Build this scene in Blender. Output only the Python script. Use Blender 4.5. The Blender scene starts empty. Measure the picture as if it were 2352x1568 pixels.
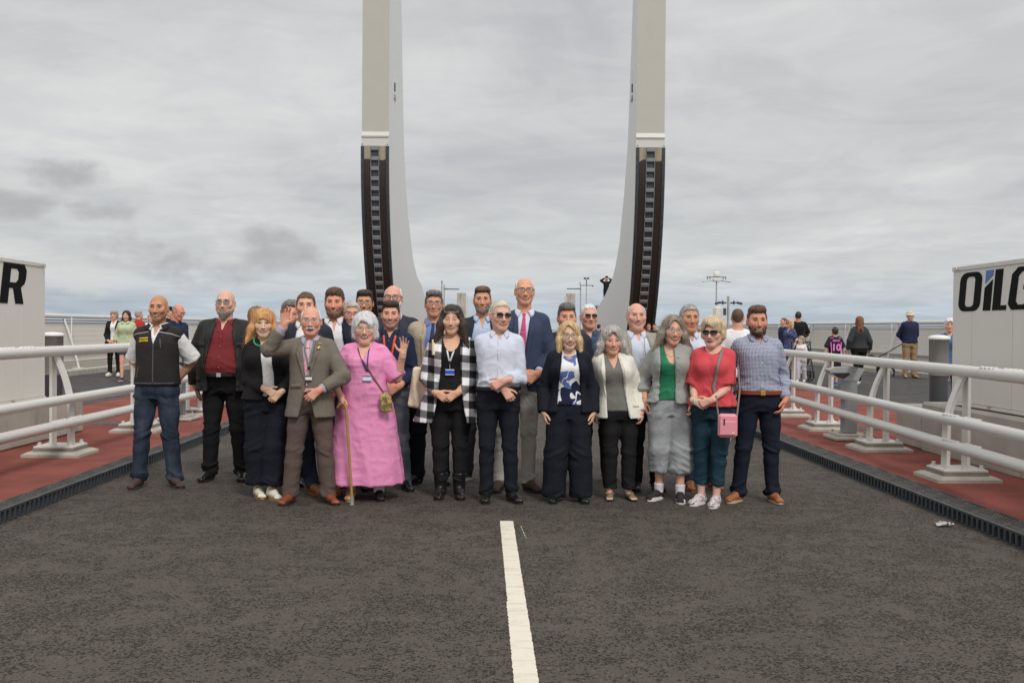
import bpy, bmesh, math, random
import numpy as np
from mathutils import Vector, Matrix

random.seed(7)
S = bpy.context.scene
COL = S.collection

# ------------------------------------------------------------------ camera, world, sun, exposure
HC = 1.55
F_PX = 2352 * 35 / 36
def _axes(yaw, pitch, roll):
    y, p, r = map(math.radians, (yaw, pitch, roll))
    fwd = np.array([math.sin(y)*math.cos(p), math.cos(y)*math.cos(p), math.sin(p)])
    right = np.array([math.cos(y), -math.sin(y), 0.0])
    up = np.cross(right, fwd)
    return math.cos(r)*right + math.sin(r)*up, -math.sin(r)*right + math.cos(r)*up, fwd
CR, CU, CF = _axes(1.152, -0.78, 0.45)
def ray(u, v):
    return CF + CR*(u-1176)/F_PX - CU*(v-784)/F_PX
def G(u, v, h=0.0):
    """point at height h seen at survey mark (u, v) of the photograph (2352 px wide)"""
    d = ray(u, v); t = (h-HC)/d[2]
    return np.array([0, 0, HC]) + d*t
def atY(u, v, Y):
    d = ray(u, v)
    return np.array([0, 0, HC]) + d*(Y/d[1])

cam_d = bpy.data.cameras.new("camera")
cam = bpy.data.objects.new("camera", cam_d); COL.objects.link(cam)
cam_d.sensor_width = 36; cam_d.lens = 35; cam_d.clip_start = 0.1; cam_d.clip_end = 20000
M = Matrix.Identity(4)
for i, ax in enumerate((CR, CU, -CF)):
    for j in range(3):
        M[j][i] = ax[j]
M[0][3], M[1][3], M[2][3] = 0, 0, HC
cam.matrix_world = M
S.camera = cam
S.view_settings.view_transform = 'Standard'; S.view_settings.look = 'None'
S.view_settings.exposure = 0.0; S.view_settings.gamma = 1.0
S.view_settings.use_curve_mapping = False
try:
    S.cycles.use_denoising = True
    S.cycles.max_bounces = 6; S.cycles.transparent_max_bounces = 12
except Exception: pass

SUN_EL, SUN_AZ = 44.0, 158.0      # azimuth clockwise from +Y (view direction): behind the camera to the right
W = bpy.data.worlds.new("World"); S.world = W; W.use_nodes = True
def build_world():
    nt = W.node_tree; nt.nodes.clear(); N = nt.nodes; L = nt.links
    def n(t, **k):
        o = N.new(t)
        for a, b in k.items(): setattr(o, a, b)
        return o
    def math_(op, a, b=None, c=None):
        m = n('ShaderNodeMath', operation=op)
        for i, x in enumerate((a, b, c)):
            if x is None: continue
            if isinstance(x, (int, float)): m.inputs[i].default_value = x
            else: L.new(x, m.inputs[i])
        return m.outputs[0]
    out = n('ShaderNodeOutputWorld'); bg = n('ShaderNodeBackground'); L.new(bg.outputs[0], out.inputs[0])
    bg.inputs[1].default_value = 0.1
    sky = n('ShaderNodeTexSky'); sky.sky_type = 'NISHITA'; sky.sun_disc = False
    sky.sun_elevation = math.radians(SUN_EL); sky.sun_rotation = math.radians(SUN_AZ)
    sky.air_density = 1.0; sky.dust_density = 1.5
    tc = n('ShaderNodeTexCoord')
    sep = n('ShaderNodeSeparateXYZ'); L.new(tc.outputs['Generated'], sep.inputs[0])
    X, Y, Z = sep.outputs
    zc = math_('MAXIMUM', Z, 0.0)
    # cloud sheets seen in perspective: x/(z+c), y/(z+c)
    den = math_('ADD', zc, 0.10)
    px = math_('DIVIDE', X, den); py = math_('DIVIDE', Y, den)
    cmb = n('ShaderNodeCombineXYZ'); L.new(px, cmb.inputs[0]); L.new(py, cmb.inputs[1])
    def noise(vec, sc, det, rough=0.5, dist=0.0, off=(0, 0, 0), scl=(1, 1, 1)):
        mp = n('ShaderNodeMapping'); mp.inputs['Location'].default_value = off; mp.inputs['Scale'].default_value = scl
        L.new(vec, mp.inputs[0])
        t = n('ShaderNodeTexNoise'); t.inputs['Scale'].default_value = sc; t.inputs['Detail'].default_value = det
        t.inputs['Roughness'].default_value = rough; t.inputs['Distortion'].default_value = dist
        L.new(mp.outputs[0], t.inputs[0]); return t.outputs[0]
    def ramp(f, pts):
        r = n('ShaderNodeValToRGB'); r.color_ramp.interpolation = 'EASE'
        e = r.color_ramp.elements
        while len(e) < len(pts): e.new(0.5)
        for i, (p, c) in enumerate(pts):
            e[i].position = p; e[i].color = (*c, 1)
        L.new(f, r.inputs[0]); return r.outputs[0]
    def mix(f, a, b, mode='MIX'):
        m = n('ShaderNodeMix', data_type='RGBA', blend_type=mode)
        for s, x in (('Factor', f), ('A', a), ('B', b)):
            inp = [i for i in m.inputs if i.name == s and i.enabled and (i.type == ('VALUE' if s == 'Factor' else 'RGBA'))][0]
            if isinstance(x, (int, float)): inp.default_value = x
            elif isinstance(x, tuple): inp.default_value = (*x, 1)
            else: L.new(x, inp)
        return [o for o in m.outputs if o.type == 'RGBA'][0]
    # overcast base by elevation (radiance / 0.1)
    base = ramp(zc, [(0.0, (.535, .60, .665)), (0.022, (.515, .585, .655)), (0.037, (.63, .665, .70)), (0.06, (.66, .675, .675)),
                     (0.18, (.655, .66, .662)), (0.30, (.64, .645, .65)), (0.6, (.90, .91, .92)), (1.0, (1.0, 1.0, 1.0))])
    sheet = noise(cmb.outputs[0], 0.75, 6, 0.55, 0.8, (3.1, 1.7, 0), (1.0, 0.75, 1))
    s1 = ramp(sheet, [(0.30, (.86, .865, .88)), (0.5, (.985, .985, .985)), (0.68, (1.12, 1.12, 1.11))])
    col = mix(1.0, base, s1, 'MULTIPLY')
    fine = noise(cmb.outputs[0], 2.6, 6, 0.6, 0.6, (8.4, 0.3, 0), (0.9, 0.9, 1))
    s2 = ramp(fine, [(0.33, (.94, .942, .952)), (0.64, (1.05, 1.05, 1.045))])
    col = mix(1.0, col, s2, 'MULTIPLY')
    # thin horizontal streaks lower down
    cm2 = n('ShaderNodeCombineXYZ'); L.new(X, cm2.inputs[0]); L.new(Z, cm2.inputs[2])
    st = noise(cm2.outputs[0], 3.0, 4, 0.5, 0.3, (0, 0, 0.4), (1.0, 1, 16))
    s3 = ramp(st, [(0.35, (.98, .982, .985)), (0.65, (1.015, 1.015, 1.01))])
    col = mix(1.0, col, s3, 'MULTIPLY')
    # puffs of low cumulus: soft-edged clouds at fixed places in the sky (x, z of the direction, half width, half height, weight)
    cum = noise(cm2.outputs[0], 16.0, 6, 0.58, 0.2, (2.35, 0, 3.30), (1.0, 1, 1.5))
    def puffs(lst, lo, hi):
        acc = None
        for (x0, z0, rx, rz, w) in lst:
            dx = math_('MULTIPLY', math_('SUBTRACT', X, x0), 1/rx); dz = math_('MULTIPLY', math_('SUBTRACT', Z, z0), 1/rz)
            d = math_('SUBTRACT', 1.0, math_('ADD', math_('MULTIPLY', dx, dx), math_('MULTIPLY', dz, dz)))
            v = math_('MULTIPLY', math_('MAXIMUM', d, -2.0), w)
            acc = v if acc is None else math_('MAXIMUM', acc, v)
        a = math_('ADD', acc, math_('MULTIPLY', math_('SUBTRACT', cum, 0.5), 4.2))
        r = n('ShaderNodeMapRange'); r.interpolation_type = 'SMOOTHSTEP'; r.inputs[1].default_value = lo; r.inputs[2].default_value = lo+(hi-lo)*.95; L.new(a, r.inputs[0])
        inv = n('ShaderNodeMapRange'); inv.interpolation_type = 'SMOOTHSTEP'; inv.inputs[1].default_value = -1.2; inv.inputs[2].default_value = .4; L.new(acc, inv.inputs[0])
        fr_ = math_('MULTIPLY', r.outputs[0], inv.outputs[0]); return math_('MULTIPLY', fr_, math_('GREATER_THAN', Y, 0.0))
    f2 = puffs([(-.395, .048, .075, .024, 1), (-.46, .055, .05, .02, 1)], .1, 1.3)
    col = mix(math_('MULTIPLY', f2, .8), col, (.70, .70, .695))
    f = puffs([(-.392, .137, .050, .018, 1), (-.435, .105, .050, .016, 1), (-.365, .104, .034, .013, .9), (-.345, .070, .050, .020, .8), (-.30, .058, .045, .018, .7),
               (-.218, .086, .034, .020, .8), (-.205, .066, .050, .020, .9), (-.255, .050, .06, .016, .6), (-.160, .120, .028, .011, .5)], .0, 1.5)
    col = mix(math_('MULTIPLY', f, .80), col, (.43, .435, .445))
    sc = n('ShaderNodeVectorMath', operation='SCALE'); L.new(col, sc.inputs[0]); sc.inputs['Scale'].default_value = 9.55
    fin = mix(0.04, sc.outputs[0], sky.outputs[0])
    L.new(fin, bg.inputs[0])
build_world()
sd = bpy.data.lights.new("sun", 'SUN'); sd.energy = 1.5; sd.angle = math.radians(14); sd.color = (1.0, 0.965, 0.92)
sun = bpy.data.objects.new("sun", sd); COL.objects.link(sun)
_e, _a = math.radians(SUN_EL), math.radians(SUN_AZ)
_d = Vector((math.sin(_a)*math.cos(_e), math.cos(_a)*math.cos(_e), math.sin(_e)))
sun.rotation_euler = _d.to_track_quat('Z', 'Y').to_euler()
sun.location = (0, 0, 30)

# ------------------------------------------------------------------ object helpers
def tag(o, label=None, cat=None, group=None, kind=None):
    if label: o['label'] = label
    if cat: o['category'] = cat
    if group: o['group'] = group
    if kind: o['kind'] = kind
    return o
def link(name, me, parent=None, mat=None):
    if mat is not None and not me.materials: me.materials.append(mat)
    o = bpy.data.objects.new(name, me); COL.objects.link(o)
    if parent is not None: o.parent = parent
    return o
def empty(name, loc=(0, 0, 0), rz=0.0):
    o = bpy.data.objects.new(name, None); COL.objects.link(o)
    o.empty_display_size = 0.2
    o.location = loc; o.rotation_euler = (0, 0, rz); return o
def thing(name, label, cat, loc=(0, 0, 0), rz=0.0, group=None):
    return tag(empty(name, loc, rz), label, cat, group)
def fast_mesh(name, V, Fq, smooth=True, cols=None):
    me = bpy.data.meshes.new(name)
    V = np.asarray(V, dtype=np.float32); Fq = np.asarray(Fq, dtype=np.int32)
    me.vertices.add(len(V)); me.vertices.foreach_set('co', V.ravel())
    k = Fq.shape[1]
    me.loops.add(Fq.size); me.loops.foreach_set('vertex_index', Fq.ravel())
    me.polygons.add(len(Fq)); me.polygons.foreach_set('loop_start', np.arange(0, Fq.size, k, dtype=np.int32))
    me.polygons.foreach_set('use_smooth', np.full(len(Fq), smooth))
    me.update(calc_edges=True)
    if cols is not None:
        a = me.color_attributes.new('Col', 'FLOAT_COLOR', 'POINT')
        c = np.ones((len(V), 4), dtype=np.float32); c[:, :3] = cols
        a.data.foreach_set('color', c.ravel())
    return me
def pymesh(name, V, Fs, smooth=False):
    me = bpy.data.meshes.new(name); me.from_pydata([tuple(map(float, v)) for v in V], [], [tuple(f) for f in Fs]); me.update()
    if smooth: me.polygons.foreach_set('use_smooth', [True]*len(me.polygons))
    return me
class MB:
    """collects boxes, tubes and prisms into ONE mesh"""
    def __init__(s): s.V = []; s.F = []; s.sm = []
    def _add(s, V, Fs, sm=False):
        n = len(s.V); s.V += [tuple(map(float, v)) for v in V]; s.F += [tuple(i+n for i in f) for f in Fs]; s.sm += [sm]*len(Fs); return s
    def box(s, c, d, M=None, bev=0.0):
        hx, hy, hz = d[0]/2, d[1]/2, d[2]/2
        if bev <= 0:
            P = [(x*hx, y*hy, z*hz) for z in (-1, 1) for y in (-1, 1) for x in (-1, 1)]
            Fs = [(0, 2, 3, 1), (4, 5, 7, 6), (0, 1, 5, 4), (2, 6, 7, 3), (0, 4, 6, 2), (1, 3, 7, 5)]
        else:
            b = min(bev, hx*.9, hy*.9, hz*.9); P = []; idx = {}
            for sx in (-1, 1):
                for sy in (-1, 1):
                    for sz in (-1, 1):
                        for k in range(3):
                            q = [sx*(hx-b), sy*(hy-b), sz*(hz-b)]
                            q[k] = (sx*hx, sy*hy, sz*hz)[k]
                            idx[(sx, sy, sz, k)] = len(P); P.append(tuple(q))
            Fs = []
            for k in range(3):
                o = [i for i in range(3) if i != k]
                for s1 in (-1, 1):
                    loop = []
                    for (a, b2) in ((-1, -1), (1, -1), (1, 1), (-1, 1)):
                        q = [0, 0, 0]; q[k] = s1; q[o[0]] = a; q[o[1]] = b2
                        loop.append(idx[(*q, k)])
                    Fs.append(tuple(loop))
            for k in range(3):
                o = [i for i in range(3) if i != k]
                for a in (-1, 1):
                    for b2 in (-1, 1):
                        q1 = [0, 0, 0]; q2 = [0, 0, 0]; q1[k] = -1; q2[k] = 1
                        for q in (q1, q2): q[o[0]] = a; q[o[1]] = b2
                        Fs.append((idx[(*q1, o[0])], idx[(*q2, o[0])], idx[(*q2, o[1])], idx[(*q1, o[1])]))
            for sx in (-1, 1):
                for sy in (-1, 1):
                    for sz in (-1, 1):
                        Fs.append(tuple(idx[(sx, sy, sz, k)] for k in range(3)))
        if M is not None: P = [tuple(M @ Vector(p)) for p in P]
        P = [(p[0]+c[0], p[1]+c[1], p[2]+c[2]) for p in P]
        return s._add(P, Fs)
    def tube(s, pts, r, n=10, cap=True, sm=True, flat=None):
        pts = [np.array(p, float) for p in pts]; m = len(pts)
        rr = r if hasattr(r, '__len__') else [r]*m
        V = []; up0 = None
        for i, p in enumerate(pts):
            t = pts[min(i+1, m-1)] - pts[max(i-1, 0)]; t = t/(np.linalg.norm(t)+1e-9)
            if up0 is None:
                a = np.array([0, 0, 1.0]) if abs(t[2]) < .9 else np.array([0, 1.0, 0])
            else: a = up0
            x = np.cross(a, t); x /= np.linalg.norm(x)+1e-9; yv = np.cross(t, x); up0 = yv
            for k in range(n):
                th = 2*math.pi*k/n
                V.append(p + rr[i]*(math.cos(th)*x + math.sin(th)*yv))
        Fs = [(i*n+k, i*n+(k+1) % n, (i+1)*n+(k+1) % n, (i+1)*n+k) for i in range(m-1) for k in range(n)]
        s._add(V, Fs, sm)
        if cap: 
            s._add(V[:n], [tuple(range(n))[::-1]]); s._add(V[-n:], [tuple(range(n))])
        return s
    def prism(s, poly, ax, lo, hi):
        """poly: 2-D outline in the two other axes (in x,y,z order without ax), extruded lo..hi along ax"""
        def P(a, b, c):
            return {0: (c, a, b), 1: (a, c, b), 2: (a, b, c)}[ax]
        n = len(poly)
        V = [P(a, b, lo) for a, b in poly] + [P(a, b, hi) for a, b in poly]
        Fs = [tuple(range(n))[::-1], tuple(range(n, 2*n))] + [(i, (i+1) % n, n+(i+1) % n, n+i) for i in range(n)]
        return s._add(V, Fs)
    def lathe(s, prof, c=(0, 0, 0), n=20, sm=True):
        V = [(c[0]+r*math.cos(2*math.pi*k/n), c[1]+r*math.sin(2*math.pi*k/n), c[2]+z) for r, z in prof for k in range(n)]
        Fs = [(i*n+k, i*n+(k+1) % n, (i+1)*n+(k+1) % n, (i+1)*n+k) for i in range(len(prof)-1) for k in range(n)]
        s._add(V, Fs, sm); m = len(prof)
        s._add(V[:n], [tuple(range(n))[::-1]]); s._add(V[-n:], [tuple(range(n))]); return s
    def mesh(s, name='m'):
        me = bpy.data.meshes.new(name); me.from_pydata(s.V, [], s.F); me.update()
        me.polygons.foreach_set('use_smooth', s.sm)
        bm = bmesh.new(); bm.from_mesh(me); bmesh.ops.recalc_face_normals(bm, faces=bm.faces); bm.to_mesh(me); bm.free()
        return me
    def build(s, name, mat, parent=None): return link(name, s.mesh(name), parent, mat)
def shape2d(splines, depth):
    """filled outlines (with holes) extruded to thickness depth -> mesh in the xy plane"""
    cu = bpy.data.curves.new('shape', 'CURVE'); cu.dimensions = '2D'; cu.fill_mode = 'BOTH'; cu.extrude = depth/2
    for pts in splines:
        sp = cu.splines.new('POLY'); sp.points.add(len(pts)-1)
        for i, (x, y) in enumerate(pts): sp.points[i].co = (x, y, 0, 1)
        sp.use_cyclic_u = True
    o = bpy.data.objects.new('shape', cu); COL.objects.link(o)
    me = bpy.data.meshes.new_from_object(o, depsgraph=bpy.context.evaluated_depsgraph_get())
    bpy.data.objects.remove(o); bpy.data.curves.remove(cu); return me
def text_mesh(txt, size, depth=0.001, shear=0.0, off=0.0):
    cu = bpy.data.curves.new('lettering', 'FONT'); cu.body = txt; cu.size = size; cu.extrude = depth/2; cu.shear = shear
    cu.align_x = 'CENTER'; cu.align_y = 'CENTER'; cu.offset = off; cu.resolution_u = 3
    o = bpy.data.objects.new('lettering', cu); COL.objects.link(o)
    me = bpy.data.meshes.new_from_object(o, depsgraph=bpy.context.evaluated_depsgraph_get())
    bpy.data.objects.remove(o); bpy.data.curves.remove(cu); return me

# ------------------------------------------------------------------ materials
def lin(r, g, b):
    f = lambda c: (c/255/12.92) if c/255 <= .04045 else ((c/255+.055)/1.055)**2.4
    return (f(r), f(g), f(b))
def alb(r, g, b, k=0.78):
    """base colour of a thing whose daylight look is (r, g, b)"""
    return tuple(min(.86, x/k) for x in lin(r, g, b))
class NT:
    def __init__(s, name):
        s.m = bpy.data.materials.new(name); s.m.use_nodes = True
        s.t = s.m.node_tree; s.b = s.t.nodes['Principled BSDF']; s.tc = None
    def n(s, t, **k):
        o = s.t.nodes.new(t)
        for a, b in k.items(): setattr(o, a, b)
        return o
    def co(s, scale=(1, 1, 1), loc=(0, 0, 0), rot=(0, 0, 0)):
        if s.tc is None: s.tc = s.n('ShaderNodeTexCoord')
        mp = s.n('ShaderNodeMapping'); mp.inputs['Scale'].default_value = scale; mp.inputs['Location'].default_value = loc
        mp.inputs['Rotation'].default_value = rot
        s.t.links.new(s.tc.outputs['Object'], mp.inputs[0]); return mp.outputs[0]
    def noise(s, scale, detail=4, rough=.55, vec=None, dist=0.0):
        o = s.n('ShaderNodeTexNoise'); o.inputs['Scale'].default_value = scale; o.inputs['Detail'].default_value = detail
        o.inputs['Roughness'].default_value = rough; o.inputs['Distortion'].default_value = dist
        s.t.links.new(vec if vec is not None else s.co(), o.inputs[0]); return o.outputs[0]
    def voro(s, scale, vec=None, feature='F1', out='Distance', rnd=1.0):
        o = s.n('ShaderNodeTexVoronoi', feature=feature); o.inputs['Scale'].default_value = scale
        o.inputs['Randomness'].default_value = rnd
        s.t.links.new(vec if vec is not None else s.co(), o.inputs[0]); return o.outputs[out]
    def ramp(s, f, pts, interp='LINEAR'):
        r = s.n('ShaderNodeValToRGB'); r.color_ramp.interpolation = interp; e = r.color_ramp.elements
        while len(e) < len(pts): e.new(.5)
        for i, (p, c) in enumerate(pts):
            e[i].position = p; e[i].color = (*c, 1) if len(c) == 3 else c
        s.t.links.new(f, r.inputs[0]); return r.outputs[0]
    def rng(s, f, a, b, c=0., d=1., smooth=True):
        r = s.n('ShaderNodeMapRange'); r.interpolation_type = 'SMOOTHSTEP' if smooth else 'LINEAR'
        for i, v in enumerate((a, b, c, d)): r.inputs[i+1].default_value = v
        s.t.links.new(f, r.inputs[0]); return r.outputs[0]
    def mth(s, op, a, b=None, clamp=False):
        m = s.n('ShaderNodeMath', operation=op); m.use_clamp = clamp
        for i, x in enumerate((a, b)):
            if x is None: continue
            if isinstance(x, (int, float)): m.inputs[i].default_value = x
            else: s.t.links.new(x, m.inputs[i])
        return m.outputs[0]
    def mix(s, f, a, b, mode='MIX'):
        m = s.n('ShaderNodeMix', data_type='RGBA', blend_type=mode)
        ins = [i for i in m.inputs if i.enabled]
        fi = [i for i in ins if i.name == 'Factor' and i.type == 'VALUE'][0]
        ai = [i for i in ins if i.name == 'A' and i.type == 'RGBA'][0]; bi = [i for i in ins if i.name == 'B' and i.type == 'RGBA'][0]
        for inp, x in ((fi, f), (ai, a), (bi, b)):
            if isinstance(x, (int, float)): inp.default_value = x
            elif isinstance(x, tuple): inp.default_value = (*x, 1)
            else: s.t.links.new(x, inp)
        return [o for o in m.outputs if o.type == 'RGBA'][0]
    def sep(s, vec=None):
        o = s.n('ShaderNodeSeparateXYZ'); s.t.links.new(vec if vec is not None else s.co(), o.inputs[0]); return o.outputs
    def set(s, color=None, rough=None, metal=None, spec=None, bump=None, bstr=.3, bdist=.01, **kw):
        I = s.b.inputs
        if color is not None:
            if isinstance(color, tuple): I['Base Color'].default_value = (*color, 1)
            else: s.t.links.new(color, I['Base Color'])
        if rough is not None:
            if isinstance(rough, (int, float)): I['Roughness'].default_value = rough
            else: s.t.links.new(rough, I['Roughness'])
        if metal is not None: I['Metallic'].default_value = metal
        if spec is not None: I['Specular IOR Level'].default_value = spec
        if bump is not None:
            b = s.n('ShaderNodeBump'); b.inputs['Strength'].default_value = bstr; b.inputs['Distance'].default_value = bdist
            s.t.links.new(bump, b.inputs['Height']); s.t.links.new(b.outputs[0], I['Normal'])
        for k, v in kw.items(): I[k].default_value = v
        return s.m
_mc = {}
def cloth(name, c, var=.12, rough=.85, nscale=14, weave=True, sheen=.0):
    key = ('cloth', name)
    if key in _mc: return _mc[key]
    t = NT(name)
    a = tuple(x*(1-var) for x in c); b = tuple(min(1, x*(1+var)) for x in c)
    col = t.mix(t.noise(nscale, 5, .6), a, b)
    fine = t.noise(260, 2, .5)
    col = t.mix(t.rng(fine, .3, .7, 0, .25), col, tuple(x*.75 for x in c))
    wr = t.noise(9, 5, .6, vec=t.co((1.2, 1.2, .7)), dist=1.2)
    hgt = t.mth('ADD', t.mth('MULTIPLY', wr, 1.0), t.mth('MULTIPLY', fine, .07))
    m = t.set(col, rough, spec=.25, bump=hgt, bstr=.6, bdist=.018)
    _mc[key] = m; return m
def plain(name, c, rough=.5, metal=0., spec=.5, var=.06, nscale=30, bstr=.08):
    key = ('plain', name)
    if key in _mc: return _mc[key]
    t = NT(name); nz = t.noise(nscale, 4)
    col = t.mix(nz, tuple(x*(1-var) for x in c), tuple(min(1, x*(1+var)) for x in c))
    m = t.set(col, rough, metal, spec, bump=nz, bstr=bstr, bdist=.004)
    _mc[key] = m; return m
def skin_mat():
    if 'skin' in _mc: return _mc['skin']
    t = NT('skin'); a = t.n('ShaderNodeVertexColor'); a.layer_name = 'Col'
    nz = t.noise(60, 4, .6); col = t.mix(t.rng(nz, .3, .75, 0, .18), a.outputs[0], (.30, .10, .06), 'MIX')
    col = t.mix(.12, col, a.outputs[0])
    m = t.set(col, .5, spec=.35, bump=nz, bstr=.12, bdist=.004)
    t.b.inputs['Subsurface Weight'].default_value = .12
    t.b.inputs['Subsurface Radius'].default_value = (.02, .008, .004); t.b.inputs['Subsurface Scale'].default_value = .5
    _mc['skin'] = m; return m
def hair_mat(name, c, c2=None, streak=60):
    key = ('hair', name)
    if key in _mc: return _mc[key]
    t = NT('hair_'+name); c2 = c2 or tuple(x*.45 for x in c)
    st = t.noise(1.0, 5, .65, vec=t.co((streak, streak, 7)), dist=.6)
    big = t.noise(14, 3, .5)
    col = t.mix(t.rng(st, .28, .60), c2, c); col = t.mix(t.rng(big, .42, .75, 0, .6), col, tuple(min(.9, x*1.4) for x in c))
    m = t.set(col, .55, spec=.35, bump=st, bstr=.8, bdist=.008)
    _mc[key] = m; return m

# ------------------------------------------------------------------ distance-field modelling
def snet(V, o, h):
    Sg = V < 0
    nx, ny, nz = V.shape
    c = np.zeros((nx-1, ny-1, nz-1), np.int8)
    for i in (0, 1):
        for j in (0, 1):
            for k in (0, 1): c += Sg[i:nx-1+i, j:ny-1+j, k:nz-1+k]
    act = (c > 0) & (c < 8)
    I = np.argwhere(act)
    if len(I) == 0: return np.zeros((0, 3)), np.zeros((0, 4), int)
    idx = np.full(act.shape, -1, np.int32); idx[act] = np.arange(len(I))
    P = np.zeros((len(I), 3)); Wt = np.zeros(len(I))
    cs = [(i, j, k) for i in (0, 1) for j in (0, 1) for k in (0, 1)]
    val = {q: V[I[:, 0]+q[0], I[:, 1]+q[1], I[:, 2]+q[2]] for q in cs}
    for a in cs:
        for ax in range(3):
            if a[ax] == 0:
                b = list(a); b[ax] = 1; b = tuple(b)
                va, vb = val[a], val[b]; m = (va < 0) != (vb < 0)
                t = np.where(m, va/np.where(m, va-vb, 1), 0)
                q = np.tile(np.array(a, float), (len(I), 1)); q[:, ax] += t
                P[m] += q[m]; Wt[m] += 1
    P = I + P/Wt[:, None]
    quads = []
    def faces(ax):
        d = [0, 0, 0]; d[ax] = 1
        b, c2 = [(1, 2), (2, 0), (0, 1)][ax]
        sl0 = [slice(None)]*3; sl1 = [slice(None)]*3
        n = V.shape
        sl0[ax] = slice(0, n[ax]-1); sl1[ax] = slice(1, n[ax])
        for q in (b, c2): sl0[q] = slice(1, n[q]-1); sl1[q] = slice(1, n[q]-1)
        A, B = Sg[tuple(sl0)], Sg[tuple(sl1)]
        for m, flip in ((A & ~B, False), (~A & B, True)):
            J = np.argwhere(m)
            if not len(J): continue
            J[:, b] += 1; J[:, c2] += 1
            def g(db, dc):
                K = J.copy(); K[:, b] += db; K[:, c2] += dc
                return idx[K[:, 0], K[:, 1], K[:, 2]]
            Q = np.stack([g(-1, -1), g(0, -1), g(0, 0), g(-1, 0)], 1)
            if flip: Q = Q[:, ::-1]
            quads.append(Q)
    for ax in range(3): faces(ax)
    return np.asarray(o) + P*h, np.concatenate(quads)

def smin(a, b, k):
    if k <= 0: return np.minimum(a, b)
    q = np.maximum(k-np.abs(a-b), 0)/k
    return np.minimum(a, b) - q*q*k*.25
def smax(a, b, k): return -smin(-a, -b, k)

class Field:
    def __init__(s, lo, hi, h):
        s.lo = np.array(lo, float); s.h = h
        s.n = np.maximum(4, np.ceil((np.array(hi)-s.lo)/h).astype(int)+1)
        s.ax = [s.lo[i]+h*np.arange(s.n[i]) for i in range(3)]
        s.V = np.full(tuple(s.n), .5, np.float32)
    def loc(s, lo, hi, m):
        sl = []
        for i in range(3):
            a = int(max(0, math.floor((lo[i]-m-s.lo[i])/s.h))); b = int(min(s.n[i], math.ceil((hi[i]+m-s.lo[i])/s.h)+1))
            if b <= a: return None
            sl.append(slice(a, b))
        return tuple(sl), s.ax[0][sl[0]][:, None, None], s.ax[1][sl[1]][None, :, None], s.ax[2][sl[2]][None, None, :]
    def add(s, prim, k=0.0, op='u'):
        fn, lo, hi = prim
        r = s.loc(lo, hi, k+.022 if op == 'u' else k+.002)
        if r is None: return s
        sl, X, Y, Z = r
        d = np.broadcast_to(fn(X, Y, Z), s.V[sl].shape)
        if op == 'u': s.V[sl] = smin(s.V[sl], d, k)
        elif op == 's': s.V[sl] = smax(s.V[sl], -d, k)
        elif op == 'i': s.V[sl] = smax(s.V[sl], d, k)
        return s
    def mesh(s): return snet(s.V, s.lo, s.h)
    def front(s, x, z, default=0.0):
        """y of the front surface (towards -y) at x, z"""
        x = np.asarray(x, float); z = np.asarray(z, float); x, z = np.broadcast_arrays(x, z)
        fx = np.clip((x-s.lo[0])/s.h, 0, s.n[0]-1.001); fz = np.clip((z-s.lo[2])/s.h, 0, s.n[2]-1.001)
        i = fx.astype(int); k = fz.astype(int); tx = (fx-i)[..., None]; tz = (fz-k)[..., None]
        V = s.V
        c = (V[i, :, k]*(1-tx)*(1-tz) + V[i+1, :, k]*tx*(1-tz) + V[i, :, k+1]*(1-tx)*tz + V[i+1, :, k+1]*tx*tz)
        neg = c < 0; has = neg.any(-1); j = np.maximum(neg.argmax(-1), 1)
        a = np.take_along_axis(c, (j-1)[..., None], -1)[..., 0]; b = np.take_along_axis(c, j[..., None], -1)[..., 0]
        t = np.clip(a/(a-b+1e-9), 0, 1)
        return np.where(has, s.lo[1]+s.h*(j-1+t), default)

def v3(*a): return np.array(a, float)
def rcone(a, b, r1, r2, fa=False, fb=False, flat=(1, 1, 1)):
    a = np.array(a, float); b = np.array(b, float); d = b-a; L2 = float(d@d)+1e-12; L = math.sqrt(L2); R = max(r1, r2)
    def fn(X, Y, Z):
        px, py, pz = X-a[0], Y-a[1], Z-a[2]
        t0 = (px*d[0]+py*d[1]+pz*d[2])/L2; t = np.clip(t0, 0, 1)
        q = np.sqrt((px-t*d[0])**2+(py-t*d[1])**2+(pz-t*d[2])**2) - (r1+(r2-r1)*t)
        if fb: q = np.maximum(q, (t0-1)*L)
        if fa: q = np.maximum(q, -t0*L)
        return q
    return fn, np.minimum(a, b)-R, np.maximum(a, b)+R
def ell(c, r, M=None):
    c = np.array(c, float); r = np.array(r, float); R = r if M is None else np.full(3, r.max())
    def fn(X, Y, Z):
        px, py, pz = X-c[0], Y-c[1], Z-c[2]
        if M is not None:
            px, py, pz = (M[0, 0]*px+M[1, 0]*py+M[2, 0]*pz, M[0, 1]*px+M[1, 1]*py+M[2, 1]*pz, M[0, 2]*px+M[1, 2]*py+M[2, 2]*pz)
        k0 = np.sqrt((px/r[0])**2+(py/r[1])**2+(pz/r[2])**2)
        k1 = np.sqrt((px/r[0]**2)**2+(py/r[1]**2)**2+(pz/r[2]**2)**2)+1e-9
        return k0*(k0-1)/k1
    return fn, c-R, c+R
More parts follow.
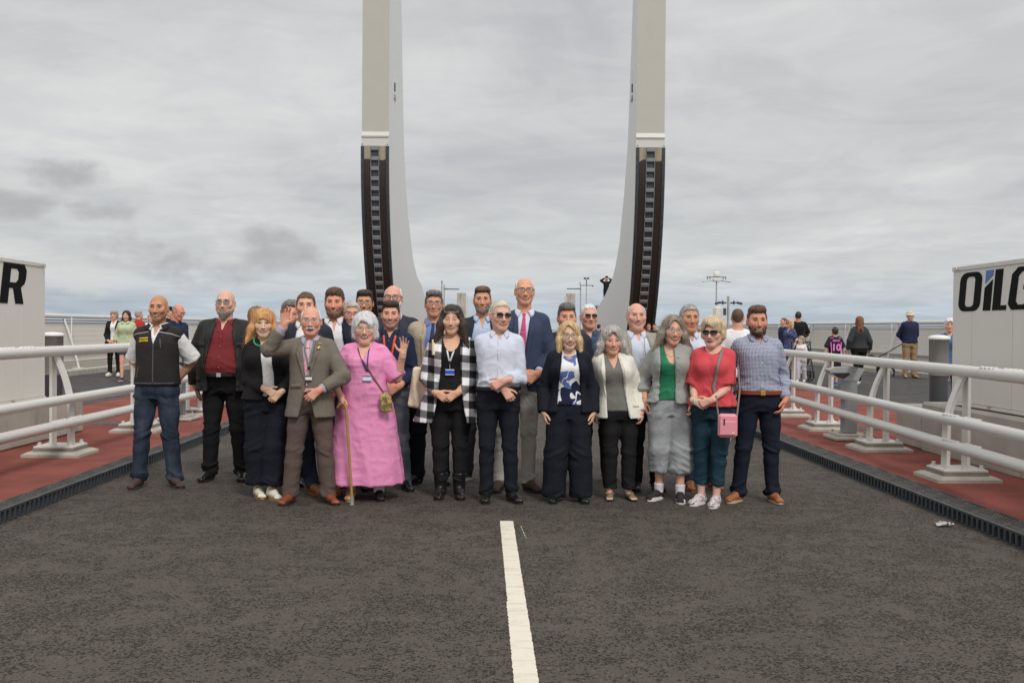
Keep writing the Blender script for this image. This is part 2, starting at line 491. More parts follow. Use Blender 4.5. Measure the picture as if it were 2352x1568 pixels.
def rbox(c, hs, r, M=None):
    c = np.array(c, float); hs = np.array(hs, float); R = hs if M is None else np.full(3, np.linalg.norm(hs))
    def fn(X, Y, Z):
        px, py, pz = X-c[0], Y-c[1], Z-c[2]
        if M is not None:
            px, py, pz = (M[0, 0]*px+M[1, 0]*py+M[2, 0]*pz, M[0, 1]*px+M[1, 1]*py+M[2, 1]*pz, M[0, 2]*px+M[1, 2]*py+M[2, 2]*pz)
        qx, qy, qz = np.abs(px)-hs[0]+r, np.abs(py)-hs[1]+r, np.abs(pz)-hs[2]+r
        return np.sqrt(np.maximum(qx, 0)**2+np.maximum(qy, 0)**2+np.maximum(qz, 0)**2)+np.minimum(np.maximum(np.maximum(qx, qy), qz), 0)-r
    return fn, c-R, c+R
def loft(zs, A, B, xc, yc, z0, z1, p=2.4, top=True):
    """stack of rounded sections between z0 and z1; zs.. are control values"""
    zs = np.array(zs, float)
    ev = lambda z, v: np.interp(z, zs, v)
    zz = np.linspace(zs[0], zs[-1], 160)
    def sm(v):
        q = np.interp(zz, zs, v); k = np.hanning(19); k /= k.sum()
        return np.convolve(np.pad(q, 9, mode='edge'), k, 'valid')
    A_, B_, X_, Y_ = sm(A), sm(B), sm(xc), sm(yc)
    am = max(A)+.01
    def fn(X, Y, Z):
        a = np.interp(Z, zz, A_); b = np.interp(Z, zz, B_); x0 = np.interp(Z, zz, X_); y0 = np.interp(Z, zz, Y_)
        q = ((np.abs(X-x0)/a)**p + (np.abs(Y-y0)/b)**p + 1e-9)**(1/p)
        d = (q-1)*np.minimum(a, b)*(.75+.25*np.minimum(q, 1))
        return np.maximum(np.maximum(d, z0-Z), Z-z1)
    return fn, v3(min(xc)-am, min(np.array(yc)-np.array(B))-.01, z0), v3(max(xc)+am, max(np.array(yc)+np.array(B))+.01, z1)
def halfsp(fn, lo=(-9, -9, -9), hi=(9, 9, 9)): return fn, np.array(lo, float), np.array(hi, float)

_rs = np.random.RandomState(5); _LT = _rs.rand(32, 32, 32).astype(np.float32)
def vnoise(P, sc, seed=0):
    q = P*np.asarray(sc)+seed*7.31+100; i = np.floor(q).astype(int); f = q-i; f = f*f*(3-2*f)
    i0 = i % 32; i1 = (i+1) % 32; x, y, z = f.T
    L = _LT
    g = lambda a, b, c: L[a[:, 0], b[:, 1], c[:, 2]]
    c00 = g(i0, i0, i0)*(1-x)+g(i1, i0, i0)*x; c10 = g(i0, i1, i0)*(1-x)+g(i1, i1, i0)*x
    c01 = g(i0, i0, i1)*(1-x)+g(i1, i0, i1)*x; c11 = g(i0, i1, i1)*(1-x)+g(i1, i1, i1)*x
    return (c00*(1-y)+c10*y)*(1-z)+(c01*(1-y)+c11*y)*z
def ridge(P, sc, seed=0, p=1.6): return (1-np.abs(2*vnoise(P, sc, seed)-1))**p
def vnormals(V, Fq):
    N = np.zeros_like(V); a, b, c, d = (V[Fq[:, i]] for i in range(4)); n = np.cross(c-a, d-b)
    for i in range(4): np.add.at(N, Fq[:, i], n)
    return N/(np.linalg.norm(N, axis=1, keepdims=True)+1e-12)

def euler(yaw=0, pitch=0, roll=0):
    """yaw: turn towards image right (+x) is positive; pitch down positive; roll: tilt top to +x positive; degrees"""
    y, p, r = map(math.radians, (yaw, pitch, roll))
    Rz = np.array([[math.cos(y), -math.sin(y), 0], [math.sin(y), math.cos(y), 0], [0, 0, 1]])
    Rx = np.array([[1, 0, 0], [0, math.cos(p), -math.sin(p)], [0, math.sin(p), math.cos(p)]])
    Ry = np.array([[math.cos(r), 0, math.sin(r)], [0, 1, 0], [-math.sin(r), 0, math.cos(r)]])
    return Ry@Rz@Rx

SECT_M = dict(z=[.455, .50, .545, .60, .65, .70, .75, .785, .81, .832], a=[.074, .093, .092, .083, .081, .085, .088, .080, .058, .038],
              b=[.052, .064, .064, .059, .060, .065, .068, .060, .048, .036], y=[.004, .004, .002, 0, 0, 0, 0, .003, .008, .012])
SECT_F = dict(z=[.455, .50, .545, .60, .65, .70, .75, .785, .81, .832], a=[.080, .100, .095, .077, .071, .076, .078, .069, .050, .032],
              b=[.056, .067, .064, .055, .054, .062, .069, .055, .043, .032], y=[.004, .006, .002, 0, 0, -.004, -.008, .002, .009, .012])

class Person:
    def __init__(s, label, x, y, H, sex='m', yaw=0, w=1.0, belly=0., sh=1.0, lean=(0, 0), armL='sides', armR='sides', feet=None,
                 skin=(222, 172, 150), head=None, q=1, z=0.0, name='person', cat='person', group=None, head_h=None, legw=1., bust=1.):
        s.H, s.sex, s.w, s.belly, s.q = H, sex, w, belly, q
        s.root = thing(name, label, cat, (x, y, z), math.radians(yaw), group)
        s.skin = np.array(alb(*skin, k=.80))*np.array([.94, .98, .92]); s.hd = dict(yaw=0, pitch=0, roll=0, smile=.6, teeth=True, hairtop=0.0)
        if head: s.hd.update(head)
        s.lean = lean
        sec = SECT_M if sex == 'm' else SECT_F
        z = np.array(sec['z']); bump = np.exp(-((z-.61)/.075)**2)
        s.sz = z*H; s.sa = (np.array(sec['a'])*(1+(w-1)*np.where(z > .80, .4, 1))+belly*.30*bump)*H
        s.sb = (np.array(sec['b'])*(1+(w-1)*1.1)+belly*.5*bump)*H
        s.sy = (np.array(sec['y'])-belly*.42*bump)*H
        if bust != 1.: s.sb = s.sb*(1+(bust-1)*np.exp(-((z-.74)/.04)**2)); 
        s.xc = lambda zz: lean[0]*np.clip((np.asarray(zz)/H-.45)/.55, 0, 1.1)
        s.yo = lambda zz: lean[1]*np.clip((np.asarray(zz)/H-.45)/.55, 0, 1.1)
        s.shw = (.0845 if sex == 'm' else .0745)*H*sh*(1+(w-1)*.40); s.shz = .793*H
        zt = s.shz
        s.S = {'L': v3(-s.shw+s.xc(zt), .006+s.yo(zt), zt), 'R': v3(s.shw+s.xc(zt), .006+s.yo(zt), zt)}
        s.rw = (w**.5)*(.97 if sex == 'm' else .90)
        s.arm = {}
        for k, a in (('L', armL), ('R', armR)): s.arm[k] = s._pose(k, a)
        hx = .052*H*(w**.3)
        if feet is None: feet = ((-.11, 0, -10), (.11, 0, 10))
        s.feet = {'L': feet[0], 'R': feet[1]}
        s.hip = {'L': v3(-hx, .004, .495*H), 'R': v3(hx, .004, .495*H)}
        s.ank = {k: v3(f[0], f[1], .045*H) for k, f in s.feet.items()}
        s.knee = {k: (s.hip[k]*.48+s.ank[k]*.52)+v3(0, -.018, .018*H) for k in 'LR'}
        s.legw = legw*(w**.4)*.97
        s.HH = head_h or (.137*H if sex == 'm' else .137*H)
        s.hs = s.HH/.234
        s.hR = euler(s.hd['yaw'], s.hd['pitch'], s.hd['roll'])
        s.piv = v3(s.xc(.86*H), .012+s.yo(.86*H), H-s.hd['hairtop']-.95*s.HH)
        s.hc = s.piv + s.hR@v3(0, -.012, (.115-.05+.107)*s.hs - .05*s.hs - .0*s.hs)
        # head centre so that its top reaches H
        s.hc[2] = H-s.hd['hairtop']-.116*s.hs if abs(s.hd['pitch']) < 25 else s.hc[2]
        s.F = {}
    # ---- arms
    def _pose(s, k, a):
        H = s.H; sg = -1 if k == 'L' else 1; b = float(np.interp(.56*H, s.sz, s.sb)); yb = float(np.interp(.56*H, s.sz, s.sy))
        aw = float(np.interp(.55*H, s.sz, s.sa))
        d = dict(n=None, curl=.25, spread=.0, hint=v3(sg*.6, .5, -.2), thumb=.5)
        if isinstance(a, str): nm, ex = a, {}
        else: nm, ex = a[0], a[1]
        if nm == 'sides':
            d.update(W=v3(sg*(aw+.035), -.03, .485*H), d=v3(-sg*.05, -.12, -1), n=v3(-sg, .25, 0), curl=.35, hint=v3(sg*.3, .7, 0))
        elif nm == 'clasp':
            d.update(W=v3(sg*.085, yb-b-.06, .535*H), d=v3(-sg*.85, -.12, -.5), n=v3(0, 1, -.15), curl=.45, hint=v3(sg*.55, .6, -.35))
        elif nm == 'back':
            d.update(W=v3(sg*.06, .17, .53*H), d=v3(-sg*.8, .1, -.6), n=v3(0, -1, 0), curl=.4, hint=v3(sg*.8, .3, -.1))
        d.update(ex)
        for q in ('W', 'd', 'n', 'hint'): d[q] = np.array(d[q], float)
        Sp = s.S[k]; Wp = d['W']; L1, L2 = .172*H, .152*H
        v = Wp-Sp; D = np.linalg.norm(v)
        if D > (L1+L2)*.995: sc = D/(L1+L2)/.99; L1 *= sc; L2 *= sc
        t = (L1**2-L2**2+D**2)/(2*D); hh = math.sqrt(max(L1**2-t**2, 1e-6)); u = v/D
        hp = d['hint']-u*(d['hint']@u); hp /= np.linalg.norm(hp)+1e-9
        d['E'] = Sp+u*t+hp*hh
        d['d'] /= np.linalg.norm(d['d'])
        n = d['n']-d['d']*(d['n']@d['d']); d['n'] = n/np.linalg.norm(n)
        d['t'] = np.cross(d['d'], d['n'])*(1 if k == 'L' else -1)
        return d
    def _arm_skin(s, f, k, hand=True, hi=1.0):
        H, a, r = s.H, s.arm[k], s.rw; Sp = s.S[k]; E, Wp = a['E'], a['W']
        M = Sp*.5+E*.5
        f.add(rcone(Sp, M, .0285*H*r, .0248*H*r), .03); f.add(rcone(M, E, .0248*H*r, .0212*H*r), .01)
        F1 = E*.65+Wp*.35
        f.add(rcone(E, F1, .0210*H*r, .0218*H*r), .012); f.add(rcone(F1, Wp, .0218*H*r, .0152*H*r), .012)
    def _hand(s, f, k):
        a = s.arm[k]; Wp, d, n, t = a['W'], a['d'], a['n'], a['t']; c = a['curl']
        g = .105*s.H/.19*(1. if s.sex == 'm' else .95)
        wr = .0158*s.H*s.rw
        for lat in (-.5, .5):
            f.add(rcone(Wp-d*.03+t*lat*.012*g, Wp+d*.03*g+t*lat*.032*g, wr*.86, .0155*g), .012)
        lats = (.031, .0105, -.0105, -.030); lens = (.073, .081, .075, .058); rads = (.0095, .0098, .0092, .0082); kd = (.092, .096, .092, .084)
        for i in range(4):
            K = Wp + d*kd[i]*g + t*lats[i]*g - n*.002*g
            f.add(rcone(Wp+d*.02*g+t*lats[i]*.55*g, K, .0145*g, .0115*g), .011)
            spv = (lats[i]/.031)*(.06+a['spread']*.34)
            dirv = d*math.cos(spv)+t*math.sin(spv); p = K; ang = 0
            ci = c*(1+.12*i) if c > .15 else c
            for j, (fr, am) in enumerate(((.46, 62), (.30, 88), (.24, 55))):
                ang += math.radians(ci*am+4)
                v = dirv*math.cos(ang)+n*math.sin(ang); q = p+v*lens[i]*fr*g
                f.add(rcone(p, q, rads[i]*g*(1-.06*j), rads[i]*g*(.95-.07*j)), .0035 if j else .005); p = q
        tb = Wp+d*.018*g+t*.022*g+n*.006*g; th = a['thumb']
        v1 = d*(.72-.25*th)+t*(.25+.75*th)+n*.25*(1-th)+n*.1; v1 /= np.linalg.norm(v1)
        p1 = tb+v1*.044*g; v2 = v1*.75+d*.45; v2 /= np.linalg.norm(v2)
        f.add(rcone(tb, p1, .0165*g, .0125*g), .014); p2 = p1+v2*.032*g; v3_ = v2*.8+d*.35-t*.1; v3_ /= np.linalg.norm(v3_)
        f.add(rcone(p1, p2, .0118*g, .0108*g), .004); f.add(rcone(p2, p2+v3_*.024*g, .0105*g, .009*g), .004)
    def bbox(s):
        pts = list(s.S.values())+[s.arm[k]['W'] for k in 'LR']+[s.arm[k]['E'] for k in 'LR']
        P = np.array(pts); wmax = s.sa.max()+.03
        lo = np.minimum(P.min(0), v3(-wmax, (s.sy-s.sb).min()-.02, 0)); hi = np.maximum(P.max(0), v3(wmax, (s.sy+s.sb).max()+.02, s.H*.9))
        return lo-.09, hi+.09
    def torso(s, e=0.0, z0=None, z1=None, ea=None, eb=None, p=2.4, secs=None):
        if secs is None: z, a, b, y = s.sz, s.sa+(e if ea is None else ea), s.sb+(e if eb is None else eb), s.sy
        else: z, a, b, y = secs
        z = np.asarray(z, float)
        return loft(z, a, b, s.xc(z), np.asarray(y)+s.yo(z), z[0] if z0 is None else z0, z[-1] if z1 is None else z1, p)
    def trapz(s, f, e, k=.03):
        H = s.H; nb = v3(s.xc(.85*H), .014+s.yo(.85*H), .848*H)
        for kk, sg in (('L', -1), ('R', 1)):
            f.add(rcone(nb+v3(sg*.028, 0, -.012*H), s.S[kk]+v3(-sg*.012, .004, .006), .021*H+e*.6, .025*H*s.rw+e), k)
    # ---- body
    def body(s, legs='full', arms=(1, 1), chest=True, leglow=True):
        q = s.q; h = .014 if q == 1 else .022
        lo, hi = s.bbox(); lo[2] = 0.02; hi[2] = s.H*.90
        f = Field(lo, hi, h)
        H = s.H
        f.add(s.torso(0, z0=.478*H), 0); s.trapz(f, 0)
        nb = v3(s.xc(.83*H), .014+s.yo(.83*H), .80*H)
        f.add(rcone(nb, s.piv+v3(0, .008, .02), (.036 if s.sex == 'm' else .030)*H*s.rw, (.0335 if s.sex == 'm' else .0285)*H*s.rw), .02)
        for k in 'LR': s._arm_skin(f, k)
        if s.sex == 'f':
            for sg in (-1, 1): f.add(ell((sg*.042*H+s.xc(.74*H), -.048*H, .735*H), (.036*H, .034*H*s.w, .036*H)), .03)
        for k in 'LR':
            hp, kn, an = s.hip[k], s.knee[k], s.ank[k]; g = s.legw
            f.add(rcone(hp+v3(0, 0, .01), hp*.5+kn*.5, .053*H*g, .042*H*g), .03)
            f.add(rcone(hp*.5+kn*.5, kn, .042*H*g, .0285*H*g), .02)
            cf = kn*.68+an*.32+v3(0, .008, 0)
            f.add(rcone(kn, cf, .0285*H*g, .029*H*g), .02); f.add(rcone(cf, an, .029*H*g, .0185*H*g), .015)
            f.add(rcone(an, an+v3(0, -.03, -.045), .016*H, .012*H), .02)
        Vs, Fs = f.mesh(); Vall = [Vs]; Fall = [Fs]; Call = [np.tile(s.skin, (len(Vs), 1))]; off = len(Vs)
        hh = .0052 if q == 1 else .0095
        for k in 'LR':
            if not arms[0 if k == 'L' else 1]: continue
            a = s.arm[k]; c = a['W']+a['d']*.07; R = .135
            A = np.array([a['W']-(a['W']-a['E'])*.18, a['W'], a['W']+a['d']*.19, a['W']+a['d']*.1+a['t']*.07])
            f = Field(A.min(0)-.035, A.max(0)+.035, hh)
            f.add(rcone(a['E']*.65+a['W']*.35, a['W'], .0235*H*s.rw, .0158*H*s.rw), .01)
            s._hand(f, k); Vs, Fs = f.mesh()
            col = np.tile(s.skin*np.array([1.0, .93, .90]), (len(Vs), 1))
            Vall.append(Vs); Fall.append(Fs+off); Call.append(col); off += len(Vs)
        Vs, Fs, Cs = s._head_mesh(); Vall.append(Vs); Fall.append(Fs+off); Call.append(Cs)
        me = fast_mesh('body', np.concatenate(Vall), np.concatenate(Fall), True, np.concatenate(Call))
        s.body_o = link('body', me, s.root, skin_mat())
        if not s.hd.get('noface'): s._face()
        return s
    # ---- head; head-local metres for a 0.234 m head: x image right, -y face, z up
    def _head_prims(s, f):
        d = s.hd; jw = d.get('jaw', 1.0 if s.sex == 'm' else .9); lg = d.get('long', 1.0); fat = d.get('fat', 0.0)
        f.add(ell((0, .014, .032), (.0755, .094, .084)), 0)
        f.add(ell((0, -.020, -.022), (.0625+fat*.5, .074, .088*lg)), .03)
        for sg in (-1, 1):
            f.add(rcone((sg*.046*jw, -.010, -.052), (sg*.013*jw, -.066, -.094*lg), .025+fat, .0205+fat*.4), .03)
            f.add(ell((sg*.043, -.060, -.012), (.026+fat, .024, .022)), .02)
        f.add(rcone((-.013*jw, -.070, -.096*lg), (.013*jw, -.070, -.096*lg), .0195, .0195), .02)
        f.add(rcone((-.034, -.078, .030), (.034, -.078, .030), .0125 if s.sex == 'm' else .010, .0125 if s.sex == 'm' else .010), .016)
        for sg in (-1, 1): f.add(ell((sg*.033, -.101, .0115), (.0215, .0185, .0130)), .009, 's')
        for sg in (-1, 1): f.add(ell((sg*.032, -.077, .0095), (.0155, .0135, .010)), .004)
        ns = d.get('nose', 1.0)
        f.add(rcone((0, -.085, .018), (0, -.110*(.5+.5*ns), -.031), .0080, .0130*ns), .008)
        for sg in (-1, 1): f.add(ell((sg*.0135*ns, -.098, -.037), (.0095*ns, .011, .0085)), .005)
        f.add(ell((0, -.084, -.062), (.030, .014, .020)), .014)
        sm = d['smile']
        mw = .0235+.0075*min(sm, 1.2)
        up = lambda x: -.065+(.010*sm)*(abs(x)/mw)**2*.9
        for sg in (-1, 1):
            f.add(rcone((0, -.0965, up(0)+.0055), (sg*mw*.85, -.084, up(mw*.85)+.002), .0055, .0035), .004)
            f.add(rcone((0, -.0945, up(0)-.009-.009*max(0, sm-.5)), (sg*mw*.7, -.084, up(mw*.7)-.004), .0065, .004), .004)
            f.add(rcone((sg*.021, -.104, -.040), (sg*(mw+.008), -.086, -.069), .0022, .0026), .009, 's')
            # cheek fold
            f.add(ell((sg*(.038+.002*sm), -.068, -.026), (.020+fat*.5, .018, .019)), .020)
        if sm > .35:
            def mouth(X, Y, Z):
                zc = Z-(-.067+.010*sm*(X/mw)**2-.0025*sm)
                return (np.sqrt((X/mw)**2+((Y+.100)/.0060)**2+(zc/(.0034+.0085*max(0, sm-.35)))**2)-1)*.005
            f.add((mouth, v3(-.04, -.125, -.09), v3(.04, -.07, -.02)), .002, 's')
        for sg in (-1, 1):
            Me = euler(0, -12, 0)
            f.add(ell((sg*.080, .012, -.006), (.0115, .019, .0325)), .008)
            f.add(ell((sg*.090, .004, -.004), (.007, .012, .021)), .004, 's')
        if d.get('chin2'): f.add(ell((0, -.045, -.112), (.045, .045, .026)), .02)
        nr = (.036 if s.sex == 'm' else .030)*s.H*s.rw/s.hs
        nb = s.hR.T@((v3(s.xc(.83*s.H), .014+s.yo(.83*s.H), .828*s.H)-s.hc))/s.hs
        f.add(rcone((0, .012, -.055), nb, nr*.93, nr*.97), .022)
    def h2l(s, P): return s.hc + (np.asarray(P)*s.hs)@s.hR.T
    def _head_mesh(s):
        h = .0042 if s.q == 1 else .0085
        f = Field((-.115, -.130, -.175), (.115, .130, .135), h); s._head_prims(f); s.Fh = f
        V, Fq = f.mesh(); s.Vh, s.Fhq = V, Fq; s.Nh = vnormals(V, Fq)
        d = s.hd; x, y, z = V.T; sk = s.skin; C = np.tile(sk, (len(V), 1))
        fr = y < -.03
        g = lambda cx, cy, rx, ry: np.exp(-(((np.abs(x)-cx)/rx)**2+((z-cy)/ry)**2))
        def paint(m, col):
            m = np.clip(m, 0, 1)[:, None]; C[:] = C*(1-m)+np.array(col)*m
        red = sk*np.array([1.05, .70, .66])
        fl = d.get('flush', .5)*.30
        paint(fl*g(.040, -.022, .020, .018)*fr, red); paint(fl*1.0*np.exp(-((x/.014)**2+((z+.034)/.014)**2))*(y < -.085), red)
        paint(.35*(np.abs(x) > .077)*(y < .04), red)
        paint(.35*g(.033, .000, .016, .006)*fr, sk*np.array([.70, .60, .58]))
        if d.get('shade'):      # stubble shadow on jaw
            st = ((z < -.035)*(y < .01))*(1-np.exp(-((x/.030)**2+((z+.066)/.015)**2)))
            paint(d['shade']*st, d.get('shadecol', (.08, .06, .05)))
        if d.get('scalp'):      # close cropped hair
            hl = np.interp(y, [-.10, -.06, -.045, 0, .03, .10], [.078, .066, .01, -.01, -.05, -.07])
            m = (z > hl) & (np.abs(x) > .0)
            if d.get('scalp_side'): m &= (z < .075)
            paint(d['scalp']*m, d.get('scalpcol', (.06, .045, .035)))
        sm = d['smile']; mw = .0235+.0075*min(sm, 1.2)
        zl = z-(-.067+.010*sm*(x/mw)**2-.0025*sm)
        lip = np.clip(1.25-np.sqrt((x/(mw*1.08))**2+(zl/(.010+.006*max(0, sm-.3)))**2), 0, .2)*5*fr
        paint(lip*d.get('lips', .7), d.get('lipcol', tuple(sk*np.array([.78, .42, .40]))))
        hw = (.0032+.0082*max(0, sm-.35))
        if sm > .35: 
            inn = (np.abs(x) < mw*.95)*(np.abs(zl) < hw*1.0*np.sqrt(np.clip(1-(x/mw)**2, 0, 1))+.0008)*fr
            paint(inn*1.0, (.16, .05, .045))
        s._mw, s._hw = mw, hw
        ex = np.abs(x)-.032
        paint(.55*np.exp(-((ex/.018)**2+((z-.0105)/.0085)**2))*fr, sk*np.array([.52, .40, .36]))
        if d.get('wrinkle'):
            w = np.zeros(len(V))
            for zz in (.052, .060): w += np.exp(-((z-zz-.002*np.cos(x*60))/.0018)**2)*(np.abs(x) < .035)
            w += np.exp(-((np.abs(x)-(.024+.42*(-.036-z)))/.0030)**2)*(z < -.034)*(z > -.072)
            paint(.28*d['wrinkle']*w*fr, sk*np.array([.66, .52, .48]))
        V2 = s.h2l(V)
        s._C = C
        return V2, Fq, C
    def surf_text(s, name, txt, size, x, z, mat, field, off=.009, shear=0., bold=0., parent=None, rot=0., th=.001):
        tm = text_mesh(txt, size, th, shear, bold); n = len(tm.vertices); V = np.empty(n*3); tm.vertices.foreach_get('co', V); V = V.reshape(-1, 3)
        c, sn = math.cos(rot), math.sin(rot); X = x+V[:, 0]*c-V[:, 1]*sn; Z = z+V[:, 0]*sn+V[:, 1]*c
        Y = s.F[field].front(X, Z, .05)-off-V[:, 2]
        tm.vertices.foreach_set('co', np.stack([X, Y, Z], 1).ravel()); tm.update(); return link(name, tm, parent or s.root, mat)
    def fgrid(s, name, XX, ZZ, mat, off=.0008, th=.0006, parent=None):
        YY = s.Fh.front(XX, ZZ, -.08)-off; n, m = XX.shape
        V = np.stack([XX, YY, ZZ], -1).reshape(-1, 3)
        Fs = [(i*m+j, (i+1)*m+j, (i+1)*m+j+1, i*m+j+1) for i in range(n-1) for j in range(m-1)]
        Vb = V+np.array([0, th+off, 0]); nb = n*m
        ed = [j for j in range(m)]+[i*m+m-1 for i in range(1, n)]+[(n-1)*m+j for j in range(m-2, -1, -1)]+[i*m for i in range(n-2, 0, -1)]
        Fe = [(ed[i], ed[(i+1) % len(ed)], ed[(i+1) % len(ed)]+nb, ed[i]+nb) for i in range(len(ed))]
        return link(name, fast_mesh(name, s.h2l(np.concatenate([V, Vb])), np.array(Fs+Fe), True), parent or s.body_o, mat)
    def _face(s):
        d = s.hd; sm = d['smile']; mw, hw = s._mw, s._hw
        cz = lambda x: -.067+.010*sm*(x/mw)**2-.0025*sm
        if sm > .35 and d['teeth']:
            x = np.linspace(-.68, .68, 13)*mw; e = np.sqrt(1-(x/mw)**2); zt = cz(x)+hw*.75*e; zb = cz(x)-hw*(.35 if sm < 1 else .25)*e
            XX = np.stack([x, x, x], 0); ZZ = np.stack([zb, (zb+zt)/2, zt], 0)
            s.fgrid('teeth', XX, ZZ, plain('teeth', (.56, .52, .45), .35, spec=.4, var=.02), .0012)
        eo = d.get('eyes', .45)*.8+.30 if d.get('eyes', .45) > 0 else 0; bc = d.get('browcol', (.07, .045, .03))
        bm_ = plain('brow_%02d_%02d' % (int(bc[0]*99), int(bc[2]*99)), bc, .8, spec=.2)
        for sg in (-1, 1):
            cx = sg*.032; u = np.linspace(-1, 1, 9); x = cx+.0145*u; e = np.sqrt(np.clip(1-u**2, 0, 1))
            zc = .0085+.0016*(1-u**2)-.0008*sg*u
            if eo > 0:
                up = zc+e*(.0016+.0042*eo); dn = zc-e*(.0014+.0030*eo)
                o = s.fgrid('eye', np.stack([x, x]), np.stack([dn, up]), plain('eye_white', (.42, .36, .33), .35, var=.02), .0005)
                ir = cx+.0064*u+.002*math.sin(math.radians(s.hd['yaw'])*-1); zi = .0098; hu = np.interp(ir, x, up); hd_ = np.interp(ir, x, dn); ee = .0066*e
                s.fgrid('iris', np.stack([ir, ir]), np.stack([np.maximum(hd_, zi-ee), np.minimum(hu, zi+ee)]), plain('iris', d.get('iris', (.02, .016, .014)), .15, var=0), .0011, parent=o)
                s.fgrid('eyelashes', np.stack([x, x]), np.stack([up-.0010, up+(.0026 if s.sex == 'f' else .0020)]), plain('lash', (.035, .022, .018), .7), .0014, parent=o)
            else:
                s.fgrid('eyelashes', np.stack([x, x]), np.stack([zc-.0035, zc-.0012]), plain('lash', (.035, .022, .018), .7), .0014)
            if d.get('brow', 1) > 0:
                v = np.linspace(-1, 1, 7); bx = cx+sg*.002+.0175*v*sg; hz = (.0335 if s.sex == 'f' else .0275)+(.002 if s.sex == 'f' else .0012)*(1-v**2)-.0022*v
                th = (.0016 if s.sex == 'f' else .0030)*(1.1-.5*v)
                s.fgrid('eyebrow', np.stack([bx, bx]), np.stack([hz-th, hz+th]), bm_, .0014)
    # ---- generic garment meshing
    def _finish(s, name, f, mat, fold=None, parent=None, key=None, hp=None):
        V, Fq = f.mesh()
        if fold is not None and len(V):
            N = vnormals(V, Fq); V = V + N*fold(V)[:, None]
        me = fast_mesh(name, V, Fq); s.F[key or name] = f
        return link(name, me, parent or s.root, mat)
    def _sleeve(s, f, k, e, cut=1.0, k_=.03, loose=1.0, cuff=None, pad=0.):
        H, a, r = s.H, s.arm[k], s.rw; Sp, E, Wp = s.S[k], a['E'], a['W']
        if cut <= .5:
            e2 = Sp+(E-Sp)*(cut*2); f.add(rcone(Sp, e2, .030*H*r+e+pad, .0275*H*r*loose+e+.005, fb=True), k_); return
        M = Sp*.5+E*.5
        f.add(rcone(Sp, M, .0295*H*r+e+pad, .0262*H*r+e*.9*loose), k_); f.add(rcone(M, E, .0262*H*r+e*.9*loose, .0228*H*r+e*.9*loose), .012)
        t = (cut-.5)*2; C = E+(Wp-E)*t
        rc = (cuff if cuff is not None else (.0165+(1-t)*.008)*H*r+e*.9)
        f.add(rcone(E, C, .0228*H*r+e*.9*loose, rc, fb=True), .014)
    def top(s, name, mat, e=.010, hem=.56, under=False, sleeves=(.96, .96), neck=None, zt=.842, fold='shirt', loose=1., cuff=None, amp=1., p=2.4,
            flare=0.0, gap=None, pad=0., hole=None, key=None, k_arm=.028, eb=None, carve=None, bust=None, sharp=True, parent=None):
        """shirt, jacket, dress ... hem & zt as fractions of H. neck=('v',zbottom,halfw) / ('scoop',z,halfw) ; gap=(list z, list halfw, x0)"""
        H = s.H; lo, hi = s.bbox(); lo[2] = hem*H-.03; hi[2] = .90*H; h = (.0105 if s.q == 1 else .018)
        lo[2] = min(lo[2], min([(s.arm[k]['W'][2]) for i, k in enumerate('LR') if sleeves[i] > .5]+[9])-.03)
        mw = float(np.max(s.sa))+e+flare+.04; lo[0] = min(lo[0], -mw); hi[0] = max(hi[0], mw); lo[1] -= flare*.7; hi[1] += flare*.7
        hi[2] = max(hi[2], max([max(s.arm[k]['W'][2], s.arm[k]['E'][2]) for i, k in enumerate('LR') if sleeves[i] > .5]+[0])+.06)
        f = Field(lo, hi, h)
        z = list(s.sz); a = list(s.sa+e); b = list(s.sb+(eb if eb is not None else e)); y = list(s.sy)
        if hem*H < .5*H or flare:
            z2, a2, b2, y2 = [], [], [], []
            for i in range(len(z)):
                if z[i] >= .55*H: z2.append(z[i]); a2.append(a[i]); b2.append(b[i]); y2.append(y[i])
            lows = [hem*H-.01, .5*(hem*H+.55*H), .50*H] if hem < .45 else [hem*H-.01, .52*H]
            lz = sorted(lows); aw, bw, yw = a2[0], b2[0], y2[0]
            hipA = float(np.interp(.5*H, s.sz, s.sa))+e; hipB = float(np.interp(.5*H, s.sz, s.sb))+(eb if eb is not None else e)
            add = []
            for zz in lz:
                t = (.55*H-zz)/(.55*H-hem*H+1e-6); t = min(max(t, 0), 1.05)
                add.append((zz, max(hipA, aw*.98)+flare*t, max(hipB, bw*.95)+flare*.7*t, .003))
            z2 = [q[0] for q in add]+z2; a2 = [q[1] for q in add]+a2; b2 = [q[2] for q in add]+b2; y2 = [q[3] for q in add]+y2
            z, a, b, y = z2, a2, b2, y2
        f.add(s.torso(secs=(z, a, b, y), z0=hem*H, z1=s.sz[-1], p=p), 0)
        if s.sex == 'f' or bust:
            bb = bust or 1.0
            for sg in (-1, 1): f.add(ell((sg*.042*H+s.xc(.74*H), -.046*H+s.yo(.74*H), .735*H), (.036*H+e, .034*H*s.w*bb+e, .038*H+e)), .035)
        s.trapz(f, e*.8, .03)
        for i, k in enumerate('LR'):
            if sleeves[i] > 0: s._sleeve(f, k, e, sleeves[i], k_arm, loose, cuff, pad)
            else:
                f.add(ell(s.S[k]+v3(-.006 if k=='R' else .006, 0, .002), (.030*H*s.rw+e*.6, .036*H+e*.6, .027*H*s.rw+e*.6)), .03)
        xn = float(s.xc(.82*H)); yn = float(s.yo(.82*H))
        nr_ = (.036 if s.sex == 'm' else .031)*H*s.rw+.004
        f.add((lambda X, Y, Z: np.maximum(np.sqrt((X-xn)**2+((Y-.012-yn)*.92)**2)-nr_-np.maximum(Z-zt*H, 0)*.5, zt*H-.012-Z), v3(xn-.12, -.2, zt*H-.012), v3(xn+.12, .2, .92*H)), .006, 's')
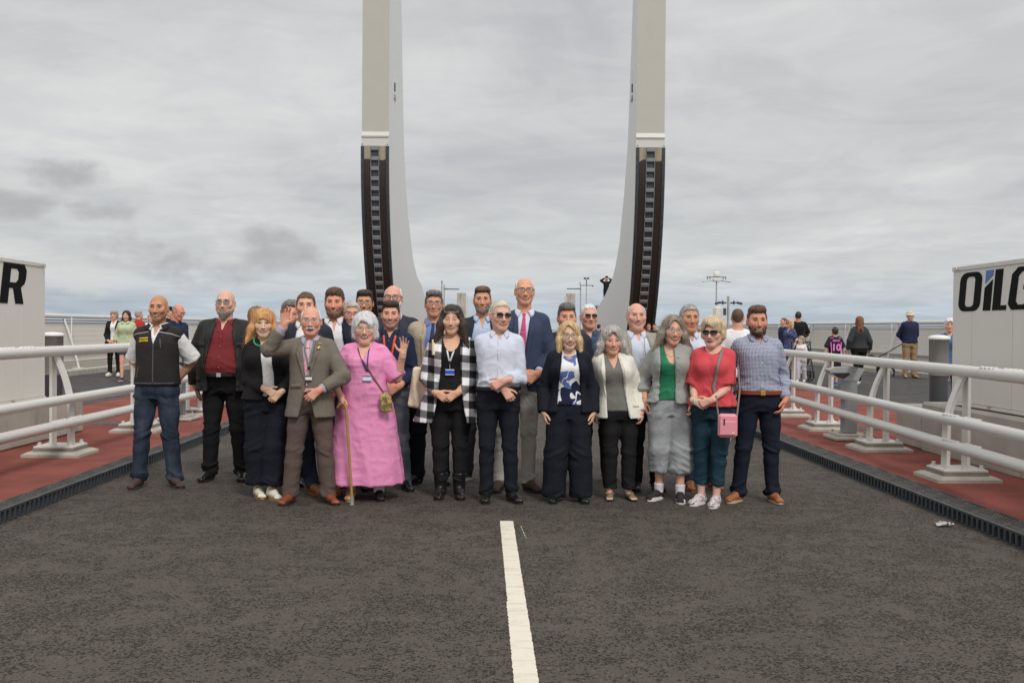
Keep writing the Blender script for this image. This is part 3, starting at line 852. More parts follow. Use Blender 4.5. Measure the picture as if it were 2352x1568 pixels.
        if neck:
            if neck[0] == 'v':
                zb, hw = neck[1]*H, neck[2]; ztop = zt*H+.02
                f.add((lambda X, Y, Z: np.maximum(np.maximum(np.abs(X-xn)-hw*np.clip((Z-zb)/(ztop-zb), 0, 1.3), Y-.02-yn), zb-Z), v3(xn-hw-.05, -.4, zb), v3(xn+hw+.05, .03+yn, ztop+.02)), .004, 's')
            else:
                zb, hw = neck[1]*H, neck[2]; zc = zt*H+.015
                f.add((lambda X, Y, Z: np.maximum((np.sqrt(((X-xn)/hw)**2+(np.minimum(Z-zc, 0)/(zc-zb))**2)-1)*.05, Y-.03-yn), v3(xn-hw, -.4, zb-.01), v3(xn+hw, .05+yn, zc+.06)), .004, 's')
        if gap:
            gz, gw, x0 = gap; gz = np.array(gz)*H; gw = np.array(gw); x0 = np.broadcast_to(np.array(x0, float), gw.shape)
            def gf(X, Y, Z):
                return np.maximum(np.abs(X-np.interp(Z, gz, x0)-s.xc(Z))-np.interp(Z, gz, gw), Y-.012)
            f.add(halfsp(gf, (-.35, -.5, lo[2]), (.35, .03, hi[2])), .006, 's')
        if carve: 
            for c in carve: f.add(c, .004, 's')
        seed = hash(name+str(round(s.H*1000))) % 50; seed = int((s.H*1000+s.lean[0]*500+len(name)*7) % 50)
        A = amp*(1 if s.q == 1 else .8)*(.4 if under else 1)
        Es = [s.arm[k]['E'] for k in 'LR']
        def fold_shirt(V):
            x, y, z = V.T; wz = np.exp(-((z-.585*H)/(.06*H))**2); el = sum(np.exp(-((V-E)**2).sum(1)/(.09**2)) for E in Es)
            Vd = V+np.stack([.3*z, 0*z, .35*np.abs(x)], 1)
            return A*(.0115*(ridge(Vd, (8, 8, 15), seed, 2.2)-.4)*(.34+1.1*wz+1.4*el)+.006*(ridge(Vd, (17, 17, 30), seed+3, 2.2)-.4)*(.22+el+wz))
        def fold_jacket(V):
            x, y, z = V.T; el = sum(np.exp(-((V-E)**2).sum(1)/(.10**2)) for E in Es)
            return A*(.0080*(ridge(V, (5, 5, 8), seed, 1.8)-.45)*(.42+1.7*el)+.0060*(ridge(V, (12, 12, 26), seed+2, 2.2)-.4)*(.12+1.9*el))
        def fold_dress(V):
            x, y, z = V.T; dn = np.clip((.62*H-z)/(.4*H), 0, 1); Vd = V+np.stack([.15*z, 0*z, 0*z], 1)
            return A*(.024*(ridge(Vd, (9, 9, 1.0), seed, 1.2)-.5)*dn+.006*(ridge(Vd, (12, 12, 14), seed+4)-.5)+.006*(ridge(V, (7, 7, 20), seed+1)-.5)*(1-dn*.4))
        fd = {'shirt': fold_shirt, 'jacket': fold_jacket, 'dress': fold_dress}[fold]
        o = s._finish(name, f, mat, fd, parent, key); return o
    def trousers(s, mat, wide=(1, 1, 1), hem=.035, waist=.60, e=.009, amp=1., name='trousers', breaks=1., asym=None, k=.028, crease=False):
        H = s.H; lo, hi = s.bbox(); h = .0115 if s.q == 1 else .019
        fx = [s.ank[q][0] for q in 'LR']; R = .10*max(wide)*s.legw
        lo = v3(min(min(fx)-R, -s.sa.max()-.05), -.2-s.belly*.3, max(.004, hem*H-.02)); hi = v3(max(max(fx)+R, s.sa.max()+.05), .24, waist*H+.02)
        lo[1] = min(lo[1], min(s.ank[q][1] for q in 'LR')-R-.03); hi[1] = max(hi[1], max(s.ank[q][1] for q in 'LR')+R+.03)
        f = Field(lo, hi, h)
        f.add(s.torso(e, z0=.462*H, z1=waist*H, ea=e, eb=e), 0)
        for q in 'LR':
            hp, kn, an = s.hip[q], s.knee[q], s.ank[q]; g = s.legw
            if hem > .26: tt = (hp[2]-hem*H)/(hp[2]-kn[2]); end = hp+(kn-hp)*min(tt, 1)
            mid = hp*.5+kn*.5
            if hem > .26:
                f.add(rcone(hp+v3(0, 0, .01), end, (.056*H*g+e), (.050*H*g*wide[0]+e), fb=True), k); continue
            f.add(rcone(hp+v3(0, 0, .01), mid, .055*H*g*(.5+.5*wide[0])+e, .0435*H*g*wide[0]+e), k)
            f.add(rcone(mid, kn, .0435*H*g*wide[0]+e, .0318*H*g*wide[1]+e), .02)
            hz = hem*H; t = (kn[2]-hz)/(kn[2]-an[2]); end = kn+(an-kn)*t; end[1] += .006
            cf = kn*.7+end*.3+v3(0, .006, 0)
            f.add(rcone(kn, cf, .0318*H*g*wide[1]+e, (.0305*(wide[1]*.5+wide[2]*.5))*H*g+e), .02); f.add(rcone(cf, end, (.0305*(wide[1]*.5+wide[2]*.5))*H*g+e, .0262*H*wide[2]*(g**.4)+e, fb=True), .02)
        f.add(halfsp(lambda X, Y, Z: hem*H-Z+0*X+0*Y), .004, 'i')
        seed = int((H*1000+len(name)*13+mat.name.__len__()) % 50)
        kz, hz = .275*H, hem*H
        def fold(V):
            x, y, z = V.T
            kn = np.exp(-((z-kz)/(.045*H))**2); cr = np.exp(-((z-.47*H)/(.03*H))**2); hm = np.exp(-((z-hz-.02*H)/(.035*H))**2)*breaks
            Vd = V+np.stack([0*z, 0*z, .5*np.abs(x)-.15*y], 1)
            r = amp*(.0130*(ridge(Vd, (6, 6, 15), seed, 2.0)-.4)*(.20+.9*kn+1.0*cr+1.5*hm)+.007*(ridge(Vd, (13, 13, 34), seed+5, 2.2)-.4)*(.10+kn+cr+1.6*hm)
                       +.007*(ridge(V, (16, 16, 2.5), seed+2)-.5)*.6)
            return r
        return s._finish(name, f, mat, fold)
    # ---- strips laid on a garment's front surface
    def ribbon(s, name, pts, width, mat, field, off=.003, th=.0018, parent=None, n=None, local=True, ncol=3):
        """pts: (x,z) centre line in metres; width scalar/list; follows the front surface of field(s)"""
        pts = np.array(pts, float); seg = np.linalg.norm(np.diff(pts, axis=0), axis=1); L = np.concatenate([[0], np.cumsum(seg)])
        n = n or max(2, int(L[-1]/.012)+1); t = np.linspace(0, L[-1], n)
        P = np.stack([np.interp(t, L, pts[:, 0]), np.interp(t, L, pts[:, 1])], 1)
        wd = np.interp(t, L, width) if hasattr(width, '__len__') else np.full(n, width)
        T = np.gradient(P, axis=0); T /= np.linalg.norm(T, axis=1, keepdims=True)+1e-9; Nn = np.stack([-T[:, 1], T[:, 0]], 1)
        u = np.linspace(-.5, .5, ncol); XX = P[:, 0][:, None]+Nn[:, 0][:, None]*u*wd[:, None]; ZZ = P[:, 1][:, None]+Nn[:, 1][:, None]*u*wd[:, None]
        return s.grid(name, XX, ZZ, mat, field, off, th, parent)
    def grid(s, name, XX, ZZ, mat, field, off=.003, th=.0018, parent=None, sub=None):
        fl = field if isinstance(field, (list, tuple)) else [field]
        YY = np.min([s.F[k].front(XX, ZZ, .05) for k in fl], 0)-off
        # calm down outliers
        n, m = XX.shape; V = np.stack([XX, YY, ZZ], -1).reshape(-1, 3); Vb = V+np.array([0, th+off*.8, 0])
        Fs = []
        for i in range(n-1):
            for j in range(m-1):
                a = i*m+j; Fs.append((a, a+1, a+m+1, a+m))
        nb = n*m; Fb = [(b+nb, a+nb, d+nb, c+nb) for a, b, c, d in Fs]
        ed = [j for j in range(m)]+[i*m+m-1 for i in range(1, n)]+[(n-1)*m+j for j in range(m-2, -1, -1)]+[i*m for i in range(n-2, 0, -1)]
        Fe = [(ed[(i+1) % len(ed)], ed[i], ed[i]+nb, ed[(i+1) % len(ed)]+nb) for i in range(len(ed))]
        Fs = [(a, d, c, b) for a, b, c, d in Fs]; Fb = [(a, d, c, b) for a, b, c, d in Fb]; Fe = [f[::-1] for f in Fe]
        me = fast_mesh(name, np.concatenate([V, Vb]), np.array(Fs+Fb+Fe), True)
        return link(name, me, parent or s.root, mat)
    def lapels(s, mat, field, zt=.825, zb=.62, xt=.050, xb=.004, wmax=.062, notch=.765, x0=0.0, parent=None):
        H = s.H; zz = np.linspace(zb*H, zt*H, 26)
        for sg in (-1, 1):
            inner = np.interp(zz, [zb*H, zt*H], [xb, xt]); t = (zz-zb*H)/((notch-zb)*H)
            wd = np.where(zz < notch*H, wmax*np.clip(t, 0, 1)**.75, np.interp(zz, [notch*H, notch*H+.006, (notch+.012)*H, zt*H], [wmax, wmax*.55, wmax*.75, .030]))
            XX = np.stack([sg*(inner+wd*u)+x0+s.xc(zz) for u in (-.05, .5, 1.)], 1); ZZ = np.stack([zz, zz, zz-.0], 1)
            s.grid('lapel', XX, ZZ, mat, field, .0095, .003, parent)
    def collar(s, mat, r=None, zt=.862, ht=.042, spread=.05, drop=.045, gap=22, th=.003, name='collar', parent=None, open_=0., flare=.014, stand=.0):
        """turned-down collar round the neck with two front points"""
        H = s.H; r = r or (.036 if s.sex == 'm' else .031)*H*s.rw*1.06+.006
        n = 40; V = []; zt = min(zt*H, .885*H)
        c0 = v3(s.xc(zt), .014+s.yo(zt), 0)
        m = 4
        for i in range(n+1):
            t = i/n; th_ = math.radians(-90+gap+(360-2*gap)*t)   # -90 deg is front
            fr = max(0, math.cos(th_+math.pi/2))**3   # 1 at front, 0 at the back
            endp = max(0, 1-min(t, 1-t)*7)
            for j in range(m):
                u = j/(m-1)
                rr = r+flare*.8*u**1.2+.016*u*fr; z = zt-.012-.030*fr-u*(ht*.58+drop*.70*endp)+.003*math.sin(u*3.14)
                sx = math.cos(th_)*rr*1.04; sy = math.sin(th_)*rr*1.12
                sx *= 1+.35*u*endp*(spread/.05)+open_*endp*.5
                V.append((c0[0]+sx, c0[1]+sy, z))
        V = np.array(V); n1 = n+1
        Fs = [(i*m+j, (i+1)*m+j, (i+1)*m+j+1, i*m+j+1) for i in range(n) for j in range(m-1)]
        ctr = np.array([c0[0], c0[1], zt-.03]); dirv = V-ctr; dirv[:, 2] = .4*np.abs(dirv[:, 2]); dirv /= np.linalg.norm(dirv, axis=1, keepdims=True)
        Vo = V+dirv*th; nb = len(V)
        Fo = [(a+nb, d+nb, c+nb, b+nb) for a, b, c, d in Fs]
        ed = [j for j in range(m)]+[i*m+m-1 for i in range(1, n1)]+[n*m+j for j in range(m-2, -1, -1)]+[i*m for i in range(n-1, 0, -1)]
        Fe = [(ed[i], ed[(i+1) % len(ed)], ed[(i+1) % len(ed)]+nb, ed[i]+nb) for i in range(len(ed))]
        return link(name, fast_mesh(name, np.concatenate([V, Vo]), np.array(Fs+Fo+Fe), True), parent or s.root, mat)
    def belt(s, mat, z=.585, e=.012, ht=.034, buckle=None, arc=None):
        H = s.H; zz = z*H; V = []; n = 40
        a = float(np.interp(zz, s.sz, s.sa))+e; b = float(np.interp(zz, s.sz, s.sb))+e; yc = float(np.interp(zz, s.sz, s.sy)); xc = float(s.xc(zz))
        p = 2.4; prof = [(0, -ht/2), (.004, -ht/2+.003), (.004, ht/2-.003), (0, ht/2)]
        for i in range(n):
            th = 2*math.pi*i/n; c, sn = math.cos(th), math.sin(th); q = (abs(c)**p+abs(sn)**p)**(-1/p)
            for o, dz in prof: V.append((xc+c*q*(a+o), yc+sn*q*(b+o), zz+dz))
        m = 4; Fs = [(i*m+j, ((i+1) % n)*m+j, ((i+1) % n)*m+j+1, i*m+j+1) for i in range(n) for j in range(m-1)]
        o = link('belt', fast_mesh('belt', V, Fs, False), s.root, mat)
        if buckle: MB().box((xc, yc-b-.007, zz), (.045, .005, ht+.006), bev=.002).build('buckle', buckle, o)
        return o
    def shoes(s, mat, sole, L=None, kind='shoe', sock=None, lace=None, pitch=None, w=1.0):
        H = s.H; L = L or .166*H; g = L/.28; h = .0085 if s.q == 1 else .014
        for k in 'LR':
            fx, fy, yw = s.feet[k]; an = s.ank[k]; R = euler(yw, 0, 0); fl = an[2]-.045*H
            def T(x, y, z): return (R@v3(x*g*w, (y-.018)*g, z*g*(1.12 if z > .02 else 1)))+v3(fx, fy, fl)
            f = Field(T(0, 0, 0)-.26*g, T(0, 0, 0)+v3(.26*g, .26*g, .36*g), h)
            f = Field(v3(fx-.24*g, fy-.26*g, fl-.004), v3(fx+.24*g, fy+.2*g, fl+(.32 if kind == 'boot' else .17)*g), h)
            top = .058 if kind == 'shoe' else .05
            f.add(rcone(T(0, .045, .036), T(0, -.03, .046), .037*g, .038*g), 0)
            f.add(rcone(T(0, -.03, .046), T(.002, -.115, .028), .036*g, .027*g), .02)
            f.add(rcone(T(-.012, -.13, .022), T(.013, -.146, .021), .026*g, .023*g), .02)
            if kind in ('shoe', 'sneaker'): f.add(rcone(T(0, .035, .05), T(0, .022, .088), .036*g, .036*g, fb=True), .02)
            if kind == 'boot': f.add(rcone(T(0, .030, .05), T(0, .018, .200), .050*g, .062*g, fb=True), .025)
            if kind in ('slip', 'sandal'):
                f.add(rcone(T(0, -.045, .07), T(0, .06, .12), .032*g, .030*g), .01, 's')
            if kind == 'sandal': f.add(ell(T(0, -.165, .035), (.05*g, .028*g, .03*g)), .004, 's')
            if kind == 'pump': f.add(ell(T(0, .0, .085), (.036*g, .085*g, .045*g)), .006, 's')
            f.add(halfsp(lambda X, Y, Z: (fl+.016*g)-Z+0*X+0*Y), .003, 'i')
            o = s._finish('shoe', f, mat, None, key='shoe')
            # sole: outline extruded
            out = []
            for i in range(22):
                t = 2*math.pi*i/22; y = -.04-math.cos(t)*.122 if True else 0; wd = np.interp(y, [-.165, -.12, -.04, .03, .085], [.022, .046, .037, .036, .020])
                x = math.sin(t); x = math.copysign(abs(x)**.55, x)*wd+(.006 if y < -.08 else 0)
                out.append(T(x, y-.0, 0)[:2]-v3(fx, fy, 0)[:2]+np.array([fx, fy]))
            th = {'sneaker': .030, 'boot': .030}.get(kind, .018)*g
            mb = MB(); mb.prism([tuple(p) for p in out], 2, fl+.0005, fl+th); mb.build('sole', sole, o)
            if kind == 'sandal':
                for i in range(5):
                    pp = T((-.024+i*.012), -.150-(.012 if i < 3 else .002*i), .027); m_ = MB(); m_.tube([pp, pp+R@v3(0, -.022*g, -.004)], [.0085*g, .0065*g], 8)
                    s_o = m_.build('toe', skin_plain(), o)
            if lace is not None:
                mb = MB()
                for i in range(4):
                    yy = -.045-.018*i; zz = .083-.010*i
                    mb.tube([T(-.017, yy, zz-.006), T(0, yy, zz+.002), T(.017, yy, zz-.006)], .0028*g, 5)
                mb.build('lace', lace, o)
            if sock is not None:
                f = Field(v3(fx-.1, fy-.12, fl+.04), v3(fx+.1, fy+.12, an[2]+.13), h)
                f.add(rcone(an+v3(0, .005, -.02), an*.8+s.knee[k]*.2, .0235*H*s.legw, .027*H*s.legw, fb=True), 0)
                s._finish('sock', f, sock, None)
    # ---- hair, beard, glasses (head-local)
    def _hmesh(s, name, V, Fq, mat, smooth=True):
        return link(name, fast_mesh(name, s.h2l(V), Fq, smooth), s.root, mat)
    def _headshell(s, f, t, zoff=0.0, side=1.):
        f.add(ell((0, .014, .032), (.0755+t*side, .094+t, .084+t)), 0); f.add(ell((0, .02, -.03), (.058+t, .070+t, .06+t)), .03)
    def hair(s, mat, kind='short', t=.010, hl=None, vol=None, seed=1, strands=0, slen=.05, wind=(0, 0), amp=.0055, top=1., wisp=.0008, part=None, matte=None):
        h = .0062 if s.q == 1 else .0105
        lo = v3(-.17, -.16, -.33 if kind in ('long', 'bob') else -.15); hi = v3(.17, .19, .19)
        if kind == 'long': lo[0], hi[0] = -.24, .24
        f = Field(lo, hi, h)
        face = None
        if kind in ('short', 'rim', 'quiff'):
            s._headshell(f, t, side=.45 if kind != 'rim' else 1.25)
            if kind == 'quiff': f.add(ell((0, -.035, .098), (.058, .055, .030*top)), .03); f.add(ell((0, .0, .10), (.066, .08, .028*top)), .03)
            H1 = (hl if hl is not None else .066)+.009
            hy = [-.14, -.09, -.066, -.048, -.036, .0, .02, .045, .12]; hz = [H1, H1, H1-.006, H1-.03, .004, -.012, -.004, -.045, -.078]
            f.add(halfsp(lambda X, Y, Z: np.interp(Y-.012*(np.abs(X) > .03), hy, hz)+(.0 if part is None else part*X)-Z), .006, 'i')
            f.add(ell((-.080, .010, -.010), (.018, .022, .030)), .003, 's'); f.add(ell((.080, .010, -.010), (.018, .022, .030)), .003, 's')
            if kind == 'rim': f.add((lambda X, Y, Z: (np.sqrt((X/.068)**2+((Y+.045)/.125)**2)-1)*.05-0*Z, v3(-.09, -.2, .01), v3(.09, .1, .2)), .012, 's')
        else:
            s._headshell(f, t); f.add(ell((0, .01, .06), (.078+t, .094+t, .072+t)), .02)
            if kind == 'bob':        # chin-length waves
                for sg in (-1, 1):
                    f.add(rcone((sg*.070, .015, .04), (sg*.082+wind[0], .012, -.055), .032, .030), .03)
                f.add(rcone((0, .075, .03), (wind[0]*.6, .07, -.075), .066, .052), .03)
            if kind == 'crop':
                for sg in (-1, 1): f.add(rcone((sg*.064, .0, .05), (sg*.078+wind[0], .01, -.025), .030, .026), .03)
                f.add(rcone((0, .07, .02), (0, .065, -.06), .060, .045), .03)
                f.add(ell((0.0, -.01, .085), (.078, .09, .045)), .03)
            if kind == 'long':
                ln = vol.get('len', .20); wd = vol.get('wide', .03); fwd = vol.get('fwd', -.01)
                rs_ = np.random.RandomState(seed)
                for sg in (-1, 1):
                    f.add(rcone((sg*.062, .012, .06), (sg*(.074+wd*.3)+wind[0]*.25, fwd+.012, -.04), .029, .030), .03)
                    for c_ in range(4):
                        jx, jl = rs_.uniform(-.25, .25)*wd, rs_.uniform(.72, 1.08)
                        y_ = fwd+.045*c_/3.
                        f.add(rcone((sg*(.070+wd*.3)+wind[0]*.25, y_+.01, -.03), (sg*(.066+wd*(1.05-.22*c_))+jx+wind[0], y_, -.05-ln*.68*jl), .027, .009), .022)
                f.add(rcone((0, .07, .03), (wind[0]*.5, .068, -.03-ln*.42), .070, .060), .03)
                f.add(rcone((wind[0]*.5, .068, -.03-ln*.42), (wind[0]*.9, .060, -.05-ln*.62), .058, .03), .03)
            if kind == 'up': f.add(ell((0, .085, .09), (.05, .045, .04)), .02)
            H1 = hl+.012 if hl is not None else .094
            fw = (vol or {}).get('face', .058)
            if kind == 'up':
                hy = [-.14, -.09, -.066, -.048, -.036, .0, .02, .045, .12]; hz = [H1, H1, H1-.004, H1-.03, .01, -.006, -.002, -.045, -.07]
                f.add(halfsp(lambda X, Y, Z: np.interp(Y, hy, hz)-Z+0*X), .006, 'i')
            else:
                px = part or 0.0
                f.add((lambda X, Y, Z: np.maximum(((np.abs((X-px*np.clip(Z/H1, 0, 1))/fw)**1.7+(np.maximum(Z+.02, 0)/(H1+.02))**1.7)-1)*.035, Y+.012), v3(-fw-.01, -.2, -.34), v3(fw+.01, .0, H1+.02)), .008, 's')
                f.add((lambda X, Y, Z: np.maximum((np.sqrt((X/(fw*.86))**2+((Y+.02)/.085)**2)-1)*.05, Z+.03), v3(-.07, -.2, -.34), v3(.07, .08, .0)), .012, 's')
        V, Fq = f.mesh()
        N = vnormals(V, Fq)
        st = ridge(V+np.stack([0*V[:, 0], 0*V[:, 0], .3*V[:, 1]], 1), (90, 90, 12), seed)-.5; bg = ridge(V, (32, 32, 12), seed+1)-.5
        V = V+N*(amp*st+amp*1.3*bg)[:, None]
        # loose strands
        if kind in ('short', 'quiff') and s.q == 1: strands = max(strands, 120)*3; slen = max(slen, .018)
        elif s.q == 1: strands = strands*2
        if strands and s.q == 1 and len(V):
            rs = np.random.RandomState(seed+int(s.H*100)); pick = rs.choice(len(V), strands); Vs, Qs = [V], [Fq]; off = len(V)
            for i in pick:
                p = V[i].copy(); nn = N[i]; down = v3(0, 0, -1) if kind in ('long', 'bob', 'crop') else v3(nn[0]*.3, .25, .9)
                tan = down-nn*(down@nn); tan /= np.linalg.norm(tan)+1e-6
                dv = tan+nn*rs.uniform(.0, .28)+rs.normal(0, .10, 3)+v3(wind[0]*4, 0, wind[1]*4); dv /= np.linalg.norm(dv)
                L = slen*rs.uniform(.4, 1.2); m = 5; pts = [p-dv*.004]
                cv = rs.normal(0, .35, 3)
                for j in range(m-1):
                    pts.append(pts[-1]+dv*L/(m-1)); dv = dv+cv*.3+v3(0, 0, -.12); dv /= np.linalg.norm(dv)
                pts = np.array(pts); side = np.cross(dv, nn); side /= np.linalg.norm(side)+1e-6
                wv = wisp*np.linspace(1, .15, m)[:, None]
                A = pts+side*wv; B = pts-side*wv; C = pts+np.cross(side, dv)*wv*1.4
                Vs += [A, B, C]
                for (o1, o2) in ((0, m), (m, 2*m), (2*m, 0)):
                    Qs.append(np.array([(off+o1+j, off+o2+j, off+o2+j+1, off+o1+j+1) for j in range(m-1)]))
                off += 3*m
            V = np.concatenate(Vs); Fq = np.concatenate(Qs)
        return s._hmesh('hair', V, Fq, mat)
    def beard(s, mat, kind='full', t=.007, seed=2):
        h = .0055 if s.q == 1 else .0095
        f = Field((-.10, -.14, -.17), (.10, .04, 0.0), h); d = s.hd; sm = d['smile']
        if kind in ('full', 'short', 'chin'):
            for sg in (-1, 1):
                if kind != 'chin': f.add(rcone((sg*.053, -.020, -.045), (sg*.034, -.058, -.085), .024+t, .024+t), .02)
                f.add(rcone((sg*.034, -.058, -.085), (sg*.012, -.073, -.100), .020+t, .022+t), .02)
            f.add(rcone((0, -.076, -.095), (0, -.080, -.100-(.035 if kind == 'chin' else .008)), .024+t, .017+t), .02)
        if kind in ('full', 'mo', 'short'):
            for sg in (-1, 1): f.add(rcone((0, -.0975, -.053), (sg*.029, -.084, -.060), .0050+t*.35, .0055+t*.2), .006)
            if kind != 'mo':
                for sg in (-1, 1): f.add(rcone((sg*.031, -.080, -.060), (sg*.031, -.070, -.085), .007+t*.5, .011), .01)
        if kind != 'mo':
            f.add(ell((0, -.100, -.067-.002*sm), (.026+.003*sm, .030, .0115+.004*max(0, sm-.4))), .004, 's')
            f.add(ell((0, -.06, -.026), (.046, .09, .026)), .006, 's')
            if kind in ('full', 'short'):
                for sg in (-1, 1): f.add(rcone((0, -.0965, -.0545), (sg*.028, -.084, -.061), .0045+t*.3, .0045), .004)
            f.add(ell((0, -.108, -.036), (.016, .020, .0125)), .003, 's')
        V, Fq = f.mesh()
        if not len(V): return
        N = vnormals(V, Fq); V = V+N*(.0035*(ridge(V, (90, 90, 25), seed)-.5))[:, None]
        return s._hmesh('beard' if kind != 'mo' else 'moustache', V, Fq, mat)
    def glasses(s, frame, lens, kind='rect', r=.0016, up=0, w=.024, ht=.017, dark=False, z=.008, y=-.108, name='glasses'):
        mb = MB(); lb = MB()
        if up:      # pushed up on the hair
            z, y = .085, -.075
        cx = .033
        def rim(sg, n=20):
            P = []
            for i in range(n):
                t = 2*math.pi*i/n; c, sn = math.cos(t), math.sin(t); e = 1.0 if kind == 'round' else .6
                xx = sg*cx+w*math.copysign(abs(c)**e, c); zz = z+ht*math.copysign(abs(sn)**e, sn)*(1 if sn > 0 else .95)
                yy = y+.010*((abs(xx)-.02)/.05)**2*2
                if up: yy += -(zz-z)*-.9
                P.append(v3(xx, yy, zz))
            return P
        for sg in (-1, 1):
            P = rim(sg); mb.tube(P+[P[0]], r, 5, cap=False)
            n = len(P); c = sum(P)/n; lb._add([c-v3(0, .0004, 0)]+[p for p in P]+[c+v3(0, .0016, 0)]+[p+v3(0, .002, 0) for p in P],
                [(0, 1+i, 1+(i+1) % n) for i in range(n)]+[(n+1, n+2+(i+1) % n, n+2+i) for i in range(n)])
            o = v3(sg*(cx+w), P[0][1], z+ht*.4)
            if not up: mb.tube([o, v3(sg*.079, -.075, z+ht*.5), v3(sg*.083, .01, z+.004), v3(sg*.083, .03, z-.012)], r*1.1, 5)
            else: mb.tube([o, v3(sg*.083, -.03, z-.015), v3(sg*.09, .04, z-.03)], r*1.1, 5)
        mb.tube([v3(-cx+w, y, z+ht*.25), v3(0, y-.003, z+ht*.4), v3(cx-w, y, z+ht*.25)], r*1.1, 5)
        me = mb.mesh(); me.transform(Matrix(((1, 0, 0, 0), (0, 1, 0, 0), (0, 0, 1, 0), (0, 0, 0, 1))))
        def put(m_, nm, mat, par):
            co = np.empty(len(m_.vertices)*3, np.float32); m_.vertices.foreach_get('co', co); co = s.h2l(co.reshape(-1, 3))
            m_.vertices.foreach_set('co', co.astype(np.float32).ravel()); m_.update(); return link(nm, m_, par, mat)
        o = put(me, name, frame, s.root); put(lb.mesh(), 'lens', lens, o); return o
    def earrings(s, mat, r=.008):
        for sg in (-1, 1):
            mb = MB(); c = s.h2l([[sg*.084, .0, -.042]])[0]
            mb.tube([c+v3(r*math.cos(t)*.4, r*math.cos(t), r*math.sin(t)-.004) for t in np.linspace(0, 6.283, 11)], .0022, 5, cap=False)
            mb.build('earring', mat, s.root)
    def btn(s, field, zs, mat, x=0., r=.0055):
        mb = MB()
        for z in zs:
            zz = z*s.H; y = float(s.F[field].front(x+s.xc(zz), zz)); c = v3(x+s.xc(zz), y-.004, zz)
            mb.tube([c+v3(0, .004, 0), c], r, 8)
        mb.build('buttons', mat, s.root)['kind'] = 'stuff'
    def placket(s, mat, field='shirt', z0=.59, z1=.82, w=.03, x=0.):
        zz = np.linspace(z0*s.H, z1*s.H, 12); s.ribbon('placket', [(x+s.xc(z), z) for z in zz], w, mat, field, .0022, .0015)
    def tie(s, mat, field='shirt', zt=.832, zb=.60, w=.075, knot=True, x=0.):
        H = s.H; zz = np.array([zt*H, zt*H-.035, zt*H-.04, .70*H, zb*H+.05, zb*H]); ww = [.034, .022, .026, w*.8, w, .004]
        o = s.ribbon('tie', [(x+s.xc(z), z) for z in zz], ww, mat, field, .009, .006, ncol=5); return o
    def lanyard(s, mat, field, zt=.845, xt=.045, zj=.70, xj=0.0, w=.013, card=None, card_mat=None, clip=None, csz=(.085, .055), reel=None, text=None, drop=.04, off=.009, card_border=None):
        H = s.H; xo = float(s.xc(zt*H))
        P0 = [(-xt+xo, zt*H), (-xt*.8+xo, zt*H-.05), (xj+xo-.004, zj*H)]; P1 = [(xt+xo, zt*H), (xt*.8+xo, zt*H-.05), (xj+xo+.004, zj*H)]
        o = s.ribbon('lanyard', P0, w, mat, field, off, .0015); s.ribbon('strap', P1, w, mat, field, off+.001, .0015, parent=o)
        y = float(np.min([s.F[k].front(xj+xo, zj*H-drop) for k in ([field] if isinstance(field, str) else field)])); z = zj*H-drop
        if clip: MB().tube([v3(xj+xo, y-.014, zj*H+.004), v3(xj+xo, y-.014, z+.0)], .0035, 6).build('clip', clip, o)
        if reel: MB().tube([v3(xj+xo, y-.02, zj*H-.012), v3(xj+xo, y-.010, zj*H-.012)], .013, 12).build('reel', reel, o)
        if card_mat:
            cw, ch = csz; c = MB().box((xj+xo, y-.016, z-ch/2), (cw, .003, ch), bev=.001).build('badge', card_mat, o)
            if card_border:
                MB().box((xj+xo, y-.019, z-.006), (cw*.98, .002, .010)).box((xj+xo, y-.019, z-ch+.005), (cw*.98, .002, .008)).build('badge_print', card_border, c)
        return o
def skin_plain(): return plain('toe_skin', alb(214, 165, 145, .7), .55)

# ================================================================== THE PLACE
WALK = 0.11
def asphalt(name, base, dark, patch=True):
    t = NT(name)
    w = t.co((1, 1, 1))
    big = t.noise(.5, 5, .6, vec=w); mid = t.noise(2.4, 5, .65, vec=w, dist=.4); cl = t.noise(9, 3, .6, vec=w)
    fine = t.noise(170, 3, .65, vec=w)
    msk = t.rng(t.mth('ADD', t.mth('ADD', t.mth('MULTIPLY', mid, .55), t.mth('MULTIPLY', big, .2)), t.mth('MULTIPLY', cl, .40)), .48, .66)
    def stones(sc, lo, hi):
        c = t.voro(sc, vec=w, out='Color'); d = t.voro(sc, vec=w)
        q = t.n('ShaderNodeSeparateColor'); t.t.links.new(c, q.inputs[0])
        pr = t.mth('ADD', t.mth('MULTIPLY', msk, hi-lo), lo)
        on = t.rng(t.mth('SUBTRACT', pr, q.outputs[0]), -.03, .03)
        return t.mth('MULTIPLY', on, t.rng(d, .62, .30)), q.outputs[1]
    s1, r1 = stones(62, .07, .74); s2, r2 = stones(118, .08, .46)
    dk = t.mth('MAXIMUM', s1, t.mth('MULTIPLY', s2, .8))
    col = t.mix(t.rng(big, .35, .65), tuple(x*.90 for x in base), tuple(x*1.10 for x in base))
    col = t.mix(t.rng(fine, .40, .75, 0, .5), col, tuple(x*1.5 for x in base))
    col = t.mix(t.rng(fine, .5, .28, 0, .5), col, tuple(x*.60 for x in base))
    col = t.mix(t.mth('MULTIPLY', t.rng(r1, .86, .93), .4), col, tuple(x*1.7 for x in base))
    col = t.mix(t.mth('MULTIPLY', dk, .86), col, dark)
    col = t.mix(t.rng(t.voro(7, vec=w), .0, .014, 1, 0), col, (.26, .24, .21))
    hgt = t.mth('SUBTRACT', t.mth('MULTIPLY', fine, .3), dk)
    return t.set(col, .85, spec=.25, bump=hgt, bstr=.7, bdist=.008)
M_ROAD = asphalt('road_asphalt', (.096, .081, .068), (.014, .012, .010))
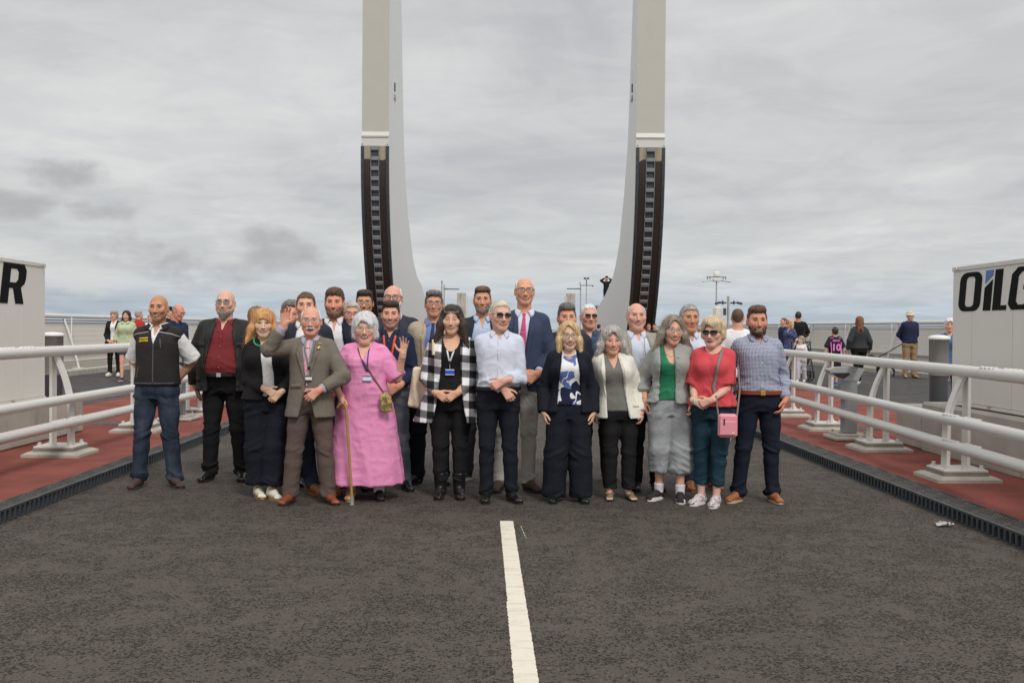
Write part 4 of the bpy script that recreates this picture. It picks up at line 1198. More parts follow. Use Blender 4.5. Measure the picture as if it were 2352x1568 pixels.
M_DECK = asphalt('deck_asphalt', (.092, .086, .084), (.035, .033, .032))
def red_mat():
    t = NT('red_gravel_surface'); n1 = t.noise(1.3, 5, .6); n2 = t.noise(240, 3, .7); n3 = t.noise(14, 4, .6)
    b = alb(126, 72, 63, .80)
    col = t.mix(t.rng(n1, .3, .7), tuple(x*.74 for x in b), tuple(x*1.22 for x in b))
    col = t.mix(t.rng(n2, .45, .75, 0, .55), col, tuple(x*.45 for x in b)); col = t.mix(t.rng(n2, .5, .30, 0, .35), col, alb(175, 110, 100))
    col = t.mix(t.rng(n3, .62, .75, 0, .25), col, (.12, .07, .06)); col = t.mix(t.rng(t.noise(3.1, 6, .7), .70, .78, 0, .35), col, (.35, .27, .25))
    return t.set(col, .95, spec=.2, bump=n2, bstr=.7, bdist=.006)
M_RED = red_mat()
def conc_mat(name, c=(.40, .385, .355), stain=.5, sc=1.):
    t = NT(name); n1 = t.noise(1.6*sc, 6, .65); n2 = t.noise(45, 4, .6); st = t.noise(1.0, 5, .7, vec=t.co((3.2*sc, 3.2*sc, .55)))
    col = t.mix(t.rng(n1, .3, .7), tuple(x*.84 for x in c), tuple(x*1.1 for x in c))
    col = t.mix(t.rng(st, .55, .72, 0, stain), col, tuple(x*.50 for x in c)); col = t.mix(t.rng(n2, .6, .8, 0, .4), col, tuple(x*.7 for x in c))
    col = t.mix(t.rng(t.noise(7, 5, .7), .66, .74, 0, stain*.8), col, tuple(x*.62 for x in c))
    return t.set(col, .9, spec=.2, bump=n2, bstr=.3, bdist=.006)
M_CONC = conc_mat('weathered_concrete', alb(166, 161, 152), .75); M_PADC = conc_mat('footing_concrete', alb(168, 163, 152), .55, 3)
M_MORT = conc_mat('mortar', alb(128, 124, 115), .4, 3)
def paint_mat(name, c, rough=.38, dirt=.25):
    t = NT(name); n1 = t.noise(2.2, 6, .65); st = t.noise(1.0, 6, .7, vec=t.co((5, 5, .7))); sp = t.noise(60, 3, .6)
    col = t.mix(t.rng(n1, .3, .75, 0, .5), c, tuple(x*.93 for x in c)); col = t.mix(t.rng(st, .56, .75, 0, dirt), col, (c[0]*.62, c[1]*.58, c[2]*.50))
    col = t.mix(t.rng(sp, .68, .80, 0, dirt*.8), col, tuple(x*.55 for x in c))
    return t.set(col, rough, spec=.5, bump=sp, bstr=.05, bdist=.003)
M_WHITE = paint_mat('white_paint', alb(200, 198, 192), .42, .35); M_PARA = paint_mat('parapet_paint', alb(198, 197, 192), .45)
M_CAB = paint_mat('cabinet_cream_panel', alb(204, 201, 194, .78), .5, .12); M_CABT = paint_mat('cabinet_trim', alb(198, 195, 188), .45, .2)
M_BEAM = paint_mat('beam_paint_lit', (.80, .80, .775), .5, .10); M_BEAM_SHADE = paint_mat('beam_paint_shaded', alb(172, 168, 157, .74), .5, .14)  # one beam paint in two tones: shade is put into the darker front colour
M_BLACK = plain('black_lettering', (.004, .004, .004), .7, spec=.15); M_BLUE = plain('blue_lettering', alb(60, 100, 170), .4)
M_STEEL = plain('galvanised_steel', alb(165, 160, 150), .45, .35, nscale=8, var=.2); M_DGREY = plain('dark_grey_steel', alb(62, 64, 68), .5, .1, nscale=6, var=.15)
M_GREY = plain('grey_painted_steel', alb(140, 142, 143), .45, var=.05, nscale=6); M_PLATE = plain('rack_flange_steel', alb(58, 61, 66, .68), .5, .15, nscale=5, var=.2)
M_GREY2 = plain('pedestal_grey', alb(128, 131, 134), .45, var=.05, nscale=6)
M_LINE = NT('road_marking'); _t = M_LINE; _n = _t.noise(6, 6, .7); _f = _t.noise(1.0, 5, .6, vec=_t.co((3, 22, 1)))
M_LINE = _t.set(_t.mix(_t.rng(_f, .5, .75, 0, .5), _t.mix(_t.rng(_n, .5, .75), alb(208, 200, 184), alb(190, 182, 165)), alb(165, 157, 140)), .7, spec=.3, bump=_n, bstr=.3, bdist=.004)

def sheet(name, pts, mat, th=None, kind='structure', uvw=None):
    me = pymesh(name, pts, [tuple(range(len(pts)))]); o = link(name, me, None, mat); o['kind'] = kind; return o
# water and far shore
sheet('water', [(-6000, -600, -9), (6000, -600, -9), (6000, 9000, -9), (-6000, 9000, -9)],
      (lambda t: t.set(t.mix(t.noise(.02, 4), (.10, .13, .15), (.13, .16, .18)), .25, bump=t.noise(.6, 5, .6), bstr=.3, bdist=.3))(NT('sea_water')))
# road
Y0, Y1 = -9.0, 118.0
XL, XR = -3.79, 3.79
road = sheet('road', [(XL-.08, Y0, 0), (XR+.08, Y0, 0), (XR+.08, Y1, 0), (XL-.08, Y1, 0)], M_ROAD)
mb = MB(); mb.box((0, (Y0+Y1)/2, -.65), (26, Y1-Y0, 1.2)); o = mb.build('bridge_deck', M_CONC); o['kind'] = 'structure'
def walkway(name, s_, x0, x1):
    x0, x1 = s_*x0, s_*x1
    P = [(x0, Y0, WALK), (x1, Y0, WALK), (x1, Y1, WALK), (x0, Y1, WALK)]
    if s_ > 0: pass
    else: P = P[::-1]
    return sheet(name, P, M_RED)
walkway('red_walkway', -1, 3.98, 7.28); walkway('red_walkway', 1, 4.06, 7.6)
for s_, xa, xb in ((-1, 7.28, 12.4), (1, 7.6, 13.8)):
    P = [(s_*xa, Y0, WALK+.0), (s_*(xa+2.6), Y0, .27), (s_*xb, Y0, .28)]
    me = pymesh('deck_pavement', P+[(x, Y1, z) for x, _, z in P], [(0, 1, 4, 3), (1, 2, 5, 4)] if s_ > 0 else [(3, 4, 1, 0), (4, 5, 2, 1)])
    link('side_pavement', me, None, M_DECK)['kind'] = 'structure'

# kerb drains: cast blocks with arched slots and a ribbed top
def kerb_block_mesh():
    L = .5; H_ = .112; n = 6; pit = L/n; mb = MB()
    mb.box((.085, L/2, H_/2-.03), (.03, L-.002, H_+.05))                 # recess back
    mb.box((.015, L/2, H_-.010), (.03, L-.004, .020), bev=.004)           # nose
    mb.box((.015, L/2, .004), (.03, L-.004, .012))
    for i in range(n+1):
        wd = .030 if 0 < i < n else .014; y = min(max(i*pit, .008), L-.008)
        mb.box((.013, y, H_/2-.004), (.026, wd, H_-.012))
        for sg in (-1, 1):
            yy = y+sg*wd/2
            if .01 < yy < L-.01:
                mb.prism([(yy, H_-.019), (yy+sg*.018, H_-.019), (yy, H_-.040)] if sg > 0 else [(yy, H_-.040), (yy+sg*.018, H_-.019), (yy, H_-.019)], 0, .002, .026)
    return mb.mesh('kerb_block')
def grate_mesh():
    L = .5; mb = MB(); mb.box((.105, L/2, .100), (.172, L-.004, .016))
    for i in range(9):
        mb.box((.030+i*.0185, L/2, .1100), (.009, L-.012, .006))
    for j in range(12):
        mb.box((.105, .02+j*.0418, .1095), (.165, .010, .0045))
    return mb.mesh('grating')
t = NT('cast_iron'); _n = t.noise(18, 5, .65); _r = t.noise(1.0, 4, .6, vec=t.co((4, 4, 30)))
M_IRON = t.set(t.mix(t.rng(t.noise(7, 4), .6, .75, 0, .5), t.mix(_n, alb(54, 58, 62), alb(88, 91, 94)), alb(112, 102, 90)), .5, .3, .4, bump=_n, bstr=.3, bdist=.004)
t = NT('dusty_grating'); _n = t.noise(9, 5, .65)
M_GRAT = t.set(t.mix(t.rng(t.noise(26, 5, .7), .5, .72, 0, .7), t.mix(t.rng(_n, .3, .7), alb(56, 56, 56), alb(86, 84, 80)), alb(140, 133, 122)), .7, .1, .3, bump=_n, bstr=.3, bdist=.004)
KB, GR = kerb_block_mesh(), grate_mesh(); KB.materials.append(M_IRON); GR.materials.append(M_GRAT)
for s_ in (-1, 1):
    kr = empty('kerb', ((XL if s_ < 0 else XR), 0, 0)); kr['kind'] = 'structure'
    if s_ < 0: kr.scale = (-1, 1, 1)
    for i in range(66):
        y = 3.0+.5*i+(.17 if s_ < 0 else 0)
        o = link('kerb_block', KB, kr); o.location = (0, y, 0)
        o = link('grating', GR, kr); o.location = (0, y, 0)
        if s_ > 0: o.scale = (1.52, 1, 1); o.location[0] = -.008
    o = MB().box((.1, 76, .05), (.19, 84, .12)).build('kerb_run', M_IRON, kr)

# centre line with ragged edges
rs = np.random.RandomState(3)
def line_mesh(y0, y1, x0f, w):
    n = int((y1-y0)/.012); V = []; 
    for i in range(n+1):
        y = y0+(y1-y0)*i/n; xc = x0f(y); j = .0055
        V += [(xc-w/2-rs.rand()*j-(.004 if y < 5.6 else 0), y, .0045), (xc-w/4, y, .006), (xc+w/4, y, .006), (xc+w/2+rs.rand()*j, y, .0045)]
    return pymesh('centre_line', V, [(i*4+j, i*4+j+1, (i+1)*4+j+1, (i+1)*4+j) for i in range(n) for j in range(3)])
x0f = lambda y: .1635-.0098*(y-4.3)
o = link('centre_line', line_mesh(2.2, 7.96, x0f, .100), None, M_LINE); o['kind'] = 'structure'
for k in range(1, 7):
    o = link('centre_line', line_mesh(7.96+8*k-4.0, 7.96+8*k, x0f, .10), None, M_LINE); o['kind'] = 'structure'
# scratch beside the line
V = []; 
for i in range(14):
    y = 7.75-.034*i+rs.rand()*.012; V.append((.232+.0020*i+rs.rand()*.004, y))
mb = MB()
for i in range(13):
    if i % 3 == 2: continue
    (a, b), (c, d) = V[i], V[i+1]; mb._add([(a, b, .004), (a+.004, b, .004), (c+.004, d, .004), (c, d, .004)], [(0, 1, 2, 3)])
tag(mb.build('paint_scratch', M_LINE), kind='structure')
# crumpled paper
V = []; n = 9
for i in range(n):
    for j in range(6):
        u, v = i/(n-1)-.5, j/5-.5
        V.append((u*.12+rs.normal(0, .005), v*.07+rs.normal(0, .005), .012+.022*(1-abs(u)*2)*rs.rand()+.010*(j % 2)+.012*(rs.rand() > .7)))
me = pymesh('litter', V, [(i*6+j, (i+1)*6+j, (i+1)*6+j+1, i*6+j+1) for i in range(n-1) for j in range(5)])
o = link('paper_litter', me, None, plain('crumpled_paper', alb(168, 162, 162), .8)); o.location = (3.60, 7.82, 0)
tag(o, 'crumpled white paper lying on the road beside the right drain kerb', 'litter')

# ------------------------------------------------------------------ near railings
def cyl_rail(x0, y0, x1, y1, z, r, joints, name, parent):
    mb = MB(); mb.tube([(x0, y0, z), (x1, y1, z)], r, 20)
    o = mb.build(name, M_WHITE, parent)
    jb = MB(); bb = MB()
    for y in joints:
        x = x0+(x1-x0)*(y-y0)/(y1-y0)
        jb.tube([(x, y-.004, z), (x, y+.004, z)], r+.0012, 20)
        for dy in (-.33, -.25, -.17, -.09, .09, .17, .25, .33):
            bb.lathe([(.030, 0), (.028, .008), (.014, .014), (.001, .015)], (x, y+dy, z+r-.006), 8)
    if joints:
        jb.build('joint_seam', M_CABT, o); bb.build('rivet', M_WHITE, o)['kind'] = 'stuff'
    return o
def post_set(side, zt, zm, zb):
    """a bent double-flange post with base plate on mortar and a concrete pad, local x: away from the road"""
    pad = MB()
    w, d, h = .62, .56, .055
    pad._add([(-w/2, -d/2, 0), (w/2, -d/2, 0), (w/2, d/2, 0), (-w/2, d/2, 0), (-w/2, -d/2, h*.55), (w/2, -d/2, h*.55), (w/2, d/2, h*.55), (-w/2, d/2, h*.55),
              (-w/2+.05, -d/2+.05, h), (w/2-.05, -d/2+.05, h), (w/2-.05, d/2-.05, h), (-w/2+.05, d/2-.05, h)],
             [(0, 1, 5, 4), (1, 2, 6, 5), (2, 3, 7, 6), (3, 0, 4, 7), (4, 5, 9, 8), (5, 6, 10, 9), (6, 7, 11, 10), (7, 4, 8, 11), (8, 9, 10, 11)])
    mor = MB().box((0, 0, h+.018), (.44, .40, .036)); pl = MB().box((0, 0, h+.047), (.43, .39, .022), bev=.004)
    bo = MB()
    for bx in (-.165, 0, .165):
        for by in (-.15, .15):
            if bx == 0 and by > 0: continue
            bo.tube([(bx, by, h+.055), (bx, by, h+.072)], .030, 10, sm=False); bo.tube([(bx, by, h+.07), (bx, by, h+.098)], .019, 8, sm=False)
    z0 = h+.057; top = zt-WALK-.045
    fr = MB(); n = 14; fw = .125; V = []
    for i in range(n+1):
        t = i/n; z = z0+(top-z0)*t
        x = -.115+.012*t+.155*max(0, (t-.42)/.58)**1.7; th = .034; wv = fw*(1.0-.22*t)
        for (dx, dy) in ((-th/2, -wv/2), (th/2, -wv/2), (th/2, wv/2), (-th/2, wv/2)): V.append((x+dx, dy, z))
    Fs = [(i*4+j, i*4+(j+1) % 4, (i+1)*4+(j+1) % 4, (i+1)*4+j) for i in range(n) for j in range(4)]+[(3, 2, 1, 0), (n*4, n*4+1, n*4+2, n*4+3)]
    fr._add(V, Fs)
    rr = MB().box((.085, 0, (z0+top)/2), (.032, .125, top-z0), bev=.004)
    wb = MB()
    V = []
    for i in range(n+1):
        t = i/n; z = z0+(top-z0)*t; x = -.115+.012*t+.155*max(0, (t-.42)/.58)**1.7
        V += [(x+.015, .006, z), (.07, .006, z), (.07, -.006, z), (x+.015, -.006, z)]
    wb._add(V, [(i*4+j, i*4+(j+1) % 4, (i+1)*4+(j+1) % 4, (i+1)*4+j) for i in range(n) for j in range(4)])
    arms = []
    for zz in (zm, zb): arms.append(MB().box((-.145, 0, zz-WALK), (.04, .09, .05)).mesh('bracket'))
    return [('footing', pad.mesh('footing'), M_PADC), ('mortar_bed', mor.mesh('mortar_bed'), M_MORT), ('base_plate', pl.mesh('base_plate'), M_WHITE), ('bolts', bo.mesh('bolts'), M_WHITE),
            ('front_flange', fr.mesh('front_flange'), M_WHITE), ('rear_flange', rr.mesh('rear_flange'), M_WHITE), ('bracket', arms[0], M_WHITE), ('bracket', arms[1], M_WHITE)]
def near_railing(side, xa, ya, xb, yb, posts, zt, zm, zb, joints, label):
    R = thing('railing', label, 'railing', (0, 0, 0))
    X = lambda y: xa+(xb-xa)*(y-ya)/(yb-ya)
    off = -.20*side
    cyl_rail(X(ya)+.035*side, ya, X(yb)+.035*side, yb, zt, .057, joints[0], 'top_rail', R)
    cyl_rail(X(ya)+off, ya, X(yb)+off, yb, zm, .053, joints[1], 'middle_rail', R)
    cyl_rail(X(ya)+off, ya, X(yb)+off, yb, zb, .053, joints[2], 'bottom_rail', R)
    ps = post_set(side, zt, zm, zb)
    for n_, m_, mat in ps: m_.materials.append(mat)
    for y in posts:
        p = empty('post', (X(y), y, WALK)); p.parent = R
        if side < 0: p.scale = (-1, 1, 1)
        for n_, m_, mat in ps:
            o = link(n_, m_, p)
            if n_ == 'bolts': o['kind'] = 'stuff'
near_railing(-1, -4.72, 2.5, -4.88, 34, [8.6+2.45*i+(-.0) for i in range(11)] and [11.1, 13.6, 16.05, 18.5, 20.95, 23.4, 25.9, 28.3, 30.8, 33.2], 1.255, .745, .485,
             ([10.15], [], [10.8]), 'white three-tube railing with bolted posts on the left red walkway')
near_railing(1, 4.30, 5.5, 6.1, 35, [7.2, 9.62, 11.95, 14.35, 16.6, 18.9, 21.2, 23.5, 25.8, 28.1, 30.4, 32.7], 1.165, .715, .475,
             ([8.78], [9.05], [9.05]), 'white three-tube railing with bolted posts on the right red walkway')

# ------------------------------------------------------------------ plinths and cabinets
def block(name, x0, x1, y0, y1, z0, z1, mat, ch=.03, parent=None):
    return MB().box(((x0+x1)/2, (y0+y1)/2, (z0+z1)/2), (abs(x1-x0), y1-y0, z1-z0), bev=ch).build(name, mat, parent)
o = block('concrete_plinth', -5.50, -8.1, 1.0, 13.55, WALK-.02, .57, M_CONC, .045); tag(o, 'long stained concrete plinth under the cream cabinet with the letter R', 'plinth')
pr = thing('concrete_plinth', 'stepped stained concrete plinth under the cream cabinet on the right', 'plinth', (0, 0, 0))
block('lower_block', 5.22, 7.9, 11.95, 12.75, WALK-.02, .62, M_CONC, .04, pr); block('upper_block', 5.20, 8.0, 1.5, 11.94, WALK-.02, .70, M_CONC, .03, pr)
block('ledge', 5.34, 8.0, 1.5, 10.35, .705, .775, M_CONC, .015, pr)
def cabinet(side, xf, yend, z0, z1, seam0, label, pw=.86):
    C_ = thing('equipment_cabinet', label, 'cabinet', (xf, yend, 0)); dx = side
    y = yend; k = 0; ys = [yend]
    if seam0: ys.append(seam0)
    while ys[-1] > 1.6: ys.append(ys[-1]-pw)
    for i in range(len(ys)-1):
        a, b = ys[i+1]+.003, ys[i]-.003
        MB().box((dx*.03, (a+b)/2-yend, (z0+z1)/2-.02), (.06, b-a, z1-z0-.06), bev=.003).build('panel', M_CAB, C_)
    MB().box((dx*1.16, -.03, (z0+z1)/2-.02), (2.2, .06, z1-z0-.06), bev=.003).build('end_panel', M_CAB, C_)
    MB().box((dx*.03+dx*1.1, (ys[-1]-yend)/2, (z0+z1)/2), (2.1, (yend-ys[-1])-.14, z1-z0-.16)).build('core', M_CABT, C_)
    MB().box((dx*1.1-dx*.004, (ys[-1]-yend)/2+.002, z1-.025), (2.216, yend-ys[-1]+.008, .05), bev=.004).build('roof_trim', M_CABT, C_)
    MB().box((dx*1.1-dx*.005, (ys[-1]-yend)/2, z0-.012), (2.22, yend-ys[-1]+.005, .034), bev=.004).build('base_rail', M_CABT, C_)
    MB().tube([(-dx*.03, -.14, z1-.028), (-dx*.045, -.14, z1-.028)], .018, 10).build('lifting_stud', M_STEEL, C_)
    bb = MB()
    for i in range(7): bb.box((-dx*.012, -.9-i*1.05, z0-.006), (.03, .06, .022))
    bb.build('fixing_clip', M_STEEL, C_)['kind'] = 'stuff'
    return C_
cl = cabinet(-1, -5.88, 13.22, .60, 2.345, 12.55, 'cream panelled equipment cabinet with a black letter R')
cr_ = cabinet(1, 5.30, 11.36, .745, 2.285, 10.90, 'cream panelled equipment cabinet with black letters OILG and a blue accent')
def rr_(x0, y0, x1, y1, r, n=6, sh=0., corners=(1, 1, 1, 1), sy=1.):
    P = []
    for (cx, cy, a0, c) in ((x1-r, y1-r*sy, 0, corners[0]), (x0+r, y1-r*sy, 90, corners[1]), (x0+r, y0+r*sy, 180, corners[2]), (x1-r, y0+r*sy, 270, corners[3])):
        if c:
            for i in range(n+1):
                a = math.radians(a0+90*i/n); P.append((cx+r*math.cos(a), cy+r*sy*math.sin(a)))
        else:
            P.append(({0: x1, 90: x0, 180: x0, 270: x1}[a0], {0: y1, 90: y1, 180: y0, 270: y0}[a0]))
    return [(x+sh*y, y) for x, y in P]
sh = .16; h_ = .43
def put_letters(items, ox, oy, oz, parent, side):
    """side +1: face looks towards -x and reads towards the camera (-y); side -1: face looks +x and reads away (+y)"""
    for nm, splines, mat in items:
        me = shape2d(splines, .004)
        if side > 0: Mx = Matrix(((0, 0, -1, 0), (-1, 0, 0, 0), (0, 1, 0, 0), (0, 0, 0, 1)))
        else: Mx = Matrix(((0, 0, 1, 0), (1, 0, 0, 0), (0, 1, 0, 0), (0, 0, 0, 1)))
        me.transform(Mx); o = link(nm, me, parent, mat); o.location = (ox, oy, oz); o['label'] = 'large %s' % ('blue accent of the letter i' if mat is M_BLUE else 'black capital letter')
O_ = [rr_(0, 0, .50, h_, .15, sh=sh, sy=.62), rr_(.15, .05, .35, h_-.05, .065, sh=sh, sy=.6)]
I_ = [[(.575+sh*0, 0), (.735, 0), (.735+sh*.33, .33), (.575+sh*.245, .245)]]
Ib = [[(.575+sh*.29, .29), (.735+sh*.36+.0, .375), (.735+sh*h_, h_), (.575+sh*h_, h_)]]
L_ = [[(.775, 0), (1.06, 0), (1.06+sh*.05, .05), (.935+sh*.05, .05), (.935+sh*h_, h_), (.775+sh*h_, h_)]]
gx = 1.10
G_ = [[(gx+.15, 0), (gx+.42, 0), (gx+.50, .06), (gx+.50+sh*.25, .25), (gx+.26+sh*.25, .25), (gx+.26+sh*.20, .20), (gx+.345+sh*.20, .20), (gx+.345, .09), (gx+.30, .05), (gx+.19, .05), (gx+.15, .09),
       (gx+.15+sh*.34, .34), (gx+.21+sh*.38, .38), (gx+.32+sh*.38, .38), (gx+.36+sh*.34, .34), (gx+.36+sh*.30, .30), (gx+.50+sh*.30, .30), (gx+.50+sh*.36, .36), (gx+.42+sh*h_, h_),
       (gx+.13+sh*h_, h_), (gx+.02+sh*.36, .36), (gx, .06), (gx+.06, 0)]]
put_letters([('lettering', O_, M_BLACK), ('lettering', I_, M_BLACK), ('lettering', Ib, M_BLUE), ('lettering', L_, M_BLACK), ('lettering', G_, M_BLACK)], -.0035, -.13, 1.775, cr_, 1)
R_ = [[(0, 0), (.15, 0), (.15+sh*.19, .19), (.225+sh*.19, .19), (.30, 0), (.46, 0), (.375+sh*.20, .205), (.44+sh*.24, .25), (.46+sh*.30, .31), (.46+sh*.42, .42), (.40+sh*.5, .50), (0+sh*.5, .50)],
      [(.15+sh*.26, .26), (.27+sh*.26, .26), (.31+sh*.30, .30), (.31+sh*.39, .39), (.27+sh*.43, .43), (.15+sh*.43, .43)]]
put_letters([('lettering', R_, M_BLACK)], .0035, -1.22, 1.80, cl, -1)
for o in cl.children:
    if o.name.startswith('lettering'): o.scale = (1, 1.32, 1.0)

# ------------------------------------------------------------------ bollards and light pedestals
def bollard(x, y, z, top, split, r, label):
    b = thing('bollard', label, 'bollard', (x, y, z), 0, 'steel bollards behind the cabinets')
    h = top-z; s_ = split-z
    M_ = conc_mat('bollard_steel', alb(126, 125, 122), .85, 2)
    MB().lathe([(r, s_), (r, h-.07), (r+.004, h-.068), (r+.006, h-.062)], n=24).build('sleeve', M_, b)
    MB().lathe([(r+.012, h-.062), (r+.018, h-.05), (r+.016, h-.030), (r*.8, h-.008), (r*.3, h), (.001, h)], n=24).build('cap', paint_mat('bollard_cap', alb(215, 214, 210)), b)
    MB().lathe([(r-.012, .10), (r-.012, s_-.001)], n=24).build('column', M_DGREY, b)
    MB().box((0, 0, .06), (r*3.4, r*3.0, .08), bev=.01).box((-r*.9, -r*.4, .14), (r*1.3, .05, .18)).build('base', M_DGREY, b)
bollard(6.07, 13.4, WALK, 1.50, .95, .128, 'steel bollard with a white cap beside the OILG cabinet')
bollard(-6.56, 15.0, WALK, 1.435, .80, .150, 'steel bollard with a white cap beside the cabinet with letter R')
def pedestal(x, y, side, label):
    p = thing('light_pedestal', label, 'pedestal light', (x, y, WALK), 0, 'grey light pedestals')
    if side < 0: p.scale = (-1, 1, 1)
    pad = MB(); w = .52; h = .075
    pad.box((0, 0, .03), (w, w, .06), bev=.02).box((0, 0, .072), (w*.78, w*.78, .03), bev=.01); pad.build('footing', M_PADC, p)
    MB().box((0, 0, .46), (.17, .16, .74), bev=.006).build('post', M_GREY2, p)
    bo = MB()
    for bx in (-.16, .16):
        for by in (-.15, .15): bo.tube([(bx, by, .08), (bx, by, .125)], .016, 8, sm=False)
    bo.build('bolts', M_STEEL, p)['kind'] = 'stuff'
    hd_ = MB()
    hd_.prism([(-.30, .925), (-.20, .955), (.02, .968), (.17, .945), (.17, .93), (.10, .80), (.085, .78), (-.08, .78), (-.10, .80), (-.28, .895), (-.30, .91)], 1, -.09, .09)
    hd_.build('head', M_GREY, p)
    MB().prism([(-.265, .885), (-.04, .885), (-.02, .865), (-.10, .81), (-.20, .83)], 1, -.094, .094).build('window', plain('dark_glass', (.03, .022, .022), .1), p)
    MB().box((0, -.083, .70), (.02, .006, .02)).build('lock', M_STEEL, p)
g_ = G(1934, 1003, WALK); pedestal(4.52+.20, 13.05, 1, 'grey pedestal light with hooded head inside the right white railing')
pedestal(-4.75, 15.2, -1, 'grey pedestal light with hooded head inside the left white railing')
for (x, y) in ((5.35, 14.6), (4.9, 16.9), (-5.55, 14.7), (-5.4, 19.5)):
    o = MB().box((x, y, WALK+.003), (.62, .50, .006)).build('drain_cover', M_GRAT); o['kind'] = 'structure'

# ------------------------------------------------------------------ outer parapets, leaning outwards
def outer_parapet(side, xb, y0, y1, bay, ztop, label, lean=.40, nslat=9):
    P_ = thing('outer_parapet', label, 'parapet', (0, 0, 0)); s = side
    xt = xb+lean
    zb = .42
    MB().box((s*(xb+.22), (y0+y1)/2, .33), (.95, y1-y0, .16), bev=.015).build('upstand_kerb', M_PADC, P_)
    MB().tube([(s*xt, y0, ztop), (s*xt, y1, ztop)], .058, 16).build('top_rail', M_PARA, P_)
    X = lambda z: xb+.03+(xt-xb)*(z-zb)/(ztop-zb)
    MB().tube([(s*(X(.86)-.03), y0, .86), (s*(X(.86)-.03), y1, .86)], .040, 10).build('lower_rail', M_STEEL, P_)
    MB().tube([(s*(X(.60)-.02), y0, .60), (s*(X(.60)-.02), y1, .60)], .028, 10).build('foot_rail', M_STEEL, P_)
    MB().box((s*(X(ztop-.11)), (y0+y1)/2, ztop-.105), (.03, y1-y0, .03)).build('cable_bar', M_DGREY, P_)
    n = int((y1-y0)/bay); zs0, zs1 = .46, ztop-.14; dz = (zs1-zs0)/nslat
    ang = math.atan2(lean, ztop-zb)
    sl = MB(); sl.box((0, 0, 0), (.012, bay-.03, dz-.005), M=Matrix.Rotation(s*ang, 3, 'Y'), bev=.003); sm_ = sl.mesh('slat'); sm_.materials.append(M_SLAT)
    pm = MB()
    for sg in (-1, 1):
        pm.box((s*(lean*.36), sg*.032, (ztop-zb)*.33), (.085, .016, (ztop-zb)*.66), M=None) if 0 else None
    pm.tube([(0, 0, 0), (s*(lean*.50), 0, (ztop-zb)*.56), (s*lean, 0, ztop-zb-.02)], [.038, .035, .033], 4, sm=False)
    pm.tube([(s*(lean*.52), 0, (ztop-zb)*.55), (s*(lean*.52-.02), bay*.0+.0, (ztop-zb)*.56), (s*(lean-.10), .28, ztop-zb-.03)], .016, 6)
    pm.box((0, 0, .0), (.26, .22, .03)); pmm = pm.mesh('post'); pmm.materials.append(M_PARA)
    for i in range(n+1):
        o = link('post', pmm, P_); o.location = (s*xb, y0+i*bay, zb)
    for i in range(n):
        for j in range(nslat):
            z = zs0+dz*(j+.5)
            if abs(z-.86) < .04: z += 0
            o = link('slat', sm_, P_); o.location = (s*(X(z)+.06), y0+bay*(i+.5), z)
    return P_
M_SLAT = paint_mat('parapet_slat', alb(190, 185, 176), .6, .25)
outer_parapet(-1, 10.7, 14, 74, 4.0, 1.76, 'long white outer parapet with pale slats behind the left walkers')
outer_parapet(1, 11.95, 14, 74, 4.0, 1.79, 'long white outer parapet with pale slats behind the right walkers')

